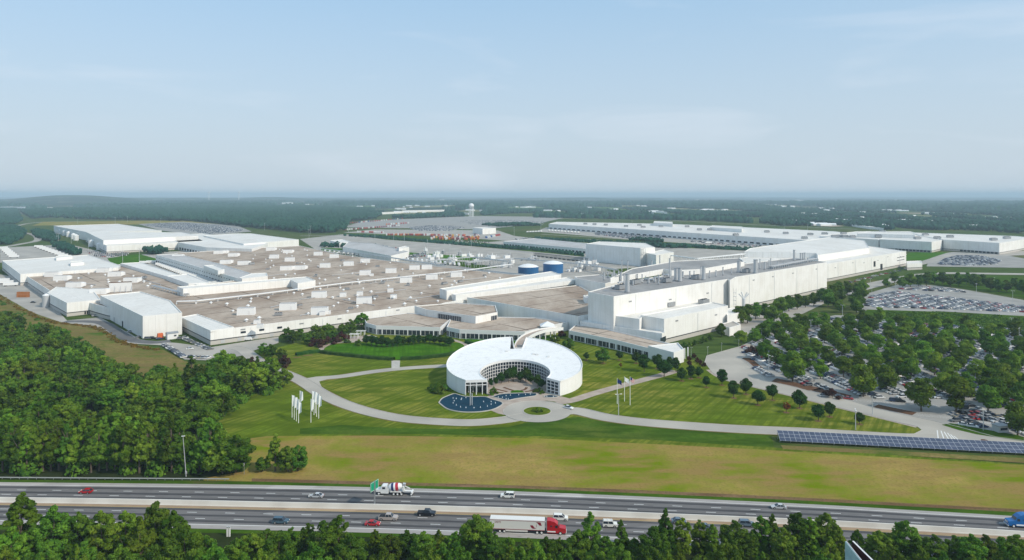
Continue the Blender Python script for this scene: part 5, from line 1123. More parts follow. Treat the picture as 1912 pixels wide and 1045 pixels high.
# the woods at left
woods = Wp([(-60,884),(200,885),(408,884),(404,850),(396,800),(440,755),(480,742),(500,735),(520,722),(500,712),(450,708),(420,705),(330,716),(240,718),(205,702),(160,668),(110,640),(60,628),(0,603),(-60,590)])
clear = Wp([(140,768),(255,770),(250,790),(150,790)])
rt = random.Random(21)
front = [(*W(x, 880+rt.uniform(-3,3)),) for x in range(-40, 345, 15)]+[W(x, 879) for x in (372,392,408)]
for fi, q in enumerate(sorted(front)):
    k = rt.random(); px = CX+q[0]/q[1]*F
    if k < .55: tree('tallA', q, rt.uniform(15,20), f'tall dark tree, {NUM[fi]} from the left in the front rank of the left woods', group='front rank of the left woods', name='woodland_tree')
    else: tree('tallB', q, rt.uniform(14,20), f'tall fresh green tree, {NUM[fi]} from the left in the front rank of the left woods', group='front rank of the left woods', name='woodland_tree')
inner_ = sample(woods, 205, 8.2, rt, front)
inner_ = [q for q in inner_ if not inpoly(q, clear)]
for q in inner_:
    k = rt.random(); near = q[1] < 330; hh = rt.uniform(10,15.5) if q[1] < 420 else rt.uniform(8,13)
    key = 'broadA' if k < .42 else ('broadB' if k < .72 else ('tallA' if k < .86 else 'tallB'))
    c_ = 'dark green' if key[-1] == 'A' else 'lighter green'; sh = 'rounded' if key[:5] == 'broad' else 'narrow'
    zone = 'in the lower part of the left woods' if near else 'in the upper part of the left woods near the scrub slope'
    tree(key, q, hh, f'{c_} {sh} tree {zone}', group=f'{c_} {sh} trees {zone}', name='woodland_tree', wide=rt.uniform(1.1,1.3) if sh == 'rounded' else 1.15)
# undergrowth that fills the woods
def clump_stuff(name, pts, hts, rad, nleaf, leaf, m, label, cat):
    g = np.random.default_rng(5); vs = []
    for (x, y), h_ in zip(pts, hts):
        n_ = nleaf; d = g.normal(size=(n_, 3)); d[:, 2] = np.abs(d[:, 2])*.9; d /= np.linalg.norm(d, axis=1)[:, None]
        c = d*np.array([rad, rad, h_])*(.8+.25*g.random(n_))[:, None]+np.array([x, y, 0]); nrm = d+g.normal(size=(n_, 3))*.5
        a = np.cross(nrm, g.normal(size=(n_, 3))); a /= np.linalg.norm(a, axis=1)[:, None]; b_ = np.cross(nrm, a); b_ /= np.linalg.norm(b_, axis=1)[:, None]
        s = leaf*(.6+.8*g.random(n_))[:, None]; vs.append(np.stack([c-a*s-b_*s*.6, c+a*s-b_*s*.6, c+a*s*.8+b_*s*.6, c-a*s*.8+b_*s*.7], 1).reshape(-1, 3))
    v = np.concatenate(vs); f = np.arange(len(v)).reshape(-1, 4); o = bpy.data.objects.new(name, npmesh(name, v, f, [M[m]])); col.objects.link(o); tag(o, label, cat, None, 'stuff'); return o
up_ = sample(woods, 420, 4.2, rt); up_ = [q for q in up_ if not inpoly(q, clear)]
clump_stuff('undergrowth', up_, [rt.uniform(3,7) for _ in up_], 3.6, 170, .55, 'leafA', 'dense leafy undergrowth filling the left woods between the trees', 'undergrowth')
sc_ = Wp([(-60,560),(0,560),(60,590),(110,615),(180,650),(225,700),(160,660),(60,625),(-60,600)]); pts_ = sample(sc_, 60, 3.5, rt)
clump_stuff('brush', pts_, [rt.uniform(1,2.6) for _ in pts_], 2.2, 120, .4, 'leafB', 'light green brush on the slope above the left woods', 'brush')
M['weed'] = leaf_mat('yellow_weed_leaves', (.30,.21,.03), (.16,.15,.02), .2)
wl = catmull(Wp([(0,550),(40,573),(75,590),(110,602),(160,606),(190,613),(222,632),(250,644),(298,650)]), 14); clump_stuff('yellow_weeds', [(x_+rt.uniform(-2.5,2.5), y_-rt.uniform(1,5)) for x_, y_ in wl], [rt.uniform(.4,1.1) for _ in wl], 1.8, 60, .3, 'weed', 'yellow flowering weeds along the edge of the service road', 'weeds')
for x, yb, hh, key, lb in ((418,700,13,'broadB','bright green rounded tree at the upper right corner of the left woods'),(440,712,12,'broadA','dark rounded tree at the upper right corner of the left woods'),(455,722,11,'broadA','second dark rounded tree at the right corner of the left woods'),
   (400,712,12,'broadA','dark rounded tree below the cars at the edge of the left woods'),(512,727,13,'tallA','dark upright tree standing alone where the entrance road bends'),(528,722,9,'broadB','light green tree just right of the dark upright one at the road bend'),
   (160,662,9,'tallA','small dark tree alone on the scrub slope'),(440,882,12.5,'broadB','big bright leafy tree at the right end of the left woods by the highway'),(415,884,12,'broadA','dark tree at the right end of the left woods by the highway'),
   (490,880,5.5,'broadA','smallest of the three lone trees on the meadow'),(514,880,13,'tallB','tallest of the three lone trees on the meadow, pointed'),(538,880,10,'nearA','left half of the wide dark tree pair on the meadow'),(556,879,10,'nearA','right half of the wide dark tree pair on the meadow')):
    tree(key, W(x,yb), hh, lb, wide=1.35 if key[:5] == 'broad' else 1.15)
# near-side row along the bottom of the picture: (x, top y, distance)
nr_ = random.Random(31)
NT = [(40,917,188),(20,985,176),(62,975,184),(100,950,186),(145,948,188),(190,955,184),(235,955,187),(262,972,178),(290,946,188),(325,950,184),(345,985,172),(385,1003,182),(400,1012,178),(440,1000,181),(470,990,186),(497,985,189),(520,1000,179),(545,988,189),(575,980,190),(603,978,187),(632,962,190),(655,1000,182),(700,987,190),(728,995,186),(760,992,190),(790,995,187),(820,992,190),(850,992,188),(890,965,189),(915,985,186),(950,1005,188),(985,1003,189),(1020,1005,186),(1045,1006,188),(1080,992,188),(1103,961,190),(1128,998,186),(1160,968,191),(1185,1004,187),
  (1243,946,190),(1222,985,186),(1275,972,190),(1306,975,191),(1330,977,190),(1372,974,190),(1386,990,187),(1404,990,188),(1422,964,191),(1443,957,191),(1462,990,187),(1490,964,190),(1512,964,188),(1545,966,190),(1562,985,186),(1600,987,186),(1640,985,185),(1662,992,187),(1690,978,188),(1712,1000,184),(1745,1000,186),(1782,1003,187),(1815,1000,184),(1840,1000,186),(1870,1004,186),(1898,1000,185)]
special = {632:'tall near-side tree overlapping the lane edge left of the red saloon',890:'big dark tree hiding the rear of the long truck, near side of the highway',1103:'bushy dark tree between the red truck and the white off-roader, near side',1243:'tallest conical tree on the near side of the highway, right of centre',40:'large pale-leaved tree overlapping the highway at the lower left corner',1160:'slim tree just right of the white off-roader, near side of the highway',290:'broad dark tree on the near side, lower left, with a domed top',1443:'slim pointed tree right of the grey car hidden on the near lanes'}
marks = [(-1,'the left picture edge'),(235,'the red hatchback'),(427,'the marker posts'),(524,'the dark estate car'),(696,'the red saloon'),(797,'the black pickup'),(925,'the rear of the long trailer'),(1035,'the red truck cab'),(1139,'the white off-roader'),(1243,'the tallest conical tree'),(1394,'the hidden grey SUV'),(1500,'the far pale saloon'),(1610,'the billboard'),(1799,'the glimpsed white car')]
cnt_ = {}
ORD = ['first','second','third','fourth','fifth','sixth','seventh','eighth','ninth','tenth','eleventh','twelfth']
for x, yt, D in sorted(NT):
    q = ((x-CX)/F*D, D); hh = H-(yt-HZ)*D/F; slim = x in (632,1103,1160,1243,1275,1306,1330,1443,1422,40) or nr_.random() < .3
    c_ = 'slim' if slim else 'bushy'; sec = 'left third' if x < 640 else ('middle third' if x < 1210 else 'right third')
    lb = special.get(x); mk = [m_ for m_ in marks if m_[0] < x][-1][1]; cnt_[mk, c_] = cnt_.get((mk, c_), 0)+1; tree(('nearC' if x in (1243,1160,1443) else 'nearB') if slim else 'nearA', q, hh, lb or f'{c_} near-side roadside tree, {ORD[cnt_[mk, c_]-1]} of its kind right of {mk}', group='taller roadside trees along the near side', name='roadside_tree', wide=1.1 if slim else (1.0 if hh > 14 else 1.25))
low = []
for i in range(75):
    x = -20+i*26.3+nr_.uniform(-9,9); D = nr_.uniform(166,176); low.append(((x-CX)/F*D, D, H-(nr_.uniform(1012,1034)-HZ)*D/F))
for x, y, hh in low:
    pxx = CX+x/y*F; sec = 'left half' if pxx < 956 else 'right half'
    if 1560 < pxx < 1650: continue
    if 1290 < pxx < 1345: continue
    if nr_.random() < .22: continue
    hh *= nr_.uniform(.86, 1.06)
    tree('nearA' if nr_.random() < .6 else 'nearB', (x,y), hh, f'roadside tree cut off by the bottom edge of the picture, {sec}', group=f'lowest roadside trees, {sec}', name='roadside_tree', wide=.9)
nb = sample([(-150,176),(-150,196),(150,196),(150,176)], 240, 2.2, nr_)
def near_ok(q): 
    y_ = HZ+F*H/q[1]; x_ = CX+q[0]/q[1]*F; return y_ > interp(NE, x_)+16
nb = [q for q in nb if near_ok(q)]
clump_stuff('roadside_brush', nb, [nr_.uniform(1.2,3.6) for _ in nb], 2.4, 170, .30, 'leafA', 'low brush and saplings between the near-side trees', 'brush')
# round lawn trees
RT = [(1273,711,8.0),(1290,707,7.2),(1276,719,0),(1305,705,6.6),(1319,723,5.6),(1348,719,8.2),(1370,743,8.3),(1393,736,9.0),(1415,756,7.6),(1442,747,8.0),(1493,762,9.6)]
for x, y, hh in RT+[(1468,770,5),(1528,786,7),(1549,778,7),(1605,792,6),(1095,672,5),(1126,678,6),(1156,672,5),(1188,678,6),(1228,688,6)]:
    if hh: sheet('mulch_ring', circ(W(x,y), 1.5, 14), .05, M['reddirt'], True)
rl = ['left-most round tree in the lawn row by the entrance','round tree second from the left in the lawn row, close behind another',None,'round tree left of the narrow small one in the lawn row','narrow small round tree below the road bend on the lawn','round ball-shaped tree right beside the access road, fifth from the left','round tree forward of the row on the lawn, beside a larger one','large round tree touching the access road edge, middle of the lawn row','round tree forward of the row, left of the orange-leaved sapling','round ball tree above the orange-leaved sapling','largest round ball tree of the lawn, right of the orange sapling']
for (x, y, hh), lb in zip(RT, rl):
    if hh: tree('round', W(x,y), hh*.95, lb, name='lawn_tree', wide=1.12); ribbon
for x, y, hh, key, lb in ((1468,770,5.2,'rusty','small orange-leaved sapling in front of the largest round tree'),(1528,786,7.4,'round','left of a pair of loose trees near the tip of the lawn'),(1549,778,6.6,'round','right of a pair of loose trees near the tip of the lawn'),(1605,792,5.6,'round','small loose tree beside the lamp post near the tip of the lawn'),
   (1095,672,5.0,'round','small tree left on the lawn right of the museum'),(1126,678,9.0,'broadA','irregular dark tree on the lawn right of the museum'),(1156,672,5.6,'round','small dome-shaped tree higher on the lawn right of the museum'),(1159,686,3.0,'rusty','little rust-coloured sapling on the lawn right of the museum'),
   (1188,678,7.0,'round','dark tree against the arcade, left one of the group'),(1203,694,9.0,'round','dark tree at the end of the footpath, left'),(1228,688,8.2,'round','dark tree against the arcade above the footpath'),(1240,704,9.5,'round','dark tree overhanging the end of the footpath'),(1262,694,7.5,'round','dark tree close to the entrance hall, left'),(1250,683,5,'round','small dark tree against the arcade windows'),
   (1036,645,7,'broadA','dark tree by the foot of the curving footbridge'),(1062,655,8,'broadA','dark tree just behind the right shoulder of the museum'),(1048,628,5,'purple','purple bush behind the curving footbridge'),
   (505,668,8,'broadA','dark bushy tree left of the terrace garden'),(525,672,7.5,'broadA','dark bushy tree right beside the one left of the terrace garden'),(534,684,6.5,'purple','reddish tree at the foot of the terrace garden, near the loop road'),(492,662,7,'broadA','dark tree by the white van at the factory road'),
   (470,690,7,'purple','dark reddish tree beside the entrance road bend, upper'),(478,698,6,'purple','dark reddish tree beside the entrance road bend, lower'),(648,640,3.2,'bush','small round shrub by the left pergola'),(669,645,4.4,'bush','round shrub in front of the pergolas')):
    tree(key, W(x,y), hh, lb, name='lawn_tree' if key not in ('bush','purple') else 'shrub', cat='tree' if key != 'bush' else 'shrub', wide=1.15)
gt = [(538,636,9),(548,640,8),(560,634,8),(575,642,7),(590,630,9),(600,640,7),(612,628,9),(622,637,7),(655,620,9),(675,612,12),(640,624,8)]
for x, y, hh in gt: tree('broadA', W(x,y), hh, 'dark dense tree in the garden thicket along the front wall of the brown-roofed hall', group='garden thicket trees along the factory wall', wide=1.2)
for x, y in ((585,645),(598,647),(612,643),(628,640),(637,634)): tree('purple', W(x,y), 5.5, 'purple-leaved tree in the garden thicket left of the pergolas', group='purple trees in the garden thicket', name='shrub', wide=1.3)
for i in range(17):
    x = 684+i*9.8; y = 641+5*math.sin(i*.4)+(3 if i > 8 else 0); tree('round', W(x, y+2), rt.uniform(5,7), f'dark tree, {NUM[i]} from the left in the dense line along the terrace lawn', group='dark trees lining the terrace lawn', wide=1.25)
for x, y in ((826,617),(832,614),(858,622),(866,624),(850,620)): tree('purple', W(x,y), 4.5, 'reddish small tree in the corner between the two office wings', group='reddish trees between the office wings', name='shrub')
for x, y, hh in ((936,716,6.5),(950,714,7.5),(958,712,8),(972,713,6),(982,712,8),(990,716,6),(917,722,4),(1004,722,6),(1012,726,5),(926,719,4)): tree('round', W(x,y), hh, 'dark tree inside the museum court against the curved glass', group='trees in the museum court', wide=1.05)
for x, y in ((918,737),(924,735),(1000,733),(1008,731),(1012,735),(921,729)): tree('bush', W(x,y), 2.2, 'small shrub at the edge of the museum court beside the pond', group='court shrubs', name='shrub', cat='shrub')
for x, y in ((806,728),(812,732),(819,735),(826,731),(832,729),(817,725)): tree('bush', W(x,y), 3.4, 'glossy green bush in the clump left of the museum by the pond', group='bush clump left of the museum', name='shrub', cat='shrub')
for x, y in ((997,768),(1004,766),(1010,769),(1003,770)): tree('bush', W(x,y), 1.5, 'low planting in the middle of the roundabout island', group='roundabout planting', name='shrub', cat='shrub')
for x, y in ((1296,668),(1301,676),(1287,681),(1308,680),(1315,684),(1286,672)): tree('purple', W(x,y), 3.0, 'small purple tree on the paved square by the entrance hall', group='purple trees by the entrance hall', name='shrub', wide=.9)
for x, y in ((1278,648),(1286,647),(1296,644),(1307,641),(1314,637),(1325,634)): tree('bush', W(x,y), 3.6, 'dark shrub along the foot of the box annex wall', group='shrubs at the box annex wall', name='shrub', cat='shrub')
for x, y in ((1411,660),(1420,664),(1402,658),(1554,742),(1486,0)): 
    if y: tree('purple', W(x,y), 4.6, 'purple-leaved bush at the front edge of the car park', group='purple bushes at the car park edge', name='shrub', wide=1.3)
# car park trees
PT = [(1347,628,9),(1384,645,11),(1409,640,10),(1425,636,12),(1450,628,12),(1436,622,11),(1472,620,11),(1490,612,11),(1464,606,10),(1502,618,12),(1520,612,12),(1538,610,11),(1430,672,12),(1450,682,10),(1462,650,12),(1476,662,11),(1495,655,12),(1466,692,10),(1480,712,16),(1508,690,12),(1532,707,9.5),(1520,668,13),(1546,680,11),(1540,640,12),(1560,650,12),(1585,640,11),(1572,665,12),(1597,660,12),(1610,680,13),(1575,705,13),(1600,700,11),(1612,740,16),(1640,712,13),(1655,730,13),(1630,690,13),(1590,620,11),(1565,622,11),(1620,640,11),(1640,655,12),(1665,668,12),(1660,640,11),(1685,650,12),(1690,690,14),(1700,712,14),(1672,705,12),(1720,768,15),(1660,620,10),(1690,628,11),(1705,665,13),(1725,680,14),(1745,700,14),(1735,655,12),(1755,665,12),(1770,640,12),(1712,620,10),(1745,625,11),(1770,618,10),(1795,640,12),(1760,735,12),(1785,770,16),(1800,745,13),(1775,715,13),(1790,690,12),(1805,672,13),(1812,650,12),(1815,625,10),(1835,645,12),(1850,630,11),(1870,640,12),(1862,660,13),(1875,685,12),(1845,772,14),(1862,760,13),(1850,735,13),(1870,720,13),(1850,700,12),(1885,700,13),(1880,742,12),(1905,760,13),(1900,730,12),(1900,690,11),(1903,660,11),(1895,632,10),(1925,700,12),(1930,740,12),(1900,812,13)]
ptp = [W(x, y) for x, y, h_ in PT]
for x, y in [(CX+q[0]/q[1]*F, HZ+F*H/q[1]) for q in sample([q for q in Wp([(1420,640),(1480,612),(1560,598),(1620,600),(1912,622),(1990,632),(1990,770),(1912,775),(1780,752),(1690,742),(1640,730),(1560,712),(1480,705),(1440,675)])], 34, 10, rt, ptp)]: PT.append((x, y, rt.uniform(9.5,13.5)))
for i, (x, y, hh) in enumerate(PT):
    sec = 'left part' if x < 1560 else ('middle part' if x < 1740 else 'right part'); key = 'park' if (i*7) % 3 and x != 1900 else 'parkA'; c_ = 'dark' if key == 'parkA' else 'bright green'
    sp = {(1480,712):'largest dark tree at the front left of the car park',(1612,740):'very large dark tree at the front edge of the car park, crown low',(1720,768):'broad round tree standing alone by the empty stalls of the car park',(1785,770):'tall tree by the white cars at the front right of the car park',(1900,812):'dark low tree at the lower right corner beside the grey hut'}.get((x,y))
    tree(key, W(x,y), hh*1.0, sp or f'{c_} tree planted between car rows, {sec} of the car park', group=None if sp else f'{c_} trees in the {sec} of the car park', name='shade_tree', wide=1.22)
for i in range(46):
    if i < 16: x, y = 1380+i*15.5, 612-i*4.2+tr_r.uniform(-8,8)
    elif i < 34: x, y = 1655+(i-16)*15, 533-(i-16)*.2+tr_r.uniform(-5,5)+max(0,(x-1750)*.11)
    else: x, y = 1570+tr_r.uniform(-40,60), 560+tr_r.uniform(-10,30)
    tree('parkA', W(x,y), tr_r.uniform(10,15), 'dark tree in the belt round the packed storage lot and the tall hall road', group='dark tree belt round the storage lot', name='belt_tree', wide=1.2)
# hedgerow green field
fb_ = sample(Wp([(1640,584),(1760,584),(1912,595),(1980,606),(1980,628),(1880,618),(1700,604),(1640,600)]), 170, 5, rt)
clump_stuff('field_scrub', fb_, [rt.uniform(.8,2.0) for _ in fb_], 4.5, 90, .6, 'leafB', 'low green scrub field between the storage lot and the treed car park', 'scrub')
# distant clearings and the small pale buildings standing in them
hr = random.Random(99); HOLES = []
CL = [(128,386,42,1.6),(575,379.6,36,1.3),(770,397,70,1.6),(1100,401,50,2.6),(1215,396,26,1.8),(1460,413,26,2.4),(1630,423,26,3),(1865,409,46,6),(1575,397,45,1.6),(60,389,50,1.4),(350,382,28,1.0),(980,387,40,1.3),(1330,392,40,1.4),(1740,399,34,1.6),(1560,412,26,2.0),(1700,414,24,2.2),(1790,424,30,2.4),(1480,400,30,1.5),(1530,420,30,2.4),(1600,408,40,2.2),(1750,410,36,2.0),(1680,404,30,1.6),(1500,408,24,1.4),(1850,396,40,1.6),(1640,394,40,1.5),(1250,390,40,1.4),(1120,388,36,1.4),(480,390,30,1.2),(250,383,36,1.2),(680,386,44,1.3),(820,385,40,1.4),(1420,386,36,1.3)]
for i in range(30): CL.append((hr.uniform(0,1912), hr.uniform(382,395), hr.uniform(12,36), hr.uniform(.5,1.2)))
CM = [mat('far_pale_field', (.20,.20,.09), .95), mat('far_green_field', (.07,.14,.03), .95), mat('far_bare_earth', (.36,.30,.22), .95)]
for i, (x, y, rx_, ry_) in enumerate(CL):
    ry_ *= 1.5; q = W(x, y); a_ = rx_/F*q[1]; b_ = abs(W(x, y-ry_)[1]-W(x, y+ry_)[1])/2; HOLES.append((q[0], q[1]-.06*q[1], a_*1.0, b_+.075*q[1]))
    p_ = [(q[0]+a_*math.cos(t)*(1+.18*math.sin(3*t+i)), q[1]+b_*math.sin(t)*(1+.18*math.cos(2*t+i))) for t in [k*math.pi/12 for k in range(24)]]
    sheet('far_clearing', p_, .25+.03*i, CM[(0,1,0,2,1)[i % 5]], True)
    for k in range(5 if i < 19 else 2):
        hx = q[0]+a_*hr.uniform(-.7,.7); hy = q[1]+b_*hr.uniform(-.6,.3); sx_ = hr.uniform(12,38)*(1.6 if i % 4 == 0 else 1); sx_ *= 1.3; mb = MB(); mb.box((0,0,0), (sx_, sx_*.5, 6)); 
        zz = 6; mb.add([(-sx_/2,-sx_*.25,zz),(sx_/2,-sx_*.25,zz),(sx_/2,sx_*.25,zz),(-sx_/2,sx_*.25,zz),(-sx_/2,0,zz+3),(sx_/2,0,zz+3)], [(0,1,5,4),(2,3,4,5),(0,4,3),(1,2,5)]); o = mb.build('far_house', M['white']); o.location = (hx, hy, 0); o.rotation_euler = (0,0,hr.uniform(-.4,.4))
        tag(o, 'tiny pale building in a clearing of the hazy woods under the horizon', 'house', 'tiny far buildings in the woods')
for i in range(42):
    x = hr.uniform(0,1912); y = hr.uniform(373.5,381); q = W(x,y); sx_ = hr.uniform(35,110); mb = MB(); mb.box((0,0,-8), (sx_, sx_*.5, 24)); mb.box((sx_*.2,0,16), (sx_*.3,sx_*.2,4)); o = mb.build('far_building', M['white']); o.location = (*q,0); o.rotation_euler = (0,0,hr.uniform(-.3,.3)); tag(o, 'faint pale speck of a building on the hazy plain just under the horizon', 'building', 'faint specks of buildings under the horizon')
# distant woods: merged blobs
def blob_stuff(name, polys, spacing, hlo, hhi, label, seed, m='canopy', faces=1, gate=0, holes=()):
    r_ = np.random.default_rng(seed); P = []
    for poly in polys:
        p = Wp(poly); xs = [a[0] for a in p]; ys = [a[1] for a in p]; A = abs(area2(p))/2; n_ = int(A/spacing**2*1.1)
        bx = (max(xs)-min(xs))*(max(ys)-min(ys)); c = np.stack([r_.uniform(min(xs),max(xs),int(n_*bx/A)+1), r_.uniform(min(ys),max(ys),int(n_*bx/A)+1)], -1)
        x, y = c[:,0], c[:,1]; ins = np.zeros(len(c), bool); j = len(p)-1
        for i in range(len(p)):
            cond = ((p[i][1] > y) != (p[j][1] > y)) & (x < (p[j][0]-p[i][0])*(y-p[i][1])/((p[j][1]-p[i][1]) or 1e-9)+p[i][0]); ins ^= cond; j = i
        P.append(c[ins])
    P = np.concatenate(P)
    for hx, hy, ha, hb_ in holes:
        P = P[((P[:,0]-hx)/ha)**2+((P[:,1]-hy)/hb_)**2 > 1]
    if gate:
        nz2 = np.sin(P[:,0]/310+1.3)*np.cos(P[:,1]/520+.4)+.6*np.sin(P[:,0]/170+P[:,1]/240)+.35*np.sin(P[:,1]/120-P[:,0]/90); P = P[nz2 < gate]
    N = len(P)
    t_ = (1+5**.5)/2; iv = np.array([(-1,t_,0),(1,t_,0),(-1,-t_,0),(1,-t_,0),(0,-1,t_),(0,1,t_),(0,-1,-t_),(0,1,-t_),(t_,0,-1),(t_,0,1),(-t_,0,-1),(-t_,0,1)], float); iv /= np.linalg.norm(iv[0])
    fc = np.array([(0,11,5),(0,5,1),(0,1,7),(0,7,10),(0,10,11),(1,5,9),(5,11,4),(11,10,2),(10,7,6),(7,1,8),(3,9,4),(3,4,2),(3,2,6),(3,6,8),(3,8,9),(4,9,5),(2,4,11),(6,2,10),(8,6,7),(9,8,1)])
    # several lobes per tree
    lob = faces; C_ = np.repeat(P, lob, 0); hh = np.repeat(r_.uniform(hlo, hhi, N), lob); rad = spacing*.62
    offs = r_.normal(size=(len(C_), 2))*spacing*.28; rr = rad*r_.uniform(.45, .9, len(C_)) if lob > 1 else rad*r_.uniform(.8,1.2,len(C_))
    z = hh*(.45+.35*r_.random(len(C_))) if lob > 1 else hh*.5
    v = iv[None]*(1+.28*r_.normal(size=(len(C_), 12, 1)))*rr[:, None, None]*np.array([1, 1, 1.1 if lob > 1 else 1.3])
    v += np.stack([C_[:,0]+offs[:,0], C_[:,1]+offs[:,1], z], -1)[:, None]; f = fc[None]+np.arange(len(C_))[:, None, None]*12
    o = bpy.data.objects.new(name, npmesh(name, v.reshape(-1,3), f.reshape(-1,3), [M[m]])); col.objects.link(o); tag(o, label, 'woods', None, 'stuff'); return N
blob_stuff('far_woods', [[(40,396),(110,392),(330,388),(560,386),(700,392),(690,399),(712,402),(700,409),(650,414),(640,432),(600,436),(560,434),(460,424),(360,413),(200,410),(60,408)]], 12, 13, 20, 'dense dark woods beyond the plant, left of the container yard', 1, faces=3, gate=1.35)
blob_stuff('far_woods', [[(-60,392),(30,390),(40,412),(30,418),(-60,424)],[(-60,428),(25,424),(46,434),(40,446),(20,456),(-60,462)],[(60,432),(90,436),(110,448),(96,452),(70,444)],[(95,460),(120,458),(150,476),(140,478),(110,466)],[(270,470),(300,468),(310,474),(280,476)]], 8, 7, 12, 'dark woods at the far left edge above the trailer yard', 2, faces=3)
blob_stuff('far_woods', [[(690,396),(860,396),(865,404),(760,408),(740,407),(710,402)],[(890,392),(1060,390),(1260,388),(1430,390),(1912,396),(2300,402),(2300,450),(1912,441),(1740,436),(1700,430),(1640,428),(1480,424),(1420,416),(1430,406),(1300,402),(1100,397),(960,398),(900,402)]], 14, 9, 15, 'dark woods beyond the plant across the right half', 3, faces=2, gate=1.0, holes=HOLES)
blob_stuff('far_tree_lines', [[(1000,404),(1040,403),(1100,406),(1300,410),(1300,412),(1100,408),(1000,406)],[(1150,405),(1290,408),(1400,414),(1400,417),(1290,411),(1150,407)],[(1060,399),(1180,401),(1180,402),(1060,400)]], 20, 5, 9, 'lines of small trees across the fields beyond the plant', 4, faces=1)
blob_stuff('far_woods', [[(-200,377),(2100,379),(2100,396),(1430,390),(1260,388),(960,390),(860,392),(560,386),(330,388),(110,391),(-200,391)]], 28, 7, 12, 'hazy blue-green woods stretching towards the horizon', 6, faces=1, gate=.55, holes=HOLES)
blob_stuff('yard_trees', [[(1100,456),(1246,461),(1300,463),(1246,463),(1100,459)],[(1180,447),(1240,451),(1240,453),(1180,449)],[(900,420),(980,418),(1010,421),(930,423)],[(1500,470),(1560,473),(1560,475),(1500,472)],[(600,459),(700,463),(700,464),(600,461)]], 8, 4, 8, 'clumps of trees between the yards beyond the tall grey store', 12, faces=2)
blob_stuff('road_side_bushes', [[(640,440),(700,442),(830,453),(1000,466),(1094,477),(1094,478.5),(1000,468),(830,455),(700,444)],[(1000,445),(1246,457.5),(1440,467.5),(1440,470),(1246,460),(1000,447)]], 5, 1, 3, 'bushes along the railway beyond the plant', 7, faces=1)

# ------------------------------------------------------------------ parked cars, trailers, containers
CARC = {'white': (.72,.72,.71), 'silver': (.42,.43,.44), 'grey': (.16,.165,.17), 'black': (.015,.016,.018), 'dark blue': (.025,.045,.11), 'red': (.34,.02,.025), 'beige': (.42,.37,.28)}
PAINT = {k: paint(k.replace(' ','_')+'_car_paint', v) for k, v in CARC.items()}
def car_mb(suv=False):
    mb = MB(); L_, Wd, hb, ht = (4.7, 1.85, .95, 1.68) if suv else (4.6, 1.8, .85, 1.42)
    prof = [(-L_/2,.35),(-L_/2+.05,hb-.12),(-L_/2+.5,hb),(L_/2-1.25,hb+.02),(L_/2-.25,hb-.18),(L_/2,.45),(L_/2-.1,.25),(-L_/2+.1,.25)]
    n = len(prof)
    for s in (1,-1): pass
    mb.add([(x,-Wd/2,z) for x,z in prof]+[(x,Wd/2,z) for x,z in prof], [tuple((i,(i+1)%n,n+(i+1)%n,n+i)[::-1]) for i in range(n)]+[tuple(range(n))[::-1],tuple(range(n,2*n))], 0)
    x0, x1, x2, x3 = (-L_/2+.15, -L_/2+.5, .35, 1.15) if suv else (-L_/2+.45, -1.15, .25, 1.1)
    a, b_ = Wd/2-.06, Wd/2-.26
    vs = [(x0,-a,hb),(x3,-a,hb),(x3,a,hb),(x0,a,hb),(x1,-b_,ht),(x2,-b_,ht),(x2,b_,ht),(x1,b_,ht)]
    mb.add(vs, [(0,1,5,4),(1,2,6,5),(2,3,7,6),(3,0,4,7)], 1); mb.add(vs[4:], [(0,1,2,3)], 0)
    for x in (-L_/2+.85, L_/2-.85):
        for s in (-1,1): mb.lathe((x, s*(Wd/2-.2)-(.0 if s>0 else 0), .33), [(.02,-.12),(.33,-.12),(.33,.22 if s>0 else .12),(.02,.22 if s>0 else .12)], 8, 2, 'y')
    return mb
PCM = {}
for c_ in CARC:
    for sv_ in (False, True):
        mb = car_mb(sv_); me = bpy.data.meshes.new('parked_car'); me.from_pydata(mb.v, [], mb.f)
        for m in (PAINT[c_], Gl, M['tyre']): me.materials.append(m)
        me.polygons.foreach_set('material_index', mb.m); me.update(); PCM[(c_, sv_)] = me
cr = random.Random(77); WTS = [('white',30),('silver',27),('grey',15),('black',15),('dark blue',8),('red',5),('beige',3)]
def pickc(): 
    k = cr.uniform(0, sum(w_ for _, w_ in WTS))
    for c_, w_ in WTS:
        k -= w_
        if k <= 0: return c_
    return 'white'
def park(q, rz, where, grp, c_=None, label=None):
    c_ = c_ or pickc(); sv_ = cr.random() < .4; o = bpy.data.objects.new('parked_car', PCM[(c_, sv_)]); col.objects.link(o); o.location = (*q, .01); o.rotation_euler = (0,0,rz)
    ty = 'SUV' if sv_ else 'saloon'; tag(o, label or f'{c_} parked {ty} {where}', 'car', None if label else f'{c_} {ty}s {grp}'); return o
def rowcars(x0, y0, x1, y1, rz, where, grp, gap=2.75, fill=.95, lim=None):
    a, c = W(x0,y0), W(x1,y1); n = int(math.hypot(c[0]-a[0], c[1]-a[1])/gap); o = []
    for i in range(n):
        if cr.random() < fill: o.append((lerp(a,c,(i+.5)/n), R(rz)+cr.uniform(-.03,.03), where, grp))
    return o
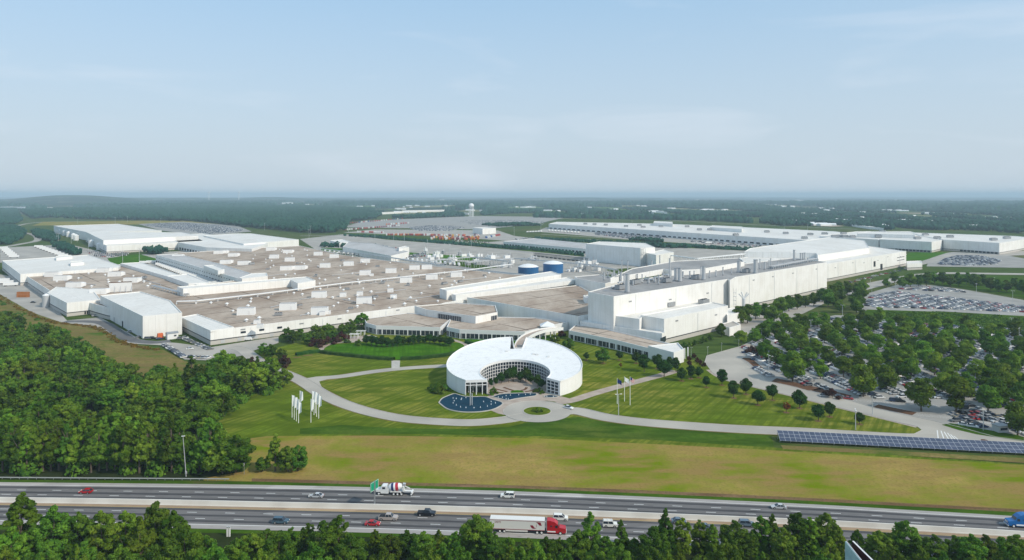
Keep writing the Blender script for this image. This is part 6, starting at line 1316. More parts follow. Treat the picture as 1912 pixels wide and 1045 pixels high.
# car park beneath the trees: rows running away from the viewer to the upper left, nearest 250 as objects, rest as one
lotp = Wp([(1388,672),(1384,652),(1425,632),(1480,608),(1560,594),(1620,596),(1912,616),(2000,628),(2000,830),(1912,812),(1830,798),(1800,792),(1728,774),(1690,752),(1640,744),(1590,737),(1514,722),(1431,702)])
cand = []
a_l = 96     # direction of the rows in plan
dr = (math.cos(R(a_l)), math.sin(R(a_l))); pr_ = (dr[1], -dr[0])
for i in range(-16, 40):
    base = W(1500, 720); off_ = i*8.6+(0 if i % 2 else 2.6)
    for j in range(-70, 140):
        q = (base[0]+pr_[0]*off_+dr[0]*j*2.75, base[1]+pr_[1]*off_+dr[1]*j*2.75)
        if inpoly(q, lotp) and cr.random() < .9: cand.append((q, R(a_l+90)+(math.pi if i % 2 else 0)+cr.uniform(-.03,.03)))
xyc = [(CX+q[0]/q[1]*F, HZ+F*H/q[1]) for q, _ in cand]
empt = [(1585,742,1770,772),(1800,780,1912,800)]
cand = [c for c, (x, y) in zip(cand, xyc) if not (y > 745 and 1590 < x < 1780) and x < 1960]
cand.sort(key=lambda c: c[0][1])
near_c, far_c = cand[:190], cand[190:]
for q, rz in near_c: park(q, rz, 'under the trees in the big car park', 'under the trees in the big car park')
for x, y, rz, c_, lb in ((1539,740,-8,'silver','silver parked car at the front left edge of the car park by the purple bush'),(1568,741,-12,'grey','grey-blue parked car right of the front lamp post of the car park'),(1584,745,-20,'red','lone red parked car beside the empty stalls at the front of the car park'),
    (1800,794,-30,'white','left of two white cars parked side by side by the grey hut'),(1816,797,-30,'white','right of two white cars parked side by side by the grey hut'),(1670,749,-15,'dark blue','dark blue parked car left of the broad round car park tree'),(1681,750,-15,'black','black parked car left of the broad round car park tree'),
    (1417,688,80,'white','white car parked at the front end of the left car park row'),(1405,671,80,'dark blue','dark blue car at the back of the first left row of the car park')): park(W(x,y), R(rz), '', '', c_, lb)
for i, c_ in enumerate(('grey','red','red','black','grey','silver','grey','white','white')): park(W(1801+i*9.5, 780+i*.9), R(110), 'in the tight row near the grey hut', 'in the tight row near the grey hut', c_)
for i, c_ in enumerate(('black','grey','red','red','black','black','dark blue','silver','silver','white')): park(W(1792+i*10, 771+i*.9), R(110), 'in the tight row near the grey hut', 'in the tight row near the grey hut', c_)
# left lot beside the front wall
L1 = rowcars(306,643.5,345,668,40,'in the outer row of the small left front lot','outer row, left front lot')+rowcars(352,667,392,668.5,80,'in the outer row of the small left front lot','outer row, left front lot')
L1 += rowcars(333,633,350,631,40,'against the front wall in the small left lot','wall row, left front lot')+rowcars(343,632,394,653,44,'against the front wall in the small left lot','wall row, left front lot')
for c in L1: park(*c)
park(W(354.5,652), R(20), '', '', 'white', 'white car driving between the rows of the small left lot')
for x, y, c_, lb in ((243,620,'silver','silver car by the long grey wall of the tall front block, first'),(260,630,'grey','dark car by the near corner of the tall front block'),(276,632.5,'grey','grey car right of the corner of the tall front block'),(285,632,'black','dark car second from the corner of the tall front block'),(298,633,'dark blue','blue car beside the orange machine'),(177,590,'silver','car parked by the dark doors of the banded white block'),(62,565,'black','dark car beside the small cube annex'),(1085,0,'white','')):
    if y: park(W(x,y), R(cr.choice((5,40))), '', '', c_, lb)
park(W(1061.5,762.5), R(-35), '', '', 'white', 'white car pulling onto the roundabout in front of the museum').scale = (1.05,1.05,1.05)
for x, y, c_, lb in ((1456,578,'white','white pickup-like car at the roadside below the tall hall, upper'),(1452,584,'white','white car at the roadside below the tall hall, lower'),(1429,575,'red','red vehicle by the foot of the tall hall wall'),(1434,572,'white','white vehicle beside the red one at the tall hall wall')): park(W(x,y), R(50), '', '', c_, lb)
for i in range(26):
    x = 1580+i*5.2+cr.uniform(-2,2); y = 529-i*1.25+cr.uniform(-2,2); park(W(x,y), R(cr.choice((42,60,0))), 'along the foot of the big white-roofed hall', 'along the white-roofed hall', cr.choice(('white','silver','red','grey','red','white','dark blue')))
# merged far lots
def car_stuff(name, items, label):
    V_ = []; F_ = []; Mi = []; n = 0; cols = list(CARC); bx = np.array([(-1,-1,0),(1,-1,0),(1,1,0),(-1,1,0),(-1,-1,1),(1,-1,1),(1,1,1),(-1,1,1)], float)
    fq = np.array([(4,5,6,7),(0,1,5,4),(1,2,6,5),(2,3,7,6),(3,0,4,7)])
    for (q, rz), c_ in items:
        cs, sn = math.cos(rz), math.sin(rz)
        for part in (0, 1, 2):
            v = bx*((2.25,.88,.85),(1.35,.78,.48),(.95,.66,.06))[part]
            if part == 1: v[4:, 0] *= .72; v[4:, 1] *= .86
            v[:, 2] += (.2,1.0,1.48)[part]; v[:, 0] -= (0,.25,.25)[part]
            V_.append(np.stack([q[0]+v[:,0]*cs-v[:,1]*sn, q[1]+v[:,0]*sn+v[:,1]*cs, v[:,2]], -1)); F_.append(fq+n); n += 8
            Mi += [cols.index(c_) if part != 1 else len(cols)]*5
    o = bpy.data.objects.new(name, npmesh(name, np.concatenate(V_), np.concatenate(F_), [PAINT[c_] for c_ in cols]+[Gl], Mi)); col.objects.link(o); tag(o, label, 'cars', None, 'stuff')
far_items = [(c, pickc()) for c in far_c]
def grid_cars(px, dirdeg, rowgap, gap, fill=.93, weights=None):
    p = Wp(px); xs = [a[0] for a in p]; ys = [a[1] for a in p]; cx_, cy_ = sum(xs)/len(xs), sum(ys)/len(ys); D_ = max(max(xs)-min(xs), max(ys)-min(ys)); c_, s_ = math.cos(R(dirdeg)), math.sin(R(dirdeg)); o = []
    for i in range(int(-D_/rowgap), int(D_/rowgap)+1):
        for j in range(int(-D_/gap), int(D_/gap)+1):
            u_, v_ = j*gap, i*rowgap+(1.6 if i % 2 else 0); q = (cx_+u_*c_-v_*s_, cy_+u_*s_+v_*c_)
            if cr.random() < fill and inpoly(q, p): o.append(((q, R(dirdeg+90)), cr.choice(weights) if weights else pickc()))
    return o
bl = ['dark blue','silver','white','grey','dark blue','white','black','silver']
pl = ['silver','white','white','silver','grey','black','silver','dark blue','white','grey','red','black','silver','white','silver','dark blue']
car_stuff('parked_cars', far_items, 'cars filling the back rows of the big car park under the trees')
car_stuff('stored_cars', grid_cars([(1616,573),(1628,552),(1673,544),(1700,549),(1780,557),(1850,566),(1912,573),(1990,582),(1990,592),(1912,583),(1758,577)], 38, 5.0, 2.45, .99, pl)+grid_cars([(1676,539),(1728,536),(1790,541),(1800,546),(1690,541)], 38, 6.2, 2.5, .95, pl), 'hundreds of cars packed door to door in the storage lot at the right')
car_stuff('stored_cars', grid_cars([(1750,494),(1765,483),(1790,477),(1835,478),(1868,486),(1862,494),(1810,496)], 10, 9, 3.2, .85, bl), 'cars parked in the small lot before the far right white halls')
car_stuff('stored_cars', grid_cars([(1110,435),(1180,434),(1250,442),(1230,447),(1180,446),(1112,438)], 35, 9, 3.4, .8), 'cars parked along the front of the distant plant')
car_stuff('stored_cars', grid_cars([(262,420),(300,416.5),(345,416),(410,421),(455,429),(440,433),(380,437),(350,431)], 30, 11, 4, .9, bl), 'rows of new cars in the far lot at the edge of the woods, upper left')
car_stuff('stored_cars', grid_cars([(160,469),(190,471),(245,470),(236,477),(200,480),(175,478)], 30, 7, 3, .9), 'cars parked behind the far left hall')
car_stuff('stored_cars', grid_cars([(760,425),(800,421),(850,422),(868,425),(840,431),(780,431)], 20, 11, 4, .9, bl), 'dense block of cars on the field before the water tower')
car_stuff('stored_cars', grid_cars([(850,411),(960,411),(1020,414),(1010,421),(930,421),(880,419)], 5, 26, 5, .85, bl), 'distant rows of cars between the water tower and the distant plant')
car_stuff('stored_cars', grid_cars([(810,452),(860,448),(920,452),(900,455),(840,457)], 0, 14, 4, .7)+grid_cars([(920,458),(960,455),(960,461),(925,462)], 0, 14, 4, .7)+grid_cars([(750,479),(790,472),(800,477),(760,485)], 30, 9, 3.2, .8), 'cars scattered in the yards by the railway')
car_stuff('stored_cars', grid_cars([(1010,457),(1090,463),(1090,466),(1010,460)], 20, 9, 3.2, .8)+grid_cars([(1120,470),(1180,468),(1180,470),(1120,472)], 10, 9, 3.4, .7)+grid_cars([(1290,449),(1420,458),(1420,461),(1290,452)], 35, 12, 3.6, .7)+grid_cars([(960,446),(1010,442),(1015,445),(965,449)], 20, 12, 3.6, .7)+grid_cars([(640,455),(700,456),(760,466),(740,468),(660,458)], 35, 9, 3.4, .5), 'scattered rows of cars in the asphalt yards around the tall grey store')
car_stuff('stored_cars', grid_cars([(1060,405),(1150,402),(1160,405),(1070,408)], 5, 30, 5, .8, bl)+grid_cars([(1600,452),(1640,455),(1630,458),(1590,455)], 5, 20, 4, .8), 'faint far rows of cars on the fields beyond the distant plant')
eq = random.Random(15); EM = [M['lgrey'], M['grey'], M['pale'], M['white']]
for i in range(80):
    t = eq.random(); x = 790+t*330; y = 478+t*22+eq.uniform(-8,14)*(1-.3*t); q = W(x,y)
    if any(abs(x-a_) < 26 and 488 < y < 520 for a_ in (987,1034)): continue
    g = empty('process_unit', (*q,0), R(42), 'small pipework unit in the utility yard around the blue tanks', 'machinery', 'pipework units in the utility yard'); mb = MB(); a_, b_, c_ = eq.uniform(4,11), eq.uniform(3,6), eq.uniform(2.5,6.5); mb.box((0,0,0), (a_,b_,c_)); mb.build('casing', eq.choice(EM), g, local=True)
    mb = MB(); mb.cyl((eq.uniform(-1,1),0,c_), .5, eq.uniform(1.5,5), 8); mb.tube((-a_/2,0,c_*.6), (-a_/2-3,0,c_*.6), .3, 6); mb.build('pipe', eq.choice(EM), g, local=True)
for i in range(12):
    q = lerp(W(1002,478.5), W(1092,489), i/11); g = empty('rail_wagon', (*q,0), math.atan2(W(1092,489)[1]-W(1002,478.5)[1], W(1092,489)[0]-W(1002,478.5)[0]), 'dark open-frame rail wagon standing left of the tall grey store', 'rail wagon', 'rail wagons left of the tall grey store'); mb = MB(); mb.box((0,0,1), (14,3,.6))
    for k in range(6): mb.box((-6.5+k*2.6,-1.4,1.6), (.4,.2,4)); mb.box((-6.5+k*2.6,1.4,1.6), (.4,.2,4))
    mb.box((0,-1.4,5.4), (14,.25,.3)); mb.box((0,1.4,5.4), (14,.25,.3)); mb.build('wagon_frame', M['asph'], g, local=True); mb = MB(); mb.box((-4.5,0,0), (2.4,2.4,1)); mb.box((4.5,0,0), (2.4,2.4,1)); mb.build('bogie', M['dark'], g, local=True)
# trailers
def trailer(L_=13.5, c_='white'):
    g = empty('box_trailer', (0,0,0)); mb = MB(); mb.box((0,0,1.1), (L_,2.5,2.9)); mb.build('box_body', M['white'], g); mb = MB()
    for x in (-L_/2+1.2, -L_/2+2.4, L_/2-2.4): mb.box((x,0,.1), (1.0,2.3,.95))
    mb.build('wheels', M['tyre'], g); return g
TR = {'t': trailer()}; ut = {'t': False}
def trow(x0, y0, x1, y1, n, rz, lb, gr, z=0):
    for i in range(n): q = lerp(W(x0,y0), W(x1,y1), i/max(1,n-1)); place(TR, ut, 't', (*q,z), R(rz)+cr.uniform(-.015,.015), lb, 'trailer', gr)
trow(300,495,402,533.5,26,35,'white trailer backed into the loading docks of the truck court','trailers in the truck court')
trow(270,492,283,491,2,12,'white trailer parked across the top of the truck court','trailers across the top of the truck court')
trow(72,461.5,118,478.5,9,20,'white trailer in the right row of the trailer yard, upper left','right row of the upper left trailer yard')
trow(6,464,26,481,7,20,'white trailer in the left row of the trailer yard, upper left','left row of the upper left trailer yard')
trow(345,459,366,466.5,8,35,'white trailer at the docks of the upper left dock hall','trailers at the upper left dock hall')
trow(5,526,20,534,3,20,'white truck trailer parked beside the cube annex at the far left','trailers beside the cube annex')
for i in range(30): q = W(*( (lambda t: (607+t*250, 470+t*26))(i/29) )); place(TR, ut, 't', (*q,0), R(100), 'white trailer in the long row behind the brown factory roof', 'trailer', 'trailers behind the brown roof')
trow(1025,431,1080,435,10,70,'white trailer parked at the left end of the distant plant','trailers at the distant plant')
trow(985,434,1010,433,6,70,'white trailer in the yard left of the distant plant','trailers left of the distant plant')
place(TR, ut, 't', (*W(1323,454.5),0), R(10), 'single white trailer on the road before the distant plant', 'trailer', None)
place(TR, ut, 't', (*W(262,466),0), R(5), 'long grey-white trailer against the upper left storage hall', 'trailer', None)
CC = {'orange': (.55,.16,.04), 'red': (.42,.06,.05), 'white': (.7,.7,.68), 'maroon': (.2,.05,.08), 'yellow': (.6,.35,.06), 'blue': (.04,.10,.28)}
CMs = {}
for k, v in CC.items():
    mb = MB(); mb.box((0,0,0), (12.2,2.5,2.8)); me = bpy.data.meshes.new('shipping_container'); me.from_pydata(mb.v, [], mb.f); me.materials.append(mat(k+'_container_paint', v, .6)); CMs[k] = me
def cont(q, rz, where, ks, z=0, s=1.0):
    k = cr.choice(ks); o = bpy.data.objects.new('shipping_container', CMs[k]); col.objects.link(o); o.location = (*q, z); o.rotation_euler = (0,0,rz); o.scale = (s,s,s); tag(o, f'{k} shipping container {where}', 'container', f'{k} containers {where}')
al = ['orange','red','white','orange','yellow','maroon','red','white']
for i in range(75): q = W(805+cr.uniform(0,88), 440.5+cr.choice((0,3,6))+cr.uniform(-.4,.4)); cont(q, R(100), 'in the dense block of the far container yard', al, 0, 1.5)
for i in range(34): q = W(722+i*2.7, 438.6+.02*i+cr.uniform(-.3,.3)); cont(q, R(100), 'in the middle row of the far container yard', al, 0, 1.35)
for i in range(18): q = W(668+i*2.8, 433.3+.09*i); cont(q, R(100), 'in the left tail of the far container yard', ['white','white','red'], 0, 1.3)
for i in range(26): q = W(645+i*4.0, 429.5-i*.32); cont(q, R(100), 'in the slanting row towards the far woods', ['white','red','maroon','white'], 0, 1.4)
for i in range(26): q = W(646+i*4.2, 417.5-i*.36); cont(q, R(100), 'in the upper slanting row towards the far woods', ['red','maroon','white','blue'], 0, 1.5)
for i in range(10): q = W(722+i*4.5, 419.5-i*.3); cont(q, R(100), 'in the short orange row on the far field', ['orange','red','white'], 0, 1.6)
for i in range(9): q = W(908+i*3, 444-i*.6); cont(q, R(100), 'in the small stack right of the dense block', ['orange','red','white','blue'], 0, 1.3)
# orange skips and machines by the left front
g = empty('orange_machine', (*W(299,632),0), R(40), 'orange machine in front of the white shed at the tall front block', 'machine'); mb = MB(); mb.box((0,0,.4), (4,3,3.4), 0, 0, .8); mb.build('body', mat('orange_machine_paint', (.6,.13,.04), .5), g, local=True); mb = MB(); mb.box((0,0,0), (4.2,2.4,.5)); mb.build('track', M['tyre'], g, local=True)
q = W(321,632); g = empty('small_shed', (*q,0), R(42), 'small white shed with a grey roof at the corner of the tall front block', 'shed'); mb = MB(); mb.box((0,0,0), (7,4.5,4)); mb.build('wall', M['white'], g, local=True); mb = MB(); mb.add([(-3.8,-2.6,4),(3.8,-2.6,4),(3.8,2.6,4),(-3.8,2.6,4),(-3.8,0,5),(3.8,0,5)], [(0,1,5,4),(2,3,4,5),(0,4,3),(1,2,5)]); mb.build('roof', M['grey'], g, local=True); mb = MB(); mb.box((1.5,-2.28,1.8), (1.6,.1,1)); mb.build('window', Gl, g, local=True)
for i in range(12):
    q = W(35+i%4*5.5, 549.5+(i//4)*2.5); g = empty('crate_stack', (*q,0), R(20), 'orange-brown stack of crates between the two cube annexes', 'crates', 'orange-brown crate stacks'); mb = MB(); mb.box((0,0,0), (3.0,2.4,2.6)); mb.build('crates', mat('rusty_crate_wood', (.34,.13,.04), .8) if i == 0 else bpy.data.materials['rusty_crate_wood'], g, local=True)
q = W(463,635); g = empty('white_van', (*q,0), R(10), 'white van by the hedge at the front wall of the brown-roofed hall', 'van'); mb = MB(); mb.add([(-2.6,-1,.4),(2.8,-1,.4),(2.8,1,.4),(-2.6,1,.4),(-2.6,-.95,2.4),(1.6,-.95,2.4),(1.6,.95,2.4),(-2.6,.95,2.4),(2.8,-.95,1.3),(2.8,.95,1.3)], [(0,1,8,5,4),(2,3,7,6,9),(1,2,9,8),(3,0,4,7),(4,5,6,7),(5,8,9,6),(3,2,1,0)]); mb.build('body', M['white'], g, local=True); mb = MB()
for x in (-1.6,1.8):
    for s in (-1,1): mb.lathe((x,s*.9,.36), [(.02,-.12),(.36,-.12),(.36,.12),(.02,.12)], 10, 0, 'y')
mb.build('wheels', M['tyre'], g, local=True)

# ------------------------------------------------------------------ highway traffic
def wheels(g, xs, yw, r, n=14, dual=False, rim='rim'):
    for x in xs:
        for s in (-1,1):
            w_ = .26 if not dual else .5; mb = MB(); c0 = (x, s*(yw-w_/2), r); mb.lathe(c0, [(.02,-w_/2),(r*.85,-w_/2),(r,-w_/2+.05),(r,w_/2-.05),(r*.85,w_/2),(.02,w_/2)], n, 0, 'y'); t = mb.build('wheel', M['tyre'], g, local=True)
            mb = MB(); mb.lathe((x, s*(yw+.005)+(0 if s<0 else -.06), r), [(.02,0),(r*.62,0),(r*.62,.06),(.02,.06)], 10, 0, 'y'); o = mb.build('rim', M[rim], t, local=True)
def side_prof(mb, prof, y0, y1, m=0, tuck=0):
    n = len(prof); mb.add([(x,y0,z) for x,z in prof]+[(x,y1,z) for x,z in prof], [(i,(i+1)%n,n+(i+1)%n,n+i) for i in range(n)]+[tuple(range(n))[::-1], tuple(range(n,2*n))], m)
def arch(xc, r, z0, n=6): return [(xc+r*math.cos(math.pi*(1-i/n)), z0+r*math.sin(math.pi*(1-i/n))) for i in range(n+1)]
def vehicle(kind, pm, px, py, rz, label, name, cat='car', L_=4.6, bed=False, rack=False):
    q = W(px, py); g = empty(name, (*q,.06), rz, label, cat)
    Wd = {'sedan':1.8,'hatch':1.75,'suv':1.95,'pickup':2.05,'jeep':1.9}[kind]; hb = {'sedan':.88,'hatch':.92,'suv':1.05,'pickup':1.12,'jeep':1.12}[kind]; ht = {'sedan':1.43,'hatch':1.5,'suv':1.78,'pickup':1.9,'jeep':1.85}[kind]; r = {'sedan':.33,'hatch':.31,'suv':.38,'pickup':.42,'jeep':.4}[kind]
    h = L_/2; xr, xf = -h+.95, h-.9
    low_ = [(-h+.08,.32)]+arch(xr, r+.07, .32)+arch(xf, r+.07, .32)+[(h-.06,.32)]
    top_ = {'sedan':[(h,.55),(h-.12,hb-.22),(h-1.15,hb-.02),(-h+.75,hb+.02),(-h+.1,hb-.04),(-h,.6)],
            'hatch':[(h,.55),(h-.15,hb-.22),(h-.95,hb),(-h+.3,hb),(-h+.04,hb-.15),(-h,.6)],
            'suv':[(h,.6),(h-.08,hb-.14),(h-1.15,hb+.02),(-h+.1,hb+.02),(-h,.7)],
            'pickup':[(h,.6),(h-.05,hb-.08),(h-1.3,hb+.05),(-h+.05,hb),(-h,.7)],
            'jeep':[(h,.6),(h-.03,hb-.04),(h-1.3,hb+.02),(-h+.05,hb+.02),(-h,.7)]}[kind]
    mb = MB(); side_prof(mb, low_+top_, -Wd/2, Wd/2)
    gx = {'sedan':(-h+.55,-h+1.35,.25,1.15),'hatch':(-h+.1,-h+.6,.3,1.15),'suv':(-h+.1,-h+.35,.5,1.3),'pickup':(-.55,-.35,.75,1.35),'jeep':(-h+.06,-h+.15,.75,1.05)}[kind]
    if kind == 'pickup': gx = (-h+2.1,-h+2.25,h-2.0,h-1.35)
    a, b_ = Wd/2-.04, Wd/2-.22; x0,x1,x2,x3 = gx
    # roof and pillars in body paint
    rf = [(x1,-b_,ht),(x2,-b_,ht),(x2,b_,ht),(x1,b_,ht)]; mb.add([(x,y,z) for x,y,z in rf]+[(x,y,z-.07) for x,y,z in rf], [(0,1,2,3),(4,5,1,0),(5,6,2,1),(6,7,3,2),(7,4,0,3)])
    for s in (-1,1):
        for (xb, xt) in ((x0,x1),(x3,x2),((x0*.45+x3*.55),(x1*.5+x2*.5))): mb.tube((xb,s*a,hb-.02), (xt,s*b_,ht-.03), .05, 5)
    if kind == 'pickup':
        pass
    mb.build('body', pm, g, local=True)
    mb = MB(); k = .0
    for s in (-1,1): mb.add([(x0+.05,s*(a-k),hb),(x3-.05,s*(a-k),hb),(x2-.03,s*(b_-k),ht-.05),(x1+.03,s*(b_-k),ht-.05)], [(0,1,2,3) if s<0 else (3,2,1,0)])
    mb.build('side_window', Gl, g, local=True)
    mb = MB(); mb.add([(x3,-a+.05,hb),(x3,a-.05,hb),(x2,b_-.03,ht-.04),(x2,-b_+.03,ht-.04)], [(0,1,2,3)]); mb.build('windshield', Gl, g, local=True)
    mb = MB(); mb.add([(x0,-a+.05,hb),(x0,a-.05,hb),(x1,b_-.03,ht-.04),(x1,-b_+.03,ht-.04)], [(3,2,1,0)]); mb.build('rear_window', Gl, g, local=True)
    wheels(g, (xr,xf), Wd/2+.01, r)
    for s in (-1,1):
        mb = MB(); mb.box((h-.06,s*(Wd/2-.3),.62), (.14,.4,.17)); mb.build('headlight', M['light'], g, local=True); mb = MB(); mb.box((-h+.04,s*(Wd/2-.22),.72), (.1,.28,.2)); mb.build('taillight', M['red'], g, local=True)
    if bed: mb = MB(); mb.box((-h+1.12,0,hb+.02), (1.85,Wd-.22,.03)); mb.build('bed_liner', M['dark'], g, local=True)
    if rack:
        mb = MB()
        for x in (x1+.3,(x1+x2)/2,x2-.2): mb.box((x,0,ht+.1), (.12,Wd-.4,.08))
        for s in (-1,1): mb.bar((x1+.1,s*(b_-.1),ht+.02), (x2-.1,s*(b_-.1),ht+.02), .07, .14)
        mb.build('roof_rack', M['white'], g, local=True)
    return g
def tang(f, x): 
    tb = TE if f is up else NE; a, c = W(x-40, interp(tb, x-40)), W(x+40, interp(tb, x+40)); return math.atan2(c[1]-a[1], c[0]-a[0])
vp = {k: paint(k+'_paint', v, .22) for k, v in {'bright_red':(.45,.012,.02),'silver':(.50,.51,.52),'pearl_white':(.78,.77,.72),'deep_black':(.012,.014,.02),'tan_silver':(.42,.37,.34),'slate_teal':(.05,.10,.14),'grey_blue':(.12,.17,.22),'truck_blue':(.01,.13,.38)}.items()}
LFT = lambda x: tang(up, x)+math.pi
RGT = lambda x: tang(dn, x)
vehicle('hatch', vp['bright_red'], 160.5, 920.5, LFT(160), 'red hatchback driving left alone on the far lanes, before the woods', 'highway_car', L_=4.1)
vehicle('sedan', vp['silver'], 590.5, 928.5, LFT(590), 'silver saloon driving left on the far lanes behind the mixer truck', 'highway_car', L_=4.8)
vehicle('suv', vp['pearl_white'], 948, 928.5, LFT(948), 'white SUV driving left on the far lanes, right of the mixer truck', 'highway_car', L_=4.7)
vehicle('sedan', vp['silver'], 1454, 949.2, LFT(1454), 'pale silver saloon driving left on the far lanes over at the right', 'highway_car', L_=4.8)
vehicle('suv', vp['slate_teal'], 524.5, 976.3, RGT(524), 'dark teal estate car driving right on the near lanes', 'highway_car', L_=4.9)
vehicle('sedan', vp['bright_red'], 696, 980.5, RGT(696), 'red saloon driving right on the near lanes beside the silver pickup', 'highway_car', L_=4.6)
vehicle('pickup', vp['tan_silver'], 725, 970, RGT(725), 'silver crew-cab pickup driving right on the near lanes', 'pickup_truck', 'pickup', L_=5.8, bed=True)
vehicle('pickup', vp['deep_black'], 796.5, 962.0, RGT(796), 'black pickup driving right beside the median barrier', 'pickup_truck', 'pickup', L_=5.7, bed=True)
vehicle('suv', vp['pearl_white'], 1046.5, 970.5, RGT(1046), 'white SUV passing the red truck on the inner near lane', 'highway_car', L_=4.7)
vehicle('jeep', vp['pearl_white'], 1139, 983, RGT(1139), 'white boxy off-roader with a white roof rack on the near lanes', 'highway_car', L_=4.4, rack=True)
vehicle('sedan', vp['grey_blue'], 1267, 975.5, RGT(1267), 'dark saloon half hidden behind the tallest conical roadside tree', 'highway_car')
vehicle('sedan', vp['grey_blue'], 1317, 986.5, RGT(1317), 'blue-grey saloon between two slim roadside trees on the near lanes', 'highway_car')
vehicle('suv', vp['grey_blue'], 1394, 981.5, RGT(1394), 'grey SUV partly hidden behind roadside trees, right half of the near lanes', 'highway_car')
vehicle('sedan', vp['pearl_white'], 1799, 1023, RGT(1799), 'white car glimpsed between the roadside trees at the lower right', 'highway_car')
# heavy trucks
def text_mesh(txt, size, m):
    cu = bpy.data.curves.new('lettering', 'FONT'); cu.body = txt; cu.size = size; cu.extrude = .01; cu.shear = .2
    o = bpy.data.objects.new('lettering', cu); col.objects.link(o); bpy.context.view_layer.update(); dg = bpy.context.evaluated_depsgraph_get()
    me = bpy.data.meshes.new_from_object(o.evaluated_get(dg)); bpy.data.objects.remove(o); me.materials.clear(); me.materials.append(m); o = bpy.data.objects.new('lettering', me); col.objects.link(o); return o
def tractor(g, x0, pm, sleeper=True):      # x0 = rear of the cab, facing +x
    mb = MB(); cab = [(x0,.5),(x0+3.5,.5),(x0+3.5,1.0),(x0+5.4,1.0),(x0+5.55,1.45),(x0+5.3,1.85),(x0+3.6,2.15),(x0+3.15,3.0),(x0+2.2,3.75),(x0+.9,4.05),(x0,4.05)]
    side_prof(mb, [(x,z) for x,z in cab], -1.15, 1.15); mb.box((x0+4.5,0,.55), (2.2,2.3,.5)); mb.build('cab', pm, g, local=True)
    mb = MB()
    for s in (-1,1): mb.box((x0+2.75,s*1.15,2.0), (.75,.06,.75)); mb.box((x0+1.2,s*1.15,2.3), (.5,.06,.4))
    mb.build('side_window', Gl, g, local=True); mb = MB(); mb.add([(x0+3.63,-1.0,2.2),(x0+3.63,1.0,2.2),(x0+3.2,1.0,2.98),(x0+3.2,-1.0,2.98)], [(0,1,2,3)]); mb.build('windshield', Gl, g, local=True)
    mb = MB(); mb.box((x0+5.56,0,.9), (.06,1.3,.8)); mb.build('radiator_grille', M['lgrey'], g, local=True); mb = MB(); mb.box((x0+5.6,0,.4), (.3,2.4,.4)); mb.build('bumper', M['lgrey'], g, local=True)
    for s in (-1,1): mb = MB(); mb.box((x0+5.3,s*.95,1.05), (.3,.35,.3)); mb.build('headlight', M['light'], g, local=True)
    for s in (-1,1): mb = MB(); mb.tube((x0-.2,s*1.0,1), (x0-.2,s*1.0,4.2), .09, 8); mb.build('exhaust', M['lgrey'], g, local=True)
q = W(982, 993); g = empty('semi_truck', (*q,.06), RGT(985), 'red truck tractor pulling a long white trailer with dark red marks on the near lanes', 'truck')
pw = paint('trailer_white', (.74,.72,.68), .35); maroon = paint('dark_red_graphic', (.26,.01,.03), .4); redp = vp['bright_red']
xt0 = -10.6; xt1 = 5.6
mb = MB(); mb.box(((xt0+xt1)/2,0,1.15), (xt1-xt0,2.55,2.9)); mb.build('trailer_box', pw, g, local=True)
mb = MB()
for s in (-1,1): mb.box(((xt0+xt1)/2,s*1.285,3.72), (xt1-xt0,.04,.10)); mb.box(((xt0+xt1)/2,s*1.285,1.13), (xt1-xt0,.04,.14))
mb.build('red_trim', maroon, g, local=True)
mb = MB()
def para(pts_): mb.add([(x,-1.30,z) for x,z in pts_]+[(x,-1.26,z) for x,z in pts_], [tuple(range(len(pts_)))]+[tuple((i,i+len(pts_),(i+1)%len(pts_)+len(pts_),(i+1)%len(pts_))) for i in range(len(pts_))])
para([(3.0,3.55),(4.4,3.55),(4.75,2.55),(4.0,2.65),(3.55,3.25)]); para([(1.3,2.6),(2.1,2.6),(2.6,1.95),(3.2,1.7),(2.2,1.6),(1.75,1.8)]); mb.box((3.15,-1.29,2.05), (.1,.03,.85)); mb.build('trailer_logo', maroon, g, local=True)
o = text_mesh('CRETE', .62, maroon); o.parent = g; o.location = (-9.2,-1.30,3.0); o.rotation_euler = (R(90),0,0); o.name = 'trailer_lettering'
mb = MB(); mb.box((-6,0,.8), (9,1.6,.35)); mb.box((-2.7,-1.2,.55), (6.6,.06,.55)); mb.build('side_skirt', pw, g, local=True)
wheels(g, (-7.6,-6.3), 1.25, .5, 14, True, 'white'); wheels(g, (3.4,4.7), 1.25, .5, 14, True, 'white'); wheels(g, (10.2,), 1.2, .5, 14, False, 'white')
tractor(g, 6.3, redp)
mb = MB(); mb.box((5,0,.75), (5.6,.9,.3)); mb.build('chassis', M['dark'], g, local=True)
mb = MB(); mb.box((7.6,-1.16,.75), (2.4,.1,.35)); mb.build('side_step', M['white'], g, local=True)
q = W(1925, 984.5); g = empty('blue_truck', (*q,.06), LFT(1912), 'bright blue truck entering at the right edge on the far lanes', 'truck'); tractor(g, 1.2, vp['truck_blue']); wheels(g, (5.3,), 1.2, .5, 14, False, 'white'); wheels(g, (0,-1.3), 1.25, .5, 14, True, 'white')
mb = MB(); mb.box((-6,0,1.15), (12,2.5,2.6)); mb.build('trailer_box', pw, g, local=True); mb = MB(); mb.box((3.4,1.18,.7), (2.4,.1,.4)); mb.build('side_step', M['white'], g, local=True); mb = MB(); mb.box((0,0,.75), (5,.9,.35)); mb.build('chassis', M['dark'], g, local=True)
q = W(736, 922.5); g = empty('mixer_truck', (*q,.06), LFT(736), 'white concrete mixer truck with a red and navy striped drum driving left', 'truck')
pwh = paint('mixer_white', (.78,.78,.76), .3)
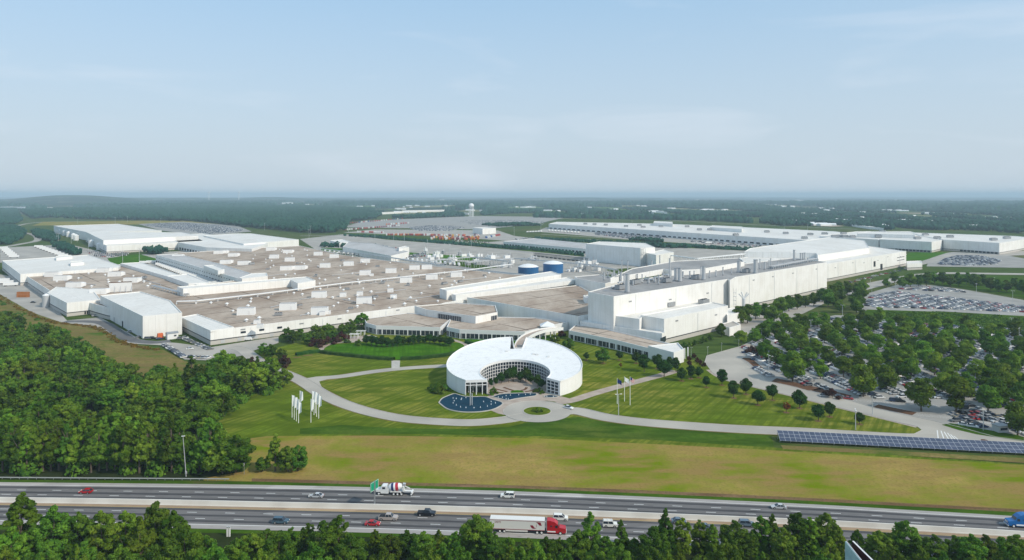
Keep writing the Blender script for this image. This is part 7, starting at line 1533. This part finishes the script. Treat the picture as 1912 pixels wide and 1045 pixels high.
mb = MB(); side_prof(mb, [(1.7,.6),(4.3,.6),(4.35,1.1),(5.8,1.05),(5.9,1.7),(4.4,2.0),(4.1,2.9),(3.7,3.05),(2.3,3.05),(2.2,2.2),(1.7,2.2)], -1.15, 1.15); mb.build('cab', pwh, g, local=True)
mb = MB()
for s in (-1,1): mb.box((3.25,s*1.15,2.05), (1.0,.06,.65))
mb.build('side_window', Gl, g, local=True); mb = MB(); mb.add([(4.43,-1,2.05),(4.43,1,2.05),(4.15,1,2.85),(4.15,-1,2.85)], [(0,1,2,3)]); mb.build('windshield', Gl, g, local=True)
mb = MB(); mb.box((-1.0,0,.85), (9.6,1.0,.4)); mb.build('chassis', M['lgrey'], g, local=True)
ds = [M['white'], paint('navy_stripe', (.015,.03,.12), .4), paint('red_stripe', (.45,.02,.04), .4)]
mb = MB(); drum = [(.1,1.5),(.7,1.45),(1.12,1.1),(1.3,.45),(1.32,.1),(1.32,-.35),(1.28,-.95),(1.1,-1.9),(.8,-2.7),(.55,-3.1),(.05,-3.15)]; mb.lathe((0,0,0), drum, 20, 0, 'x', [0,0,0,1,1,0,2,0,0,0]); o = mb.build('drum', ds, g, local=True, smooth=True); o.location = (.3,0,2.35); o.rotation_euler = (0, R(9), 0)
mb = MB(); mb.box((-3.2,0,1.2), (.5,1.4,1.6)); mb.box((1.6,0,1.2), (.4,1.6,1.5)); mb.build('drum_stand', pwh, g, local=True)
mb = MB(); mb.add([(-3.0,-.6,3.7),(-3.0,.6,3.7),(-3.9,.5,3.6),(-3.9,-.5,3.6),(-3.2,-.3,2.8),(-3.2,.3,2.8),(-3.7,.25,2.8),(-3.7,-.25,2.8)], [(0,1,5,4),(1,2,6,5),(2,3,7,6),(3,0,4,7),(0,3,2,1)]); mb.tube((-3.5,0,2.8), (-5.2,-.5,1.8), .2, 8); mb.build('chute', M['lgrey'], g, local=True)
for s in (-1,1): mb = MB(); mb.box((-.7,s*1.1,1.15), (3.6,.5,.12)); mb.box((-2.5,s*1.1,.6), (.15,.5,.6)); mb.build('fender', pwh, g, local=True)
mb = MB(); mb.bar((-3.6,0,1.1), (-6.0,0,1.0), .8, .25); mb.box((-6.1,0,.35), (.5,2.2,.9)); mb.build('tail_axle_frame', pwh, g, local=True)
wheels(g, (4.9,), 1.15, .5, 14, False, 'white'); wheels(g, (-.1,-1.4,-2.0-.75), 1.2, .5, 14, True, 'white'); wheels(g, (-6.0,), 1.1, .45, 14, False, 'white')
for s in (-1,1): mb = MB(); mb.box((5.75,s*.9,1.15), (.25,.3,.28)); mb.build('headlight', M['light'], g, local=True)
mb = MB(); mb.tube((2.0,1.0,2.0), (2.0,1.0,3.7), .09, 8); mb.build('exhaust', M['lgrey'], g, local=True)
# unused prototypes never placed
for d_, us in ((UN, usedu), (FJ, uf), (LP, ul), (CG, uc), (TR, ut)):
    for k_, o in d_.items():
        if not us[k_]:
            for ch in list(o.children): bpy.data.objects.remove(ch)
            bpy.data.objects.remove(o)
# ------------------------------------------------------------------ haze
hm = bpy.data.materials.new('summer_haze'); hm.use_nodes = True; n = hm.node_tree; n.nodes.remove(n.nodes['Principled BSDF'])
pv = n.nodes.new('ShaderNodeVolumePrincipled'); pv.inputs['Color'].default_value = (.68,.88,1.0,1); pv.inputs['Density'].default_value = 1.05e-4; pv.inputs['Anisotropy'].default_value = 0
n.links.new(pv.outputs[0], n.nodes['Material Output'].inputs['Volume'])
mb = MB(); mb.box((0,13000,-45), (80000,36000,200)); hz = mb.build('haze', hm); tag(hz, 'pale blue summer haze thickening towards the horizon', 'haze', None, 'stuff')
